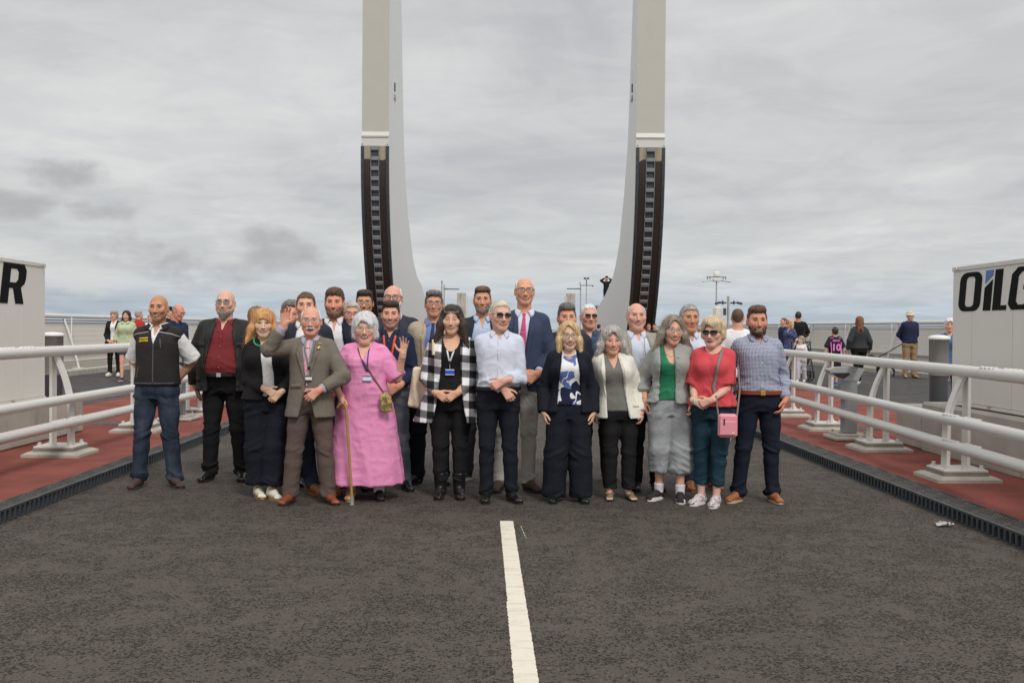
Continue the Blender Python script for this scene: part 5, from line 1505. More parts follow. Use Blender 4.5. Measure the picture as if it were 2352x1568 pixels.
# ------------------------------------------------------------------ lifting beams with racks
TA = math.radians(1.83); TF = v3_ = None
def tower(side):
    """local frame: y along the bridge, x across; origin on the bridge axis at road level"""
    T = thing('lifting_beam', ('left' if side < 0 else 'right')+' white curved lifting beam rising out of the crowd with a dark toothed rack', 'bridge beam', (.94*.957-41.2*math.sin(TA)*0, 0, 0), -TA)
    T.location = (1.27-41.2*math.sin(TA), 41.2-41.2*math.cos(TA), 0)
    xi, xo = (5.60, 6.72) if side < 0 else (4.62, 5.78)
    s = side; Yf = 41.2; Rr = 10.9
    def yfront(z): 
        zt = 9.0
        return Yf if z >= zt else Yf+Rr-math.sqrt(max(Rr*Rr-(zt-z)**2, .01))
    if side < 0: back = [(45.1, 16.3), (45.7, 13), (46.4, 9.88), (47.2, 8.2), (48.3, 6.84), (50.6, 4.88), (52.5, 4.2), (54.7, 3.84), (56.6, 3.3), (62, 2.6), (70, 1.9), (92, .9)]
    else: back = [(42.9, 16.3), (43.7, 13), (44.7, 9.65), (46.1, 7.69), (48.2, 5.64), (49.8, 4.8), (51.8, 4.14), (56, 3.48), (60.5, 2.98), (70, 1.9), (92, .9)]
    zs = [16.6+.0]+[15, 13, 11, 9.6]+[9.0-8.2*i/16 for i in range(17)]
    front = [(yfront(z), z) for z in zs]+[(yfront(.8)+3.5, .15), (92, .15)]
    poly = [(Yf, 17.2)]+front[1:]+back[::-1]+[((45.0 if side < 0 else 42.8), 17.2)]
    a, b = (-xo, -xi) if s < 0 else (xi, xo)
    mb = MB(); mb.prism(poly, 0, a, b); side_o = mb.mesh('beam_web'); side_o.materials.append(M_BEAM); side_o.materials.append(M_BEAM_SHADE)
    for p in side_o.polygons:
        if abs(p.normal.x) < .5 and p.normal.y < -.2: p.material_index = 1  # front faces take the tone with shade painted in
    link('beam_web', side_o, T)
    xm = (a+b)/2; w = b-a
    mb = MB(); mb.prism([(Yf-.10, 9.42), (Yf-.02, 9.42-.0), (Yf+.02, 9.62), (Yf-.02, 9.60)], 0, a-.012, b+.012); mb.box((xm, Yf-.01, 9.20), (w+.02, .06, .36)).build('sill_band', M_CABT, T)
    MB().box((xm, Yf-.03, 9.40), (w+.02, .10, .10), bev=.03).build('sill_nosing', M_WHITE, T)
    # rack: flanges, wear strips, teeth following the curve
    # arc-length samples
    L = []; z = 9.0; 
    pts = []
    th_ = 0.0
    while True:
        zz = 9.0-Rr*math.sin(th_); yy = Yf+Rr*(1-math.cos(th_))
        pts.append((yy, zz, th_)); th_ += .40/Rr*.5
        if zz < .2: break
    def band(x0, x1, o0, o1, name, mat):
        V = []; 
        for yy, zz, t in pts:
            ny, nz = -math.cos(t), -math.sin(t)
            for x in (x0, x1):
                V.append((x, yy+ny*o0, zz+nz*o0)); V.append((x, yy+ny*o1, zz+nz*o1))
        n = len(pts); Fs = []
        for i in range(n-1):
            A = i*4; B = A+4
            Fs += [(A+1, A+3, B+3, B+1), (A, A+1, B+1, B), (A+3, A+2, B+2, B+3)]
        Fs += [(0, 2, 3, 1)]
        me = pymesh(name, V, Fs); 
        bm = bmesh.new(); bm.from_mesh(me); bmesh.ops.recalc_face_normals(bm, faces=bm.faces); bm.to_mesh(me); bm.free()
        return link(name, me, T, mat)
    rw = w+.04; x0 = xm-rw/2
    f = lambda u: x0+rw*u
    band(f(0), f(1), .004, .09, 'rack_backing', M_PLATE)
    band(f(0), f(.105), .09, .15, 'rack_flange', M_PLATE); band(f(.895), f(1), .09, .15, 'rack_flange', M_PLATE)
    band(f(.115), f(.34), .092, .125, 'wear_strip', M_RUST); band(f(.66), f(.885), .092, .125, 'wear_strip', M_RUST)
    bo = MB()
    for i, (yy, zz, t) in enumerate(pts[:-1]):
        if i % 2 == 0 or 1:
            if i % 4 in (1, 3): continue
            ny, nz = -math.cos(t), -math.sin(t)
            for u in (.052, .948):
                for dd in ((-.06, .06) if (i//2) % 1 == 0 else (0,)):
                    c0 = np.array([f(u), yy+ny*.15+math.sin(t)*dd, zz+nz*.15-math.cos(t)*dd]); bo.tube([c0, c0+np.array([0, ny*.03, nz*.03])], .028, 6, sm=False)
    bo.build('bolts', M_PLATE, T)['kind'] = 'stuff'
    tb = MB(); tb.box((0, 0, 0), (rw*.30, .10, .165), bev=.02); tm = tb.mesh('rack_tooth'); tm.materials.append(M_GREYT)
    i = 0
    s_arc = .10
    while True:
        t = s_arc/Rr; zz = 9.0-Rr*math.sin(t); yy = Yf+Rr*(1-math.cos(t))
        if zz < .3: break
        o = link('rack_tooth', tm, T); o.location = (xm, yy-math.cos(t)*.135, zz-math.sin(t)*.135); o.rotation_euler = (t, 0, 0)
        s_arc += .405
    band(f(.345), f(.365), .09, .16, 'tooth_guide', M_GREYT); band(f(.635), f(.655), .09, .16, 'tooth_guide', M_GREYT)
    # inspection hatch on the inner face
    xin = (-xi if s < 0 else xi); d = -s
    hx = xin+d*.004
    hb = MB(); hb.box((hx, 42.6+.02, 11.95), (.008, .03, .9)); hb.box((hx, 43.05, 12.42), (.008, .03, .5), M=None)
    hb.build('hatch_edge', M_CABT, T); MB().box((xin+d*.02, 42.85, 11.85), (.04, .18, .34)).build('hatch_vent', M_DGREY, T)
    MB().box((xin+d*.03, 42.85, 11.42), (.06, .30, .20), bev=.02).box((xin+d*.06, 42.85, 11.28), (.04, .08, .10)).build('latch', M_STEEL, T)
    return T
t = NT('rack_wear_strip'); z_ = t.sep()[2]; n1 = t.noise(3, 5, .6); n2 = t.noise(30, 5, .7)
zz_ = t.mth('ADD', z_, t.mth('MULTIPLY', n1, .35))
c1 = t.mix(t.rng(n2, .35, .7), alb(46, 39, 34, .7), alb(68, 59, 52, .7)); c1 = t.mix(t.rng(zz_, 7.2, 8.6), t.mix(.5, c1, alb(34, 27, 22)), c1)
top_ = t.mix(t.rng(t.noise(1., 4, .6, vec=t.co((9, 9, .8))), .4, .7), alb(140, 130, 112, .62), alb(120, 108, 90, .62))
c1 = t.mix(t.rng(zz_, 8.60, 8.66), c1, top_)
M_RUST = t.set(c1, .75, spec=.25, bump=n2, bstr=.5, bdist=.02)
M_GREYT = plain('rack_teeth_steel', alb(106, 109, 111, .62), .5, .1, nscale=4, var=.2)
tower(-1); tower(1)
# service platform against the right beam's root, under the man with the camera
pf = thing('service_platform', 'grey service platform at the root of the right lifting beam', 'platform', (7.35, 63.0, 0))
MB().box((0, 0, 2.98), (1.6, 1.6, .08)).build('floor_plate', M_GREY, pf)
for a in (-.7, .7):
    for b in (-.7, .7): MB().box((a, b, 1.6), (.12, .12, 2.68)).build('leg', M_GREY, pf)

# ------------------------------------------------------------------ far columns, lamps, masts
def column_pier(x, y, w, h, cap, label):
    c = thing('concrete_pier', label, 'pier', (x, y, 0), 0, 'pale piers at the far end of the bridge')
    MB().box((0, 0, h/2), (w, .8, h), bev=.02).build('shaft', M_CONC, c)
    MB().box((w*.58*cap, .05, h/2-.1), (w*.16, .8, h-.2)).build('side_cover', M_WHITE, c)
column_pier(-2.10, 68, .60, 3.9, 1, 'pale concrete pier standing left of the tall man, far off')
column_pier(5.36, 68, .58, 3.93, -1, 'pale concrete pier standing right of the tall man, far off')
def lamp(x, y, h, side, label):
    l = thing('street_lamp', label, 'street lamp', (x, y, .2), 0, 'far street lamps')
    MB().tube([(0, 0, 0), (0, 0, h)], .045, 8).build('pole', M_STEEL, l)
    MB().box((side*.55, 0, h-.32), (1.0, .22, .06), bev=.01).box((side*.10, 0, h-.30), (.30, .08, .05)).build('lantern', M_DGREY, l)
lamp(-3.38, 70, 4.35, 1, 'slim street lamp with a flat head, left of the far pier')
lamp(6.65, 75, 4.65, -1, 'slim street lamp with a flat head, beside the wind gauge mast')
m = thing('mast', 'bare steel mast beside the far left street lamp', 'mast', (-3.80, 75, .2)); MB().tube([(0, 0, 0), (0, 0, 4.65)], .05, 8).build('pole', M_STEEL, m); MB().tube([(0, 0, 4.6), (0, 0, 4.85)], .04, 6).build('finial', M_DGREY, m)
m = thing('weather_mast', 'thin mast with spinning wind cups, right of the far pier', 'weather mast', (7.37, 78, .2))
MB().tube([(0, 0, 0), (0, 0, 4.7)], .035, 8).build('pole', M_STEEL, m)
MB().box((0, 0, 4.72), (1.0, .05, .05)).box((-.5, 0, 4.85), (.05, .05, .28)).box((.5, 0, 4.68), (.10, .05, .10)).tube([(0, 0, 4.7), (0, 0, 5.2)], .035, 6).build('crossarm', M_DGREY, m)
MB().lathe([(.09, 5.2), (.09, 5.34)], (.12, 0, 0), 8).lathe([(.09, 5.2), (.09, 5.34)], (-.12, 0, 0), 8).build('wind_cups', M_DGREY, m)
m = thing('floodlight_mast', 'tall lamp mast with flat floodlights and a domed top behind the white T-shirt', 'lamp mast', (13.55, 60, .2))
MB().tube([(0, 0, 0), (0, 0, 4.25)], [.060, .040], 10).build('pole', M_STEEL, m)
MB().lathe([(.20, 4.56), (.20, 4.78), (.14, 4.85), (.001, 4.87)], n=14).build('dome', M_CAB, m)
MB().box((-.56, 0, 4.27), (.62, .40, .045), M=Matrix.Rotation(-.12, 3, 'Y'), bev=.02).box((.56, 0, 4.27), (.62, .40, .045), M=Matrix.Rotation(.12, 3, 'Y'), bev=.02).box((0, 0, 4.34), (.42, .42, .18), bev=.02).build('floodlights', M_WHITE, m)
MB().box((0, 0, 4.52), (1.2, .06, .04)).box((-.55, 0, 4.45), (.04, .05, .16)).box((.55, 0, 4.45), (.04, .05, .16)).box((-.4, 0, 4.45), (.04, .05, .16)).box((.4, 0, 4.45), (.04, .05, .16)).build('bracket', M_DGREY, m)
m = thing('camera_pole', 'steel pole with two small cameras and a white radio box', 'camera pole', (5.95, 25.0, .2))
MB().tube([(0, 0, 0), (0, 0, 2.19)], .030, 10).build('pole', M_STEEL, m)
for sg in (-1, 1):
    MB().tube([(sg*.05, 0, 2.02), (sg*.19, 0, 2.03)], .022, 6).tube([(sg*.13, 0, 2.03), (sg*.15, 0, 2.03)], .055, 10).tube([(sg*.20, -.02, 2.035), (sg*.34, -.06, 2.0)], .030, 8).build('camera', M_DGREY, m)
MB().box((-.27, 0, 1.78), (.22, .16, .34), bev=.06).build('radio_box', M_CAB, m); MB().box((-.09, 0, 1.80), (.06, .08, .18)).build('bracket', M_DGREY, m)
for (x, y, nm) in ((-1.12, 34, 'small black box on a post behind the bearded man in navy blazer'),):
    bx = thing('signal_box', nm, 'signal box', (x, y, 0)); MB().box((0, 0, 1.6), (.30, .2, .42)).build('housing', M_BLACK, bx); MB().tube([(0, 0, 0), (0, 0, 1.4)], .05, 8).build('post', M_DGREY, bx)

# ================================================================== THE PEOPLE
def pat(name, fn, rough=.85, bstr=.5):
    key = ('pat', name)
    if key in _mc: return _mc[key]
    t = NT(name); x, y, z = t.sep(); col = fn(t, x, y, z)
    wr = t.noise(9, 5, .6, vec=t.co((1.2, 1.2, .7)), dist=1.2)
    m = t.set(col, rough, spec=.25, bump=wr, bstr=bstr, bdist=.02); _mc[key] = m; return m
def stripes(t, v, period, duty=.5): return t.mth('LESS_THAN', t.mth('FRACT', t.mth('DIVIDE', t.mth('ADD', v, 10.0), period)), duty)
def gingham(t, x, y, z):
    a, b = stripes(t, x, .012), stripes(t, z, .012)
    return t.mix(t.mth('MULTIPLY', t.mth('ADD', a, b), .5), alb(190, 194, 210), alb(48, 54, 84))
def plaid(t, x, y, z):
    d = t.noise(3, 2); xx = t.mth('ADD', x, t.mth('MULTIPLY', d, .03)); zz = t.mth('ADD', z, t.mth('MULTIPLY', x, .12))
    a, b = stripes(t, xx, .125), stripes(t, t.mth('ADD', zz, .02), .135); s_ = t.mth('MULTIPLY', t.mth('ADD', a, b), .5)
    fine = t.mth('MULTIPLY', t.rng(t.noise(330, 1), .3, .7), 1)
    gy = t.mix(fine, alb(70, 70, 72), alb(130, 130, 132))
    return t.mix(t.rng(s_, .74, .76, smooth=False), t.mix(t.rng(s_, .24, .26, smooth=False), alb(24, 23, 25), gy), alb(215, 212, 215))
def printtop(t, x, y, z):
    v = t.co((1, .3, .8), (.31, 0, .13)); n1 = t.noise(7.5, 1, .4, vec=v, dist=.6); n2 = t.noise(8.2, 1, .4, vec=t.co((1, .3, .9), (2.3, 0, .7)), dist=.8)
    c = t.mix(t.rng(n1, .545, .55), alb(222, 218, 220), alb(28, 33, 58)); c = t.mix(t.rng(n2, .585, .59), c, alb(84, 102, 156))
    st = t.rng(t.mth('ABSOLUTE', t.mth('SUBTRACT', t.noise(7, 1, .4, vec=t.co((1.3, .3, .6), (5, 0, 2))), .5)), .010, .014)
    return t.mix(st, alb(225, 221, 222), c)
M_GING = pat('gingham', gingham); M_PLAID = pat('buffalo_plaid', plaid, .9); M_PRINT = pat('abstract_print', printtop, .8)
M_STRIPE = pat('striped_shirting', lambda t, x, y, z: t.mix(stripes(t, x, .012, .4), alb(215, 206, 216), alb(140, 120, 150)))
M_PTIE = pat('pink_dotted_tie', lambda t, x, y, z: t.mix(t.rng(t.voro(150, rnd=0.), .28, .34), alb(225, 150, 180), alb(176, 40, 92)), .6, .1)
M_SPOT = pat('navy_spotted_tie', lambda t, x, y, z: t.mix(t.rng(t.voro(120), .16, .24), alb(110, 115, 130), alb(38, 42, 58)), .6, .1)
M_FLOR = pat('blue_floral_dress', lambda t, x, y, z: t.mix(t.rng(t.voro(38), .25, .35), alb(130, 140, 175), alb(54, 64, 100)))
M_TAP = pat('floral_tapestry', lambda t, x, y, z: t.mix(t.rng(t.noise(24, 3), .45, .55), t.mix(t.rng(t.noise(33, 2, .5, vec=t.co(loc=(3, 1, 2))), .5, .6), alb(90, 104, 62), alb(150, 70, 54)), alb(178, 150, 96)), .8)
M_SNKF = pat('floral_canvas', lambda t, x, y, z: t.mix(t.rng(t.noise(60, 2), .5, .6), alb(196, 186, 184), alb(128, 116, 126)), .7)
def mel(name, c, v=.35, sc=300):
    return pat(name, lambda t, x, y, z: t.mix(t.rng(t.noise(sc, 2, .6), .3, .7), tuple(q*(1-v) for q in c), tuple(min(1, q*(1+v*.6)) for q in c)), .88)
def denim(name, c):
    def f(t, x, y, z):
        n = t.noise(4, 5, .6, vec=t.co((1.6, 1.6, .8))); f_ = t.noise(260, 2)
        d = t.mix(t.rng(n, .38, .68), c, tuple(min(1, q*2.1+.012) for q in c)); return t.mix(t.rng(f_, .4, .7, 0, .3), d, tuple(min(1, q*1.9) for q in c))
    return pat(name, f, .85)
WHT = cloth('white_cotton', alb(226, 224, 240, .80)); LILAC = cloth('pale_lilac_cotton', alb(198, 203, 230, .80)); SKYB = cloth('pale_blue_cotton', alb(172, 188, 212, .8)); BLUS = cloth('mid_blue_cotton', alb(112, 126, 170, .8))
RED_ = cloth('maroon_cotton', alb(112, 42, 46)); BLK = cloth('black_cloth', (.014, .013, .014)); BLKJ = cloth('black_waxed_cotton', (.026, .026, .025), rough=.6); VEST = cloth('black_softshell', (.030, .027, .027))
NAVY = cloth('navy_cloth', alb(32, 36, 52)); NAVYD = cloth('dark_navy_cloth', (.012, .014, .022)); NAVS = cloth('navy_suiting', alb(44, 48, 60)); NAVB = cloth('navy_shirting', alb(34, 42, 66))
BRN = mel('brown_grey_suiting', alb(112, 104, 94)); BRNT = mel('brown_trouser_cloth', alb(92, 78, 72)); PINK = cloth('pink_linen', alb(234, 136, 176)); PTIE = cloth('pale_pink_tie', alb(226, 160, 172), rough=.5)
BLUJ = mel('blue_linen_jacket', alb(56, 66, 88)); STONE = cloth('stone_chino', alb(172, 168, 160)); CREAM = cloth('cream_wool', alb(226, 211, 199)); GTEE = mel('grey_linen_tee', alb(112, 112, 106), .15)
LINEN = mel('grey_linen', alb(148, 150, 152), .22); LINJ = mel('silver_grey_linen', alb(146, 148, 144), .15); GREEN = cloth('emerald_satin', alb(36, 112, 78), rough=.45); CORAL = cloth('coral_red_linen', alb(196, 74, 80)); TEAL = cloth('dark_teal_chino', alb(28, 52, 64))
GTRS = cloth('grey_trouser_cloth', alb(92, 96, 104)); TANJ = cloth('tan_blazer_cloth', alb(170, 156, 136)); OLIVE = cloth('dark_olive_cloth', alb(50, 47, 40)); GBLZ = mel('grey_beige_tweed', alb(150, 148, 138), .3)
JEAN = denim('blue_denim', alb(34, 41, 53)); JEAN2 = denim('mid_denim', alb(44, 54, 70)); DENS = denim('denim_shirt', alb(38, 52, 70)); BEIGE = cloth('beige_cloth', alb(190, 172, 142)); CANV = cloth('natural_canvas', alb(214, 200, 172)); CHINO = cloth('tan_chino', alb(140, 118, 90))
SAGE = cloth('sage_fleece', alb(176, 184, 150)); REDP = cloth('red_polo', alb(168, 52, 46)); CHAR = cloth('charcoal_denim', alb(52, 54, 56)); MID = cloth('midnight_knit', alb(36, 40, 66)); GREYT = cloth('light_grey_jersey', alb(176, 178, 184))
L_BLK = plain('black_leather', (.014, .013, .013), .28); L_BRN = plain('brown_suede', alb(70, 54, 46), .8); L_TAN = plain('tan_leather', alb(148, 92, 56), .4, var=.15); L_CHES = plain('chestnut_leather', alb(124, 66, 42), .32, var=.15)
R_BLK = plain('black_rubber', (.02, .02, .02), .7); R_WHT = plain('white_rubber', alb(212, 208, 200), .7); R_GUM = plain('gum_rubber', alb(156, 118, 76), .7); S_WHT = plain('white_shoe_leather', alb(212, 206, 192), .6); S_GRY = plain('grey_shoe_cloth', alb(64, 70, 78), .8); S_BLK = plain('black_shoe_knit', (.022, .022, .024), .8)
S_BEI = plain('beige_shoe', alb(196, 154, 116), .6); S_OLI = plain('olive_sandal', alb(112, 104, 82), .8); FRB = plain('black_spectacle_frame', (.015, .015, .016), .3); FRM = plain('metal_spectacle_frame', alb(120, 112, 104), .3, .8); FRR = plain('brown_spectacle_frame', alb(70, 44, 36), .3)
LDK = plain('dark_sunglass_lens', (.012, .010, .010), .08, spec=.8, var=0); GOLD = plain('gold', alb(210, 170, 90), .3, .9); SILV = plain('silver', alb(200, 200, 200), .3, .9); BTNW = plain('pale_button', alb(225, 222, 220), .4); BTND = plain('dark_button', (.05, .045, .04), .4)
_l = NT('clear_spectacle_lens'); _l.set((.85, .88, .9), .04); _l.b.inputs['Alpha'].default_value = .10; LCL = _l.m
_l = NT('tinted_spectacle_lens'); _l.set((.30, .30, .32), .06); _l.b.inputs['Alpha'].default_value = .45; LTN = _l.m
HBRN = hair_mat('brown', (.15, .095, .058), (.050, .032, .020)); HDK = hair_mat('dark', (.060, .042, .032), (.016, .012, .010)); HWH = hair_mat('white', (.80, .79, .79), (.55, .54, .54)); HGR = hair_mat('grey', (.42, .40, .37), (.17, .155, .145)); HSP = hair_mat('pepper', (.20, .185, .175), (.045, .040, .038))
HBL = hair_mat('blonde', (.72, .50, .27), (.40, .25, .11)); HST = hair_mat('strawberry', (.74, .40, .17), (.44, .20, .07)); HBL2 = hair_mat('ash_blonde', (.70, .55, .36), (.36, .26, .15)); HLG = hair_mat('light_grey', (.56, .53, .49), (.27, .25, .23)); HGB = hair_mat('grey_brown', (.36, .30, .24), (.10, .08, .06)); HRD = hair_mat('auburn', (.24, .105, .045), (.075, .030, .014)); HWB = hair_mat('white_blond', (.66, .58, .46), (.42, .35, .25)); HGD = hair_mat('greying_beard', (.26, .22, .19), (.070, .055, .045))
def L(p, x, y, z):
    a = p.root.rotation_euler[2]; o = p.root.location
    return (o[0]+x*math.cos(a)-y*math.sin(a), o[1]+x*math.sin(a)+y*math.cos(a), o[2]+z)
GB = ([.44, .58, .62, .70, .83], [.075, .012, .003, .020, .052]); GO = ([.44, .62, .74, .83], [.105, .085, .075, .058]); 
def suit(p, shirt, jack, trs, g=None, tie=None, ej=.026, hem=.465, x0=0., lap=True, notch=.77, col=True, sl=(.90, .90), belt=L_BLK, vneck=None, wide=(1.0, 1.0, 1.05), flare=.015, tkw=None, collar_kw=None, amp=1., jname='jacket', btn=None, lapmat=None, gapx=None):
    p.body(); p.top('shirt', shirt, e=.011, hem=.57, sleeves=(.95, .95), neck=None if tie else ('v', vneck or .80, .028), amp=.45, loose=.9)
    g = g or GB
    p.top(jname, jack, e=ej, hem=hem, sleeves=sl, fold='jacket', gap=(g[0], g[1], gapx if gapx is not None else x0), flare=flare, pad=.004, key='jacket', cuff=None, amp=amp, loose=1.1)
    if col: p.collar(shirt, **(collar_kw or {}))
    if tie: p.tie(tie, **(tkw or {}))
    if lap:
        zb = .62 if g is GB else .50; xb = .004 if g is GB else g[1][0]*.8
        p.lapels(lapmat or jack, 'jacket', zt=.828, zb=zb, xt=g[1][-1], xb=xb if g is GB else g[1][1], wmax=.060 if g is GB else .052, notch=notch, x0=x0)
    p.trousers(trs, wide=wide)
    if belt: p.belt(belt, z=.583, e=.016, buckle=SILV)
    return p

# ---- 1 man in black softshell vest
p = Person('bald smiling man in a black zip vest over a white short-sleeved shirt, leftmost', -3.205, 9.60, 1.835, w=1.07, belly=.012, sh=1.04, lean=(.015, 0), armL=('back', dict(W=(-.10, .16, .99), hint=(-.7, .3, 0))), armR=('back', dict(W=(.12, .16, .99), hint=(.7, .3, 0))),
           feet=((-.165, -.03, -4), (.155, .03, 38)), skin=(196, 142, 112), head=dict(smile=1.15, shade=.42, scalp=.16, eyes=.5, yaw=2, flush=.2, browcol=(.03, .02, .015)), head_h=.252)
p.body(); p.top('shirt', WHT, e=.013, hem=.56, sleeves=(.47, .47), neck=('v', .785, .034), loose=1.3, cuff=None); p.collar(WHT, drop=.05, zt=.865)
p.top('vest', VEST, e=.030, hem=.535, sleeves=(0, 0), neck=('v', .745, .060), fold='jacket', key='vest', flare=.004); p.collar(VEST, name='vest_collar', r=.088, zt=.862, ht=.055, drop=.035, gap=30, th=.006, flare=.022)
p.ribbon('zip', [(.015, 1.36), (.012, 1.0)], .010, plain('zip_tape', alb(80, 80, 84), .4), 'vest', .004)
for sg in (-1, 1): p.ribbon('piping', [(sg*.245, 1.435), (sg*.16, 1.468), (sg*.05, 1.487)], .006, plain('reflective_piping', alb(170, 170, 172), .4), 'vest', .004)
p.ribbon('side_panel', [(-.205, 1.25), (-.195, 1.13)], .035, cloth('slate_softshell', alb(74, 78, 86)), 'vest', .003)
o = p.ribbon('logo_patch', [(-.128, 1.408), (-.038, 1.416)], .040, plain('yellow_patch', alb(236, 178, 40), .6), 'vest', .005, ncol=5)
p.surf_text('logo_lettering', 'FARRANS', .0205, -.083, 1.4165, M_BLACK, 'vest', .0085, .2, .0008, o, .08)
p.ribbon('logo_rule', [(-.108, 1.3975), (-.058, 1.4005)], .003, M_BLACK, 'vest', .0085, parent=o)
p.ribbon('pocket_zip', [(.075, 1.42), (.085, 1.33)], .008, plain('zip_tape', (0, 0, 0)), 'vest', .004); p.ribbon('pocket_zip', [(-.135, 1.15), (-.155, 1.05)], .008, plain('zip_tape', (0, 0, 0)), 'vest', .004)
p.ribbon('hem_band', [(-.19, .992), (.19, .992)], .028, cloth('slate_softshell', (0, 0, 0)), 'vest', .003, ncol=3)
p.trousers(JEAN, wide=(1.05, 1.1, 1.15), e=.010, amp=1.3, breaks=1.4, waist=.57); p.shoes(L_BRN, plain('brown_sole', alb(60, 50, 40), .8), lace=BTND)

# ---- 2 big man, waxed jacket, red shirt
p = Person('big bald man with grey goatee in open black jacket and maroon shirt', -2.672, 10.03, 1.905, w=1.22, belly=.055, sh=1.02, armL=('sides', dict(W=(-.30, .03, .93), hint=(-1, .5, 0), d=(.2, .1, -1))), armR=('sides', dict(W=(.30, .05, .93), hint=(1, .5, 0))),
           feet=((-.15, 0, -14), (.16, .03, 14)), skin=(214, 168, 150), head=dict(smile=.8, fat=.007, jaw=1.1, eyes=.25, yaw=1, flush=.4, browcol=(.12, .10, .09)), head_h=.262)
p.body(); p.top('shirt', RED_, e=.014, hem=.55, neck=('v', .785, .04)); p.collar(RED_, drop=.055, zt=.858, spread=.07); p.placket(RED_, z0=.57, z1=.785); p.btn('shirt', [.60, .655, .71, .76], plain('red_button', alb(190, 90, 100)))
p.top('jacket', BLKJ, e=.040, hem=.475, fold='jacket', gap=([.44, .62, .83], [.135, .150, .075], .015), amp=1.5, flare=.03, sleeves=(.95, .95), loose=1.15, key='jacket'); p.collar(BLKJ, name='jacket_collar', r=.105, zt=.852, ht=.065, drop=.03, gap=58, th=.006, flare=.03)
for sg in (-1, 1):
    p.ribbon('storm_flap', [(sg*.175, 1.52), (sg*.175, .95)], .035, BLKJ, 'jacket', .006); p.ribbon('pocket_flap', [(sg*.20-.045, 1.365), (sg*.20+.045, 1.36)], .05, BLKJ, 'jacket', .008)
p.ribbon('pocket_flap', [(-.30, 1.02), (-.20, 1.02)], .05, BLKJ, 'jacket', .009)
p.trousers(BLK, wide=(1.05, 1.1, 1.15), amp=1.3, breaks=1.3); p.belt(L_BLK, z=.560, e=.030, buckle=SILV); p.shoes(L_BLK, R_BLK); p.beard(HGD, 'chin', t=.004); p.glasses(FRM, LTN, r=.0012, w=.027, ht=.016)

# ---- 3 strawberry blonde woman
p = Person('strawberry blonde woman in black jacket, white top and wide navy trousers', -2.02, 9.03, 1.70, 'f', yaw=6, w=1.12, lean=(-.06, 0), armL=('clasp', dict(W=(.0, -.20, .99), d=(.85, -.1, -.45))), armR=('clasp', dict(W=(.13, -.20, .96), d=(-.7, -.1, -.6))),
           feet=((-.09, .05, 20), (.04, -.05, 30)), skin=(226, 180, 160), head=dict(smile=1.0, yaw=6, hairtop=.018, fat=.003, eyes=.45, browcol=(.22, .13, .08)), head_h=.236)
p.body(); p.top('top', WHT, e=.012, hem=.54, under=True, sleeves=(.18, .18), neck=('scoop', .775, .062)); p.top('jacket', BLK, e=.026, hem=.525, fold='jacket', gap=([.50, .70, .80, .83], [.055, .045, .045, .060], .035), sleeves=(.97, .97), key='jacket', flare=.02, bust=1.)
p.trousers(NAVYD, wide=(1.3, 1.75, 2.1), hem=.075, e=.012, k=.014, amp=1.2); p.shoes(S_WHT, R_GUM, kind='sneaker', lace=R_WHT)
for k, sg in (('L', 1), ('R', 1)): pass
p.hair(HST, 'long', t=.016, hl=.036, vol=dict(len=.21, wide=.075, face=.058, fwd=-.03), seed=3, strands=420, slen=.10, wind=(-.012, 0), amp=.006); p.earrings(SILV, .009)
mb = MB(); mb.tube([(-.06-.062*math.cos(t)*1.0+.0, -.035-.060*math.sin(t), 1.425-.052*math.sin(t)) for t in np.linspace(-.4, 3.5, 24)], .0085, 8); mb.build('necklace', plain('green_beads', alb(46, 140, 100), .4), p.root)

# ---- 4 waving man in brown-grey suit
p = Person('white-haired man with moustache waving in a brown-grey suit and pink tie', -1.586, 8.75, 1.718, w=1.04, belly=.012, armL=('wave', dict(W=(-.175, -.27, 1.565), d=(.08, -.12, 1), n=(.25, -1, 0), curl=.16, spread=.45, hint=(-1, -.5, -.9), thumb=1.0)),
           armR=('clasp', dict(W=(.105, -.205, 1.0), d=(-.75, -.2, -.62), curl=.35, n=(0, 1, 0), hint=(1, .2, -.25), spread=.2)), feet=((-.175, 0, -14), (.16, .02, 32)), skin=(218, 158, 140), head=dict(smile=1.25, teeth=False, wrinkle=1, eyes=.35, yaw=6, flush=.8, fat=.002, browcol=(.38, .34, .32)), head_h=.252)
suit(p, mel('lilac_check_shirting', alb(166, 158, 176), .18), BRN, BRNT, tie=PTIE, hem=.445, x0=-.01, tkw=dict(x=-.008, w=.078), wide=(1.05, 1.15, 1.3), flare=.03, sl=(.86, .90))
p.hair(HWH, 'rim', t=.0045, strands=40, slen=.02); p.beard(HWH, 'mo', t=.010); p.glasses(FRM, LCL, r=.0011, w=.026, ht=.015); p.shoes(L_CHES, R_BLK, lace=BTND)
p.lanyard(cloth('grey_lanyard', alb(118, 128, 126)), ['shirt', 'jacket'], zt=.845, xt=.050, zj=.70, xj=.012, w=.016, card=1, card_mat=plain('badge_card', alb(220, 222, 215), .4), clip=SILV, csz=(.056, .048), drop=.075, reel=L_BLK, off=.012, card_border=M_BLACK)
p.ribbon('lapel_badge', [(.088, 1.385), (.088, 1.352)], .028, GOLD, 'jacket', .010); p.ribbon('lapel_pin', [(.078, 1.405), (.105, 1.400)], .012, plain('enamel_pin', alb(120, 160, 120), .3), 'jacket', .011); p.ribbon('pocket_flap', [(-.155, 1.03), (-.055, 1.04)], .040, BRN, 'jacket', .007)
p.btn('jacket', [.615, .68], BTND, x=-.02, r=.009); p.ribbon('tie_clip', [(-.03, 1.395-.03), (.012, 1.397-.03)], .004, GOLD, 'shirt', .018)

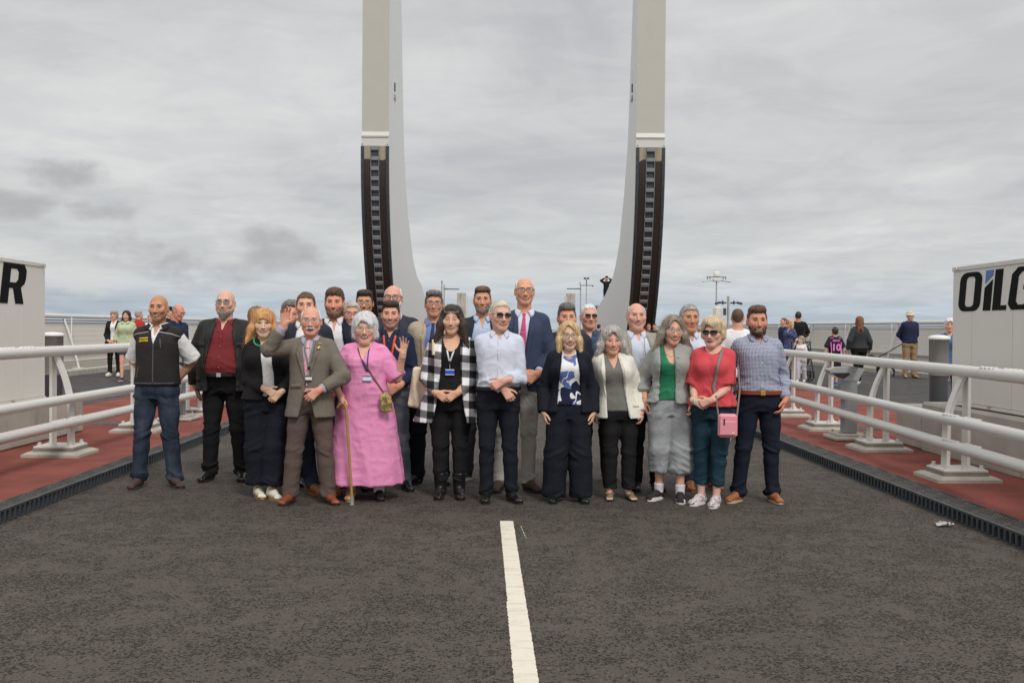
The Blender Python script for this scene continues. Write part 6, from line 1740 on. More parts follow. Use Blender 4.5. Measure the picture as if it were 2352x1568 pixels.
# ---- 5 woman in pink dress with cane
p = Person('white-haired woman waving in a long pink dress and leaning on a cane', -1.133, 8.98, 1.665, 'f', w=1.30, belly=.035, lean=(-.015, 0), armL=('c', dict(W=(-.185, -.20, .915), d=(.1, -.6, -.70), n=(.6, .2, -.2), curl=.75, hint=(-1, .6, 0), thumb=.2)),
           armR=('w', dict(W=(.345, -.14, 1.315), d=(.14, -.12, 1), n=(-.15, -1, 0), curl=.10, spread=.62, hint=(.55, -.1, -1), thumb=1.0)), feet=((-.125, 0, -2), (.125, 0, 12)), skin=(222, 168, 150), head=dict(smile=1.25, wrinkle=1, eyes=.35, yaw=5, hairtop=.012, flush=.9, fat=.004, chin2=1, brow=0), head_h=.255, legw=1.12)
p.body(); p.top('dress', PINK, e=.020, hem=.092, sleeves=(.50, .50), neck=('v', .752, .078), fold='dress', flare=.105, loose=1.35, amp=1.2, bust=1.15, key='dress')
p.hair(HWH, 'bob', t=.018, hl=.058, part=-.02, vol=dict(face=.060), seed=5, strands=420, slen=.055, amp=.007); p.glasses(FRM, LCL, 'round', r=.0010, w=.025, ht=.019)
p.shoes(S_BEI, S_BEI); ch = [c for c in p.root.children if c.name.startswith('shoe')]
ch[1].data.materials.clear(); ch[1].data.materials.append(L_BLK)
for c in ch[1].children: c.data.materials.clear(); c.data.materials.append(R_BLK)
f = Field((.02, -.13, .06), (.23, .16, .30), .009); f.add(rcone(p.ank['R']+v3(0, 0, -.03), p.ank['R']+v3(0, .002, .16), .047, .056, fb=True), 0); p._finish('sock', f, cloth('white_sock', alb(214, 208, 216)), None)
p.lanyard(cloth('blue_lanyard', alb(52, 66, 130)), 'dress', zt=.85, xt=.062, zj=.695, xj=.045, w=.010, card=1, card_mat=plain('badge_card', (0, 0, 0)), csz=(.078, .055), drop=.035, card_border=plain('blue_card_edge', alb(60, 80, 160)))
p.ribbon('bag_strap', [(-.075, 1.41), (-.02, 1.28), (.08, 1.12), (.175, .97)], .011, plain('brown_strap', alb(112, 76, 58), .5), 'dress', .012)
bag = thing('shoulder_bag', 'small floral tapestry bag hanging at the hip of the pink dress', 'bag', L(p, .205, -.215, .80)); f = Field((-.08, -.06, -.02), (.08, .06, .21), .008); f.add(rbox((0, 0, .085), (.052, .030, .082), .022, euler(0, 0, -6)), 0); V_, F_ = f.mesh(); link('pouch', fast_mesh('pouch', V_, F_), bag, M_TAP)
MB().tube([(-.045, 0, .15), (-.02, 0, .185), (.02, 0, .19), (.05, 0, .155)], .004, 6).build('strap', plain('brown_strap', (0, 0, 0)), bag); MB().box((0, -.0, .166), (.085, .01, .006)).build('zip', GOLD, bag)
cane = thing('walking_cane', 'knobbly wooden walking cane held by the woman in pink', 'cane', L(p, -.075, -.31, 0)); m_w = pat('cane_wood', lambda t, x, y, z: t.mix(t.noise(16, 4), alb(134, 98, 58), alb(176, 138, 90)), .5)
kn = []; 
for i in range(15): kn.append((-.0-.055*(i/14), .0, .06+.78*i/14))
rr = [.0115+(.003 if i % 3 == 0 else 0) for i in range(15)]
MB().tube(kn+[(-.062, .005, .865), (-.085, .02, .882), (-.115, .03, .872), (-.135, .035, .845)], rr+[.012, .0125, .0125, .012], 10).build('shaft', m_w, cane); MB().lathe([(.020, 0), (.0195, .012), (.015, .02), (.0145, .075)], n=12).build('ferrule', plain('grey_rubber', alb(130, 128, 122), .7), cane)

# ---- 6 man with orange lanyard
p = Person('dark-haired smiling man in navy shirt with orange lanyard and grey trousers', -.99, 9.52, 1.797, w=1.08, lean=(.03, 0), armL=('clasp', dict(W=(-.03, -.20, 1.0))), armR=('clasp', dict(W=(.115, -.20, .99))), feet=((-.17, 0, -10), (.17, 0, 22)), skin=(214, 158, 136),
           head=dict(smile=1.2, shade=.38, shadecol=(.16, .12, .10), eyes=.25, yaw=3, hairtop=.012, browcol=(.05, .035, .025)), head_h=.248)
p.body(); p.top('shirt', NAVB, e=.015, hem=.565, neck=('v', .80, .034), sleeves=(.86, .86)); p.collar(NAVB, drop=.05); p.placket(NAVB); p.btn('shirt', [.62, .68, .74, .79], plain('grey_button', alb(120, 125, 140))); p.trousers(GTRS, wide=(1.0, 1.0, 1.05)); p.belt(L_BRN, z=.568, e=.028, buckle=SILV); p.shoes(L_BLK, R_BLK)
p.hair(HDK, 'quiff', t=.006, top=.8, strands=80, slen=.015); p.lanyard(cloth('orange_lanyard', alb(238, 92, 44)), 'shirt', zt=.85, xt=.072, zj=.63, xj=.0, w=.018)

# ---- 7 woman in plaid cardigan
p = Person('long dark-haired woman in black and white plaid cardigan with blue badge', -.374, 9.07, 1.745, 'f', w=1.22, belly=.012, lean=(.012, 0), armL=('clasp', dict(W=(-.115, -.215, .965), n=(0, 1, 0))), armR=('clasp', dict(W=(.065, -.215, .965))), feet=((-.085, 0, -6), (.085, 0, 6)), skin=(220, 168, 146),
           head=dict(smile=.85, eyes=0, yaw=-3, hairtop=.010, fat=.005, browcol=(.05, .035, .03)), head_h=.248)
p.body(); p.top('top', BLK, e=.012, hem=.50, under=True, sleeves=(.18, .18), neck=('scoop', .765, .080)); p.top('cardigan', M_PLAID, e=.026, hem=.40, fold='jacket', gap=([.36, .50, .70, .80, .83], [.17, .12, .085, .085, .075], .0), sleeves=(.98, .98), loose=1.25, key='cardigan', flare=.10, amp=1.2, bust=1.05)
p.trousers(BLK, wide=(1.05, 1.05, 1.05), hem=.09, amp=.9); p.shoes(L_BLK, R_BLK, kind='boot', lace=plain('boot_lace', alb(60, 60, 62)))
p.hair(HDK, 'long', t=.010, hl=.082, vol=dict(len=.38, wide=.085, face=.062, fwd=-.065), seed=9, strands=200, slen=.09, amp=.003, wind=(.012, 0)); p.glasses(FRM, LTN, up=1, r=.0018, w=.028, ht=.020, name='sunglasses')
p.lanyard(cloth('white_lanyard', alb(208, 212, 222)), 'top', zt=.85, xt=.068, zj=.715, xj=-.01, w=.014, card=1, card_mat=plain('blue_badge', alb(34, 78, 176), .4), clip=SILV, csz=(.082, .054), drop=.07, reel=L_BLK, card_border=plain('white_card_edge', alb(180, 190, 215)))
p.ribbon('bag_strap', [(-.155, 1.44), (-.150, 1.30)], .028, CANV, 'cardigan', .008)
bag = thing('tote_bag', 'plain canvas tote bag hanging beside the plaid cardigan', 'bag', L(p, -.275, .10, .80)); f = Field((-.14, -.08, -.02), (.14, .08, .44), .012); f.add(rbox((0, 0, .19), (.10, .035, .19), .03, euler(0, 0, 8)), 0); V_, F_ = f.mesh(); V_ = V_+np.stack([0*V_[:, 0], .012*np.sin(V_[:, 0]*60+V_[:, 2]*9), 0*V_[:, 0]], 1); link('sack', fast_mesh('sack', V_, F_), bag, CANV); MB().tube([(0, 0, .36), (.05, -.02, .55), (.11, -.06, .64)], .010, 6).build('handle', CANV, bag)

# ---- 8 man in pale shirt and sunglasses
p = Person('white-haired man in pale lilac shirt and dark sunglasses, arms crossed at wrists', .058, 8.90, 1.791, w=1.02, belly=.018, lean=(.01, 0), armL=('c', dict(W=(.045, -.215, 1.015), d=(.62, -.15, -.77), n=(-.3, 1, .1), curl=.5, hint=(-.4, .6, -.5), spread=0)), armR=('c', dict(W=(.045, -.26, 1.085), d=(-.88, -.05, -.42), n=(0, 1, -.3), curl=.55, hint=(.5, .6, -.4))),
           feet=((-.10, 0, -4), (.125, 0, 24)), skin=(224, 166, 152), head=dict(smile=.85, eyes=.4, yaw=16, roll=2, flush=.9, hairtop=.008, browcol=(.5, .42, .36), wrinkle=.6), head_h=.26)
p.body(); p.top('shirt', LILAC, e=.018, hem=.565, neck=('v', .80, .036), sleeves=(.90, .80), loose=1.1, amp=1.3); p.collar(LILAC, drop=.055, spread=.065, gap=26); p.placket(LILAC); p.btn('shirt', [.62, .68, .74, .79], BTNW); p.trousers(NAVYD, wide=(1.0, 1.0, 1.08), breaks=1.3); p.belt(L_BLK, z=.566, e=.032, buckle=SILV); p.shoes(L_BLK, R_BLK)
p.hair(HWB, 'short', t=.010, hl=.076, strands=120, slen=.02); p.glasses(FRB, LDK, r=.0015, w=.025, ht=.0145, name='sunglasses')

# ---- 9 tall man
p = Person('tallest man, bald with black glasses, blue jacket and bright pink tie', .255, 9.50, 2.03, w=1.02, sh=.95, belly=.012, lean=(.07, 0), armL=('clasp', dict(W=(.02, -.22, 1.13))), armR=('clasp', dict(W=(.17, -.22, 1.12), d=(-.75, -.1, -.5))), feet=((-.17, .0, -14), (.10, -.02, 30)), skin=(220, 158, 134),
           head=dict(smile=1.1, eyes=.2, yaw=3, flush=.7, fat=.003, browcol=(.3, .25, .2), hairtop=.003), head_h=.258)
suit(p, LILAC, BLUJ, STONE, g=([.44, .58, .62, .70, .83], [.10, .03, .018, .036, .060]), tie=M_PTIE, hem=.475, lap=True, wide=(1.0, 1.02, 1.05), collar_kw=dict(drop=.06, spread=.07), belt=None, tkw=dict(w=.085)); p.hair(HWH, 'rim', t=.004, strands=50, slen=.015); p.glasses(FRB, LCL, r=.0022, w=.026, ht=.017); p.shoes(L_BRN, R_BLK)

# ---- 10 woman in navy blazer, printed top
p = Person('blonde woman with glasses in navy blazer and blue-white printed top', .688, 8.89, 1.606, 'f', w=1.02, armL=('sides', dict(W=(-.225, -.04, .80), d=(.25, -.1, -1))), armR=('sides', dict(W=(.225, -.04, .80), d=(-.25, -.1, -1))), feet=((-.125, 0, -8), (.125, 0, 8)), skin=(226, 178, 158),
           head=dict(smile=1.1, eyes=.5, yaw=3, hairtop=.012, browcol=(.16, .10, .06), lips=.8, lipcol=(.42, .10, .10)), head_h=.236)
p.body(); p.top('top', M_PRINT, e=.018, hem=.545, under=True, sleeves=(.18, .18), neck=('scoop', .795, .055), eb=.024); p.top('blazer', NAVYD, e=.034, hem=.50, fold='jacket', gap=([.44, .60, .72, .83], [.115, .10, .085, .062], .0), sleeves=(1.0, 1.0), key='jacket', flare=.025, pad=.006); p.lapels(NAVYD, 'jacket', zb=.58, xb=.095, xt=.062, wmax=.055)
p.trousers(NAVYD, wide=(1.35, 1.75, 2.15), hem=.028, e=.012, k=.014, amp=1.0, waist=.58); p.shoes(L_BLK, R_BLK, kind='pump'); p.hair(HBL, 'long', t=.009, hl=.088, part=-.015, vol=dict(len=.27, wide=.045, face=.058, fwd=-.04), seed=4, strands=260, slen=.10, amp=.003); p.glasses(FRR, LCL, r=.0018, w=.026, ht=.019); p.earrings(BTNW, .004)
MB().tube([(-.058*math.cos(t), -.02-.058*math.sin(t), 1.345-.040*math.sin(t)) for t in np.linspace(-.3, 3.44, 22)], .0048, 6).build('pearl_necklace', BTNW, p.root)

# ---- 11 woman in cream blazer
p = Person('curly grey-haired woman in cream blazer, grey top and black trousers', 1.17, 9.06, 1.565, 'f', w=1.02, lean=(-.10, 0), armL=('sides', dict(W=(-.235, .02, .80))), armR=('sides', dict(W=(.20, -.05, .80), d=(-.1, -.15, -1))), feet=((-.085, 0, -6), (.085, 0, 10)), skin=(222, 162, 144),
           head=dict(smile=.95, eyes=.2, yaw=2, hairtop=.018, wrinkle=.8, flush=.9, brow=.5, browcol=(.3, .26, .22)), head_h=.234)
p.body(); p.top('top', GTEE, e=.018, hem=.515, under=True, sleeves=(.18, .18), neck=('v', .755, .070)); p.top('blazer', CREAM, e=.034, hem=.475, fold='jacket', gap=([.44, .60, .72, .83], [.105, .085, .080, .062], -.02), sleeves=(1.0, 1.0), key='jacket', flare=.035, pad=.005); p.lapels(CREAM, 'jacket', zb=.58, xb=.085, xt=.062, wmax=.052, x0=-.02)
p.ribbon('pocket_flap', [(.105, .865), (.165, .86)], .034, CREAM, 'jacket', .008)
p.trousers(BLK, wide=(1.1, 1.15, 1.25), hem=.06, waist=.56); p.shoes(S_OLI, R_BLK, kind='sandal'); p.hair(HLG, 'long', t=.014, hl=.080, vol=dict(len=.15, wide=.095, face=.056, fwd=-.03), seed=8, strands=600, slen=.085, amp=.010, wind=(-.01, .01)); p.glasses(FRR, LCL, up=1, r=.0016, w=.027, ht=.018)

# ---- 12 laughing woman in linen
p = Person('laughing grey-haired woman in grey linen jacket, green top and culottes', 1.627, 8.98, 1.665, 'f', w=1.08, yaw=-6, armL=('sides', dict(W=(-.235, .0, .90), d=(.05, -.1, -1))), armR=('sides', dict(W=(.185, -.12, .90), d=(-.1, -.15, -1))), feet=((-.10, .05, -38), (.085, -.04, -4)), skin=(218, 164, 146),
           head=dict(smile=1.6, eyes=.15, yaw=8, roll=4, hairtop=.010, wrinkle=.6, browcol=(.2, .16, .13)), head_h=.248)
p.body(); p.top('top', GREEN, e=.019, hem=.55, under=True, sleeves=(.1, .1), neck=('scoop', .745, .068), amp=1.3); p.top('jacket', LINJ, e=.036, hem=.535, fold='shirt', gap=([.50, .62, .74, .83], [.085, .070, .065, .062], -.045), sleeves=(.82, .82), key='jacket', flare=.03, loose=1.3, amp=1.1)
p.btn('jacket', [.605, .66, .725, .775], cloth('linen_button', alb(140, 142, 138)), x=.045, r=.014)
p.trousers(LINEN, wide=(1.35, 1.8, 2.0), hem=.155, e=.012, k=.014, amp=1.3, waist=.57); p.shoes(S_BLK, R_WHT, kind='sneaker', sock=cloth('white_sock', (0, 0, 0)))
p.hair(HGB, 'long', t=.008, hl=.084, vol=dict(len=.19, wide=.085, face=.056, fwd=-.03), seed=12, strands=500, slen=.10, amp=.004, wind=(.0, 0)); p.glasses(FRM, LCL, r=.0016, w=.026, ht=.017)
mb = MB(); TQ = plain('turquoise_stone', alb(60, 150, 125), .35)
mb.tube([(-.066*math.cos(t)-.005, -.012-.075*math.sin(t), 1.385-.085*math.sin(t)) for t in np.linspace(-.1, 3.24, 18)], .0045, 6)
for t in (1.25, 1.5, 1.8, .9): c = (-.066*math.cos(t)-.005, -.020-.075*math.sin(t), 1.378-.085*math.sin(t)); mb.box(c, (.026, .010, .028), bev=.006)
mb.build('necklace', TQ, p.root)['kind'] = 'stuff'
MB().tube([tuple(p.arm['R']['W']+v3(.032*math.cos(t), .032*math.sin(t), .02)) for t in np.linspace(0, 6.28, 14)], .004, 6, cap=False).build('watch', GOLD, p.root)

# ---- 13 woman in coral top
p = Person('short-haired blonde woman in coral red top and sunglasses', 1.964, 8.79, 1.655, 'f', w=1.08, belly=.015, yaw=-22, lean=(.0, 0), armL=('clasp', dict(W=(-.115, -.245, .925), d=(.8, -.1, -.35), hint=(-.3, .6, -.5))), armR=('clasp', dict(W=(.02, -.26, .935), d=(-.85, -.1, -.3), hint=(.4, .5, -.5))), feet=((-.09, -.02, -24), (.05, -.07, -8)), skin=(226, 170, 156),
           head=dict(smile=.6, teeth=False, yaw=-8, hairtop=.016, fat=.005, flush=.9, brow=0, lipcol=(.45, .14, .14), lips=.7), head_h=.25)
p.body(); p.top('top', CORAL, e=.022, hem=.53, sleeves=(.46, .46), neck=('scoop', .805, .080), loose=1.15, flare=.02, key='top', bust=1.15); p.trousers(TEAL, wide=(1.05, 1.1, 1.05), hem=.105, amp=1.2, waist=.59); p.shoes(M_SNKF, R_WHT, kind='sneaker', lace=R_WHT)
p.hair(HBL2, 'crop', t=.014, hl=.060, part=-.025, vol=dict(face=.060), seed=15, strands=260, slen=.035, amp=.006); p.glasses(FRB, LDK, r=.002, w=.029, ht=.017, name='sunglasses')
GS = cloth('grey_webbing', alb(128, 120, 116)); p.ribbon('bag_strap', [(.085, 1.385), (.065, 1.20), (.03, 1.05), (.06, .91)], .026, GS, 'top', .012)
bag = thing('shoulder_bag', 'small pink crossbody bag hanging at the side of the coral top', 'bag', L(p, .165, -.225, .62), math.radians(-10)); M_PKB = plain('pink_bag_cloth', alb(222, 138, 148), .6)
MB().box((0, 0, .105), (.165, .060, .205), bev=.022).build('pouch', M_PKB, bag); MB().box((0, -.034, .085), (.135, .012, .120), bev=.005).build('front_pocket', M_PKB, bag); MB().box((-.03, -.043, .140), (.010, .004, .055)).build('zip_pull', L_BLK, bag); MB().box((.045, -.042, .045), (.024, .003, .014)).build('tag', CANV, bag)
MB().tube([(-.078, 0, .19), (-.095, .0, .30), (-.10, -.0, .36)], .008, 6).build('strap', GS, bag); MB().tube([(.078, 0, .19), (.105, .06, .42), (.09, .12, .62)], .008, 6).build('strap', GS, bag)
MB().tube([tuple(p.arm['L']['W']+v3(.0, .030*math.cos(t), .030*math.sin(t))) for t in np.linspace(0, 6.28, 14)], .007, 6, cap=False).build('watch', plain('mint_strap', alb(130, 200, 196)), p.root)

# ---- 14 man in gingham shirt
p = Person('dark-bearded smiling man in navy gingham shirt with brown belt', 2.42, 8.96, 1.767, w=1.12, sh=1.02, lean=(-.03, 0), armL=('sides', dict(W=(-.235, .06, .92), d=(.3, -.1, -1))), armR=('sides', dict(W=(.215, -.09, .92), d=(-.45, -.25, -.95), curl=.25)), feet=((-.18, -.01, -46), (.13, .0, 8)), skin=(206, 142, 118),
           head=dict(smile=1.1, eyes=.4, yaw=-4, flush=.6, shade=.25, hairtop=.016, browcol=(.04, .025, .02)), head_h=.256)
p.body(); p.top('shirt', M_GING, e=.017, hem=.555, neck=('v', .80, .032), sleeves=(.98, .96), loose=1.2, amp=1.2); p.collar(M_GING, drop=.045); p.btn('shirt', [.60, .655, .71, .765, .80], BTNW)
p.trousers(cloth('navy_chino', alb(24, 28, 42)), wide=(1.02, 1.05, 1.1), amp=1.2, breaks=1.4); p.belt(plain('brown_belt_leather', alb(120, 58, 34), .4), z=.560, e=.033, ht=.038, buckle=GOLD); p.shoes(L_TAN, plain('cream_sole', alb(180, 160, 130), .7), lace=L_BRN); p.beard(HDK, 'short', t=-.001); p.hair(HBRN, 'quiff', t=.006, top=1.0, strands=90, slen=.022, hl=.070)

# ---- second row
p = Person('rosy balding man in grey tweed jacket, spectacles hanging from his shirt', 1.50, 9.56, 1.795, w=1.22, belly=.02, lean=(-.15, 0), armL='back', armR=('sides', dict(W=(.30, .06, .93))), feet=((-.10, 0, -8), (.09, 0, 12)), skin=(224, 162, 146), head=dict(smile=.9, eyes=.2, yaw=2, fat=.008, chin2=1, flush=1., brow=.5, browcol=(.4, .33, .28)), head_h=0.253)
suit(p, SKYB if 0 else LILAC, GBLZ, BLK, g=([.44, .62, .74, .83], [.12, .10, .09, .075]), hem=.475, vneck=.785, collar_kw=dict(spread=.07, drop=.055)); p.hair(HLG, 'rim', t=.005, strands=70, slen=.02); p.shoes(L_BLK, R_BLK)
MB().tube([(-.06, -.155, 1.47), (-.055, -.19, 1.34), (-.045, -.195, 1.27)], .0025, 5).tube([(-.075+.026*math.cos(t), -.20, 1.255+.014*math.sin(t)) for t in np.linspace(0, 6.28, 13)], .002, 5).tube([(-.02+.026*math.cos(t), -.20, 1.262+.014*math.sin(t)) for t in np.linspace(0, 6.28, 13)], .002, 5).build('hanging_glasses', FRR, p.root)['kind'] = 'stuff'
p = Person('tall lean man with windblown grey hair in pale blue shirt and jeans', 2.03, 9.62, 1.79, w=.96, lean=(-.155, 0), armL='back', armR='sides', feet=((-.10, 0, -4), (.12, 0, 14)), skin=(198, 142, 116), head=dict(smile=.25, eyes=.3, yaw=4, long=1.06, wrinkle=1, hairtop=.012, flush=.5, browcol=(.08, .06, .05)), head_h=0.253)
p.body(); p.top('shirt', LILAC, e=.014, hem=.56, neck=('v', .79, .036)); p.collar(LILAC, spread=.065); p.trousers(JEAN2); p.shoes(L_TAN, L_TAN); p.hair(HGR, 'short', t=.013, hl=.074, strands=260, slen=.035, amp=.006, seed=6, wind=(-.02, .02))
p = Person('frowning man with glasses in tan blazer, blue shirt and dark tie', -.60, 9.88, 1.915, w=1.08, lean=(.03, 0), armL='sides', armR='sides', feet=((-.13, 0, -35), (.12, .03, 12)), skin=(208, 152, 130), head=dict(smile=.05, eyes=.3, yaw=3, wrinkle=.8, hairtop=.014, flush=.6, browcol=(.1, .08, .07)), head_h=0.249)
suit(p, BLUS, TANJ, NAVYD, g=([.44, .62, .74, .83], [.10, .075, .07, .058]), tie=M_SPOT, hem=.47, collar_kw=dict(spread=.065, drop=.055)); p.hair(HSP, 'quiff', t=.009, top=.7, strands=160, slen=.018, amp=.007, seed=3, hl=.072); p.glasses(FRB, LCL, r=.0017, w=.027, ht=.0155); p.shoes(L_BLK, R_BLK)
p = Person('brown-bearded man in navy blazer and light blue shirt, hands behind', -.10, 10.13, 1.965, w=1.04, armL='back', armR='back', feet=((-.15, 0, -30), (.13, .03, 10)), skin=(206, 150, 126), head=dict(smile=.25, eyes=.4, yaw=0, hairtop=.014, flush=.5, long=1.03, browcol=(.09, .06, .045)), head_h=0.253)
suit(p, SKYB, NAVS, cloth('slate_trouser_cloth', alb(52, 54, 60)), g=([.44, .62, .74, .83], [.14, .12, .10, .072]), hem=.475, vneck=.775, collar_kw=dict(spread=.06)); p.hair(HBRN, 'quiff', t=.006, top=.95, strands=80, slen=.02, hl=.078); p.beard(HGD, 'short', t=0.); p.shoes(S_GRY, R_WHT, kind='sneaker')
p.btn('shirt', [.64, .69, .74], BTNW)
p = Person('bald man with round black glasses and white beard in dark suit', -.92, 10.02, 1.965, w=1.14, lean=(-.10, 0), armL='sides', armR='sides', feet=((-.14, 0, -14), (.11, 0, 24)), skin=(222, 160, 142), head=dict(smile=.4, eyes=.35, yaw=-2, flush=.7, browcol=(.4, .36, .32)), head_h=0.259)
suit(p, LILAC, cloth('charcoal_navy_suiting', alb(52, 54, 66)), OLIVE, tie=M_SPOT); p.hair(HWH, 'rim', t=.004); p.beard(HWH, 'full', t=.001); p.glasses(FRB, LCL, 'round', r=.0026, w=.024, ht=.0225); p.shoes(L_BLK, R_BLK, lace=BTND)
p = Person('white-haired man in sunglasses and dark denim shirt', 1.065, 10.2, 1.803, w=1.12, lean=(-.10, 0), armL='back', armR='back', feet=((-.10, 0, -8), (.12, 0, 20)), skin=(220, 160, 142), head=dict(smile=.5, eyes=.3, yaw=8, flush=.8, hairtop=.010, fat=.004, brow=0), head_h=0.247)
p.body(); p.top('shirt', DENS, e=.016, hem=.50, neck=('v', .79, .035)); p.collar(DENS); p.trousers(BLK); p.hair(HWH, 'short', t=.008, hl=.078, strands=60, slen=.014); p.glasses(FRM, LDK, r=.0012, w=.026, ht=.016, name='sunglasses'); p.shoes(plain('oxblood_leather', alb(74, 42, 34), .35), R_BLK)
p = Person('man with grey swept-back hair in dark suit behind the blonde in navy', .745, 9.62, 1.79, w=1.10, armL='sides', armR='sides', lean=(-.03, 0), skin=(214, 152, 130), head=dict(smile=.7, eyes=.15, yaw=3, wrinkle=.8, flush=.6, hairtop=.018, fat=.004, browcol=(.16, .13, .11)), head_h=0.253)
suit(p, LILAC, cloth('dark_suiting', alb(42, 44, 54)), BLK, g=([.44, .62, .74, .83], [.12, .10, .09, .070])); p.hair(HSP, 'quiff', t=.009, top=1.2, strands=60, slen=.02, amp=.006, hl=.070); p.shoes(L_BLK, R_BLK)
p = Person('young brown-haired man in navy blazer and jeans behind the raised hand', -1.68, 9.28, 1.873, w=1.0, lean=(-.07, 0), armL='sides', armR='sides', feet=((.02, -.03, 40), (.20, .03, 28)), skin=(214, 162, 142), head=dict(smile=.5, eyes=.4, yaw=8, shade=.3, shadecol=(.2, .15, .12), hairtop=.014, browcol=(.08, .05, .035)), head_h=0.253)
suit(p, WHT, NAVS, JEAN, g=([.44, .62, .74, .83], [.12, .10, .09, .065]), vneck=.78); p.hair(HBRN, 'short', t=.010, hl=.068, strands=60, slen=.02, seed=7); p.shoes(L_TAN, L_TAN, lace=BTND)
p = Person('curly-haired bearded man in navy suit and open white shirt', -1.43, 9.72, 1.925, w=1.08, lean=(-.14, 0), armL='sides', armR='sides', feet=((.0, 0, -8), (.20, -.03, 20)), skin=(216, 150, 130), head=dict(smile=1.05, eyes=.35, yaw=3, flush=.9, shade=.3, shadecol=(.25, .16, .11), hairtop=.022, browcol=(.12, .08, .05)), head_h=0.262)
suit(p, WHT, NAVY, NAVY, g=([.44, .62, .74, .83], [.10, .08, .075, .068]), vneck=.77, collar_kw=dict(spread=.07, drop=.06)); p.hair(HBRN, 'quiff', t=.011, top=1.0, strands=260, slen=.022, amp=.010, seed=5, hl=.068); p.beard(hair_mat('reddish_beard', (.20, .12, .075), (.07, .04, .025)), 'short', t=.001); p.shoes(L_BRN, R_BLK)
p = Person('grey-blond man with glasses in striped shirt behind the pink dress', -1.36, 9.75, 1.80, w=1.0, lean=(-.02, 0), armL='sides', armR='sides', skin=(212, 152, 130), head=dict(smile=.8, eyes=.3, yaw=12, wrinkle=1, flush=.6, hairtop=.014, browcol=(.2, .16, .13)), head_h=0.247)
suit(p, M_STRIPE, NAVY, NAVYD, g=([.44, .62, .74, .83], [.13, .12, .11, .080]), vneck=.775); p.hair(HLG, 'short', t=.013, hl=.070, strands=220, slen=.025, seed=4, amp=.006); p.glasses(FRB, LCL, r=.0014, w=.027, ht=.016); p.shoes(L_BLK, R_BLK)
p = Person('lean dark-haired man with glasses at the back beside the dark rack', -1.33, 10.45, 1.935, w=.95, lean=(-.01, 0), armL='sides', armR='sides', feet=((-.25, -.1, -10), (.10, 0, 10)), skin=(202, 150, 118), head=dict(smile=.6, eyes=.3, yaw=5, wrinkle=.8, long=1.05, hairtop=.016, flush=.3, jaw=.9), head_h=0.253)
p.body(); p.top('shirt', NAVB, e=.014, hem=.56); p.collar(NAVB); p.trousers(NAVY); p.hair(HDK, 'quiff', t=.010, top=.8, strands=80, slen=.012, hl=.068); p.glasses(FRB, LCL, r=.0014, w=.026, ht=.016); p.shoes(S_GRY, R_WHT, kind='sneaker')
p = Person('dark-haired woman with hair tied up, half hidden by the raised hand', -1.985, 9.75, 1.80, 'f', w=1.02, armL='sides', armR='sides', skin=(216, 158, 134), head=dict(smile=1.0, eyes=.4, yaw=14, roll=8, hairtop=.016, browcol=(.06, .04, .03)), head_h=0.253)
p.body(); p.top('top', WHT, e=.014, hem=.5, neck=('scoop', .79, .06)); p.top('coat', BEIGE, e=.028, hem=.42, fold='jacket', gap=([.40, .83], [.08, .07], 0)); p.trousers(JEAN); p.hair(HSP, 'up', t=.009, hl=.076, strands=60, slen=.02); p.shoes(L_BLK, R_BLK); p.earrings(SILV, .014)
p = Person('sandy-haired person mostly hidden behind the strawberry blonde woman', -2.50, 10.65, 1.76, w=.98, yaw=170, armL='sides', armR='sides', skin=(214, 160, 140), head=dict(smile=.3, hairtop=.014, noface=1), head_h=0.250)
p.body(); p.top('top', GREYT, e=.016, hem=.5); p.trousers(JEAN); p.hair(hair_mat('sandy', (.30, .19, .10), (.12, .075, .04)), 'short', t=.015, strands=120, slen=.02, amp=.007); p.shoes(L_BLK, R_BLK)
p = Person('grey-haired person in pale blue shirt glimpsed behind the coral top', 2.22, 10.35, 1.60, w=1.0, yaw=-30, armL='sides', armR='sides', skin=(222, 164, 150), head=dict(smile=.5, hairtop=.014), head_h=0.245)
p.body(); p.top('top', LILAC, e=.016, hem=.5); p.trousers(NAVY); p.hair(HGR, 'short', t=.012, strands=60, slen=.02); p.shoes(L_BLK, R_BLK)

# ---- people further away
def walker(label, x, y, H, z=.28, sex='m', yaw=0, skin=(214, 160, 140), hd=None, hh=None, **k):
    h = dict(smile=.5, hairtop=.012); h.update(hd or {})
    return Person(label, x, y, H, sex, yaw=yaw, skin=skin, head=h, q=2, z=z, head_h=hh, **k)
AD = dict(W=(0, 0, 0))
p = walker('man in white T-shirt seen from behind, beyond the gingham shirt', 3.44, 13.9, 1.846, z=0, yaw=176, w=1.25, hd=dict(yaw=-8, hairtop=.004, scalp=.0), armL='sides', armR='sides', skin=(218, 154, 134)); p.body(); p.top('tshirt', WHT, e=.022, hem=.48, sleeves=(.45, .45)); p.trousers(JEAN2); p.hair(hair_mat('cropped_ginger', (.13, .08, .05), (.08, .05, .035)), 'short', t=.004, amp=.002); p.shoes(S_WHT, R_WHT)
p = walker('woman with short grey hair in black cardigan and leggings, walking left behind the vest', -9.40, 24.97, 1.626, sex='f', w=1.1, hd=dict(smile=.3), armL='clasp', armR='clasp'); p.body(); p.top('top', WHT, e=.012, hem=.5, neck=('v', .77, .06)); p.top('cardigan', BLK, e=.03, hem=.36, fold='jacket', gap=([.35, .83], [.05, .06], .01), flare=.07, loose=1.2); p.trousers(BLK, wide=(1, .95, .9)); p.hair(HGR, 'crop', t=.014, hl=.06); p.shoes(S_WHT, R_WHT, kind='sneaker')
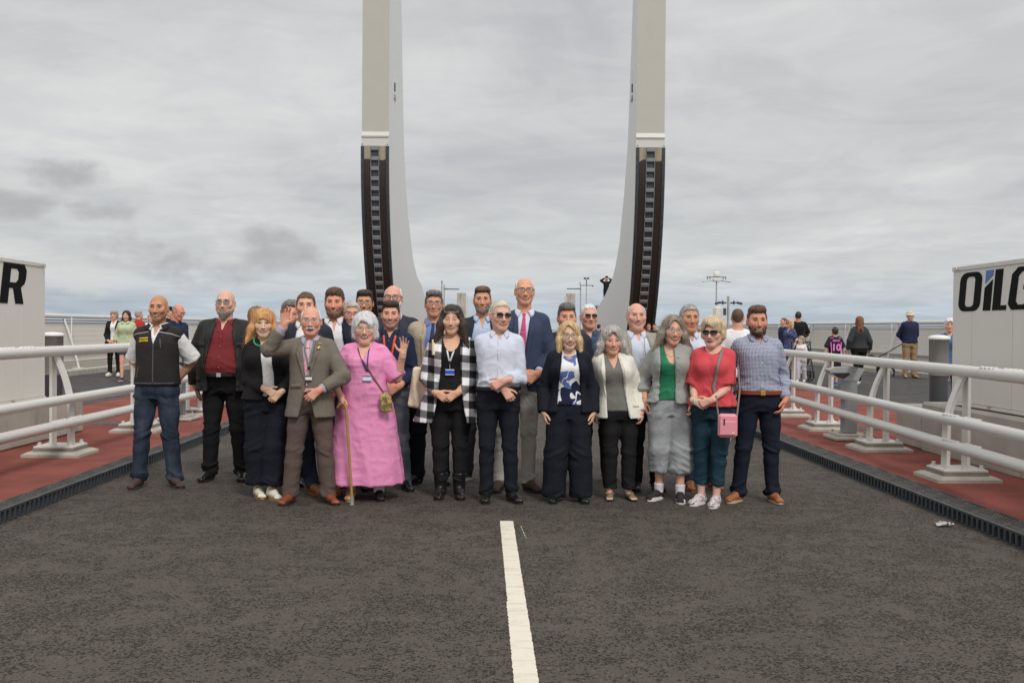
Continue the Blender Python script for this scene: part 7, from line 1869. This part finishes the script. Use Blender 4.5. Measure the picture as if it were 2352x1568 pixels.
p = walker('laughing dark-haired woman in sage green hoodie and denim shorts', -8.32, 22.83, 1.59, sex='f', w=1.12, hd=dict(smile=1.3), armL=('sides', dict(W=(-.25, -.05, .80))), armR='sides', feet=((-.06, -.12, -5), (.10, .10, 10))); p.body(); p.top('hoodie', SAGE, e=.034, hem=.50, loose=1.3, sleeves=(.8, .8)); p.collar(SAGE, name='hood', r=.07, ht=.05, th=.015, gap=10, drop=.02, flare=.03); p.trousers(JEAN2, wide=(1.15, 1, 1), hem=.37); p.hair(HDK, 'long', t=.01, vol=dict(len=.18, wide=.04)); p.shoes(plain('purple_shoe', alb(66, 50, 84)), R_WHT)
p = walker('grey-haired man in red polo shirt, back turned, by the left parapet', -9.22, 26.2, 1.655, yaw=140, w=1.1, armL='sides', armR='sides'); p.body(); p.top('polo', REDP, e=.02, hem=.48, sleeves=(.45, .45)); p.collar(REDP); p.trousers(NAVY); p.hair(HGR, 'short', t=.012); p.shoes(L_BLK, R_BLK)
p = walker('pale blonde woman in white top by the left parapet', -9.32, 27.4, 1.58, sex='f', armL='sides', armR='sides'); p.body(); p.top('top', WHT, e=.02, hem=.48); p.trousers(BLK); p.hair(HWB, 'bob', t=.015); p.shoes(S_WHT, R_WHT)
p = walker('person in profile with black cap beyond the vest', -7.07, 22.0, 1.72, z=.25, yaw=75, w=1.0, armL='sides', armR='sides', hd=dict(hairtop=.03)); p.body(); p.top('top', BLK, e=.02, hem=.48); p.trousers(NAVY); p.hair(HBRN, 'short', t=.008); p.shoes(L_BLK, R_BLK)
MB().lathe([(.094, 0), (.095, .03), (.08, .07), (.04, .088), (.001, .09)], (0, 0, 0), 14).box((0, -.12, .004), (.13, .11, .012), bev=.005).build('cap', BLK, p.root).location = tuple(p.h2l([[0, .008, .050]])[0])
p = walker('bald man in navy shirt looking down beyond the left railing', -5.30, 16.6, 1.78, z=WALK, yaw=48, w=1.15, lean=(.0, -.16), hd=dict(yaw=20, pitch=22, hairtop=0), armL='clasp', armR='clasp', skin=(214, 142, 124)); p.body(); p.top('shirt', NAVB, e=.02, hem=.48); p.collar(NAVB); p.trousers(JEAN); p.hair(HGR, 'rim', t=.004); p.glasses(FRM, LCL); p.shoes(L_BLK, R_BLK)
p = walker('grey-haired person behind the bald man in navy shirt', -5.75, 18.3, 1.72, z=WALK, yaw=170, armL='sides', armR='sides'); p.body(); p.top('shirt', NAVY, e=.02, hem=.48); p.trousers(JEAN); p.hair(HGR, 'short', t=.012); p.shoes(L_BLK, R_BLK)
# right-hand walkway
p = walker('short-haired man in blue looking left beside the floral dress', 8.24, 28.0, 1.62, yaw=-70, armL='sides', armR='sides'); p.body(); p.top('shirt', MID, e=.02, hem=.48, sleeves=(.45, .45)); p.trousers(NAVY); p.hair(HBRN, 'short', t=.006); p.shoes(L_BLK, R_BLK)
p = walker('blonde woman in blue floral dress and sunglasses', 8.12, 27.0, 1.57, sex='f', yaw=-60, armL='sides', armR='sides'); p.body(); p.top('dress', M_FLOR, e=.022, hem=.36, sleeves=(.4, .4), flare=.05, fold='dress', neck=('v', .76, .06)); p.hair(HBL, 'long', t=.01, vol=dict(len=.2, wide=.03)); p.glasses(FRB, LDK); p.shoes(S_WHT, R_WHT)
p = walker('tall man in black T-shirt, back turned, on the right walkway', 8.61, 27.85, 1.80, yaw=165, w=1.15, armL=('c', dict(W=(-.16, -.30, 1.05), d=(0, -1, -.1), n=(0, 0, -1))), armR='sides', feet=((-.12, 0, -8), (.12, .10, 8)), skin=(196, 130, 104)); p.body(); p.top('tshirt', BLK, e=.02, hem=.48, sleeves=(.45, .45)); p.trousers(BLK, wide=(1.2, 1, 1), hem=.30); p.hair(HDK, 'short', t=.006); p.shoes(S_WHT, R_WHT, sock=cloth('white_sock', (0, 0, 0)))
bag = thing('sling_bag', 'glossy black sling bag with white emblem on the back of the black T-shirt', 'bag', (8.50, 27.60, 1.24)); f = Field((-.26, -.14, -.16), (.26, .14, .16), .02); f.add(rbox((0, 0, 0), (.20, .07, .085), .05, euler(0, 0, -38)), 0); V_, F_ = f.mesh(); link('pouch', fast_mesh('pouch', V_, F_), bag, plain('glossy_black', (.015, .015, .016), .2)); MB().lathe([(.085, 0), (.084, .006), (.001, .008)], n=16).build('emblem', R_WHT, bag).rotation_euler = (math.radians(90), 0, 0)
bag.children[1].location = (-.13, -.068, -.11); MB().tube([(.14, 0, .12), (.26, .06, .32)], .012, 6).build('strap', L_BLK, bag)
p = walker('little girl in white top and grey trousers looking back over her shoulder', 7.59, 24.28, 1.123, sex='f', yaw=-35, hh=.19, w=.9, armL='sides', armR='sides', feet=((-.05, -.10, 0), (.06, .10, 0)), skin=(226, 178, 158), hd=dict(smile=.1, yaw=-15)); p.body(); p.top('top', WHT, e=.014, hem=.5); p.trousers(GREYT, wide=(1.2, 1.3, 1.4), e=.012); p.hair(HGB, 'long', t=.01, vol=dict(len=.22, wide=.02)); p.shoes(S_WHT, R_WHT)
p = walker('boy seen from behind in black and pink football shirt number 10', 7.91, 22.82, 1.347, yaw=178, hh=.205, w=.92, armL=('sides', dict(W=(-.22, -.05, .66))), armR=('sides', dict(W=(.25, .02, .66))), feet=((-.07, -.08, 0), (.07, .10, 0)), skin=(220, 166, 148)); p.body()
M_SHT = cloth('black_football_shirt', alb(40, 34, 42)); M_PNK = plain('pink_print', alb(214, 120, 190), .6); p.top('football_shirt', M_SHT, e=.024, hem=.46, sleeves=(.45, .45), loose=1.4); p.trousers(M_SHT, wide=(1.25, 1, 1), hem=.30); p.hair(HDK, 'short', t=.012); p.shoes(plain('blue_boot', alb(40, 80, 170)), R_WHT)
for txt, sz, z in (('MESSI', .068, 1.035), ('10', .215, .875)):
    tm = text_mesh(txt, sz, .004, 0, .0012 if txt == 'MESSI' else .008); V_ = np.empty(len(tm.vertices)*3); tm.vertices.foreach_get('co', V_); V_ = V_.reshape(-1, 3)
    back = float(p.sb.max())+.032; X_ = -V_[:, 0]; tm.vertices.foreach_set('co', np.stack([X_, back-.16*X_**2*4+V_[:, 2], V_[:, 1]+z], 1).ravel()); tm.flip_normals(); tm.update(); link('shirt_number' if txt == '10' else 'shirt_lettering', tm, p.root, M_PNK)
for sg in (-1, 1): MB().tube([(sg*.065, .10, 1.10), (sg*.12, .06, 1.085), (sg*.165, .03, 1.04)], .010, 6).tube([(sg*.118, .09, 1.0), (sg*.105, .11, .80), (sg*.118, .10, .64)], .012, 6).build('stripe', M_PNK, p.root)['kind'] = 'stuff'
p = walker('long auburn-haired woman in charcoal jacket walking away', 8.79, 23.66, 1.605, sex='f', yaw=172, w=1.18, armL=('sides', dict(W=(-.26, -.06, .80))), armR=('sides', dict(W=(.27, .02, .80))), feet=((-.05, -.22, 0), (.06, .14, 0))); p.body(); p.top('jacket', CHAR, e=.032, hem=.52, fold='jacket', loose=1.25); p.trousers(BLK, wide=(1.1, 1, .95), waist=.6)
p.hair(HRD, 'long', t=.012, vol=dict(len=.34, wide=.0), amp=.005); f = Field((-.15, -.0, -.45), (.15, .16, .05), .012); f.add(rcone((0, .075, 0), (0, .095, -.30), .075, .085), 0); f.add(rcone((0, .095, -.30), (-.01, .10, -.40), .07, .03), .03); V_, F_ = f.mesh(); V_ = V_+vnormals(V_, F_)*(.01*(ridge(V_, (60, 60, 4), 2)-.5))[:, None]; link('hair_length', fast_mesh('hair_length', p.h2l(V_), F_), p.root, HRD); p.shoes(S_WHT, R_WHT, kind='sneaker')
p = walker('man in cream bucket hat, navy jumper and tan trousers by the right parapet', 11.32, 26.75, 1.82, w=1.05, hd=dict(smile=.4, hairtop=.03), armL='back', armR='back', feet=((-.12, 0, -12), (.12, 0, 18))); p.body(); p.top('jumper', MID, e=.024, hem=.515, loose=1.2); p.trousers(CHINO, wide=(1.1, 1.15, 1.2), amp=1.3); p.beard(HGD, 'chin', t=-.002); p.glasses(FRB, LCL, 'round', r=.003); p.shoes(plain('desert_boot', alb(150, 128, 96), .8), L_BRN)
MB().lathe([(.135, -.02), (.130, .0), (.100, .025), (.096, .05), (.085, .085), (.04, .105), (.001, .108)], n=18).build('bucket_hat', cloth('sand_hat_cloth', alb(196, 184, 160)), p.root).location = tuple(p.h2l([[0, .008, .040]])[0])
p = walker('white-haired woman in blue top partly hidden by the right cabinet', 7.98, 17.2, 1.62, z=.15, sex='f', yaw=-25, w=1.1, armL='sides', armR='sides', hd=dict(smile=.2, wrinkle=1)); p.body(); p.top('top', cloth('faded_blue', alb(76, 98, 134)), e=.024, hem=.48, neck=('v', .78, .05)); p.trousers(NAVY); p.hair(HWH, 'crop', t=.013, hl=.066); p.shoes(L_BLK, R_BLK)
for lb, x, y, H, hm, tm_ in (('dark-haired person with glasses far off beyond the tweed shoulder', 5.40, 36, 1.68, HDK, REDP), ('person with glasses far off, second from the right beam', 5.76, 36.5, 1.60, HBRN, BLK), ('dark-haired person far off beside the laughing woman', 6.55, 40, 1.62, HDK, CHAR), ('dark-haired person turned away in front of the right beam', 4.30, 40, 1.58, HDK, NAVY), ('dark-haired person far off behind the coral top', 6.90, 30, 1.72, HDK, BLK)):
    p = walker(lb, x, y, H, z=.15, armL='sides', armR='sides', yaw=(150 if 'away' in lb else 0)); p.body(); p.top('top', tm_, e=.02, hem=.48); p.trousers(NAVY); p.hair(hm, 'short', t=.014); p.shoes(L_BLK, R_BLK)
    if 'glasses' in lb: p.glasses(FRB, LCL, r=.003)
p = walker('man in black photographing from the root of the right beam', 7.22, 63, 1.80, z=3.02, armL=('c', dict(W=(-.14, -.20, 1.70), d=(.6, -.3, .6), n=(0, 1, 0), hint=(-1, 0, -.5))), armR=('c', dict(W=(.12, -.20, 1.70), d=(-.6, -.3, .6), n=(0, 1, 0), hint=(1, 0, -.5)))); p.body(); p.top('jacket', BLK, e=.03, hem=.48); p.trousers(NAVYD); p.shoes(L_BLK, R_BLK); p.hair(HDK, 'short', t=.01)
ph = MB().box((0, 0, 0), (.17, .03, .09), bev=.01).build('phone', M_BLACK); ph.location = (7.21, 62.72, 4.82); tag(ph, 'dark phone held up by the man on the right beam', 'phone')

# ---- dog and lead
dg = thing('dog', 'black dog on a lead beside the man in the bucket hat', 'dog', (11.05, 27.75, .28))
f = Field((-.62, -.16, -.01), (.50, .16, .66), .016)
f.add(rcone((-.16, 0, .41), (.24, 0, .42), .105, .082), 0); f.add(rcone((-.18, 0, .40), (-.05, 0, .385), .115, .10), .04); f.add(rcone((-.22, 0, .45), (-.36, 0, .53), .070, .055), .04); f.add(ell((-.40, 0, .545), (.075, .058, .060)), .02); f.add(rcone((-.44, 0, .535), (-.53, 0, .52), .038, .026), .02)
for sy in (-1, 1):
    f.add(rcone((-.19, sy*.055, .34), (-.20, sy*.06, .17), .042, .026), .03); f.add(rcone((-.20, sy*.06, .17), (-.195, sy*.06, .02), .022, .018), .01); f.add(rcone((-.195, sy*.06, .018), (-.225, sy*.06, .014), .022, .018), .01)
    f.add(rcone((.24, sy*.05, .38), (.19+.03*sy, sy*.06, .24), .062, .036), .03); f.add(rcone((.19+.03*sy, sy*.06, .24), (.27+.03*sy, sy*.06, .14), .032, .020), .01); f.add(rcone((.27+.03*sy, sy*.06, .14), (.245+.03*sy, sy*.06, .02), .019, .017), .01); f.add(rcone((.245+.03*sy, sy*.06, .018), (.215+.03*sy, sy*.06, .014), .021, .018), .01)
    f.add(ell((-.375, sy*.058, .53), (.032, .014, .055)), .008)
f.add(rcone((.31, 0, .45), (.42, 0, .36), .022, .014), .02); V_, F_ = f.mesh(); V_ = V_+vnormals(V_, F_)*(.012*(vnoise(V_, 60, 1)-.5))[:, None]; link('body', fast_mesh('body', V_, F_), dg, plain('black_dog_fur', (.014, .013, .013), .6))
MB().tube([(-.27+.0, .062*math.cos(t), .49+.062*math.sin(t)) for t in np.linspace(0, 6.28, 14)], .010, 6, cap=False).build('collar', plain('dog_collar', alb(90, 30, 30)), dg)
ld = MB().tube([(0, 0, 0), (.22, -.32, .20), (.42, -.72, .42)], .012, 6).build('dog_lead', M_BLACK); ld.location = (10.79, 27.7, .78); tag(ld, 'black lead running from the dog up to the man in the hat', 'lead')
# ---- pushchairs
def pushchair(x, y, rz, label):
    s_ = thing('pushchair', label, 'pushchair', (x, y, .27), rz)
    fr = MB()
    for a in (-.24, .24):
        fr.tube([(a, -.38, .12), (a, .05, .55), (a, .38, .98)], .014, 6).tube([(a, .35, .12), (a, .05, .55)], .014, 6)
    fr.tube([(-.24, .38, .98), (.24, .38, .98)], .018, 6).tube([(-.24, .35, .14), (.24, .35, .14)], .012, 6); fr.build('frame', M_DGREY, s_)
    for a in (-.25, .25):
        for b in (-.38, .35):
            r = .09 if b < 0 else .12; w_ = MB(); w_.tube([(a, b+r*math.cos(t), r+r*math.sin(t)) for t in np.linspace(0, 6.283, 17)], .016, 6, cap=False)
            for k in range(6): w_.tube([(a, b, r), (a, b+r*math.cos(k*1.047), r+r*math.sin(k*1.047))], .006, 4)
            w_.build('wheel', R_BLK, s_)
    f = Field((-.27, -.45, .25), (.27, .35, .98), .02); f.add(rbox((0, .02, .50), (.20, .26, .10), .08, euler(0, -14, 0)), 0); f.add(ell((0, .16, .74), (.21, .22, .19)), .03); f.add(ell((0, .0, .72), (.18, .17, .16)), .02, 's'); V_, F_ = f.mesh(); link('seat', fast_mesh('seat', V_, F_), s_, cloth('pram_cloth', alb(48, 52, 64)))
    return s_
pushchair(8.25, 26.3, math.radians(155), 'dark pushchair in front of the boy in the football shirt'); pushchair(7.72, 25.3, math.radians(-100), 'low black pushchair frame beside the little girl')
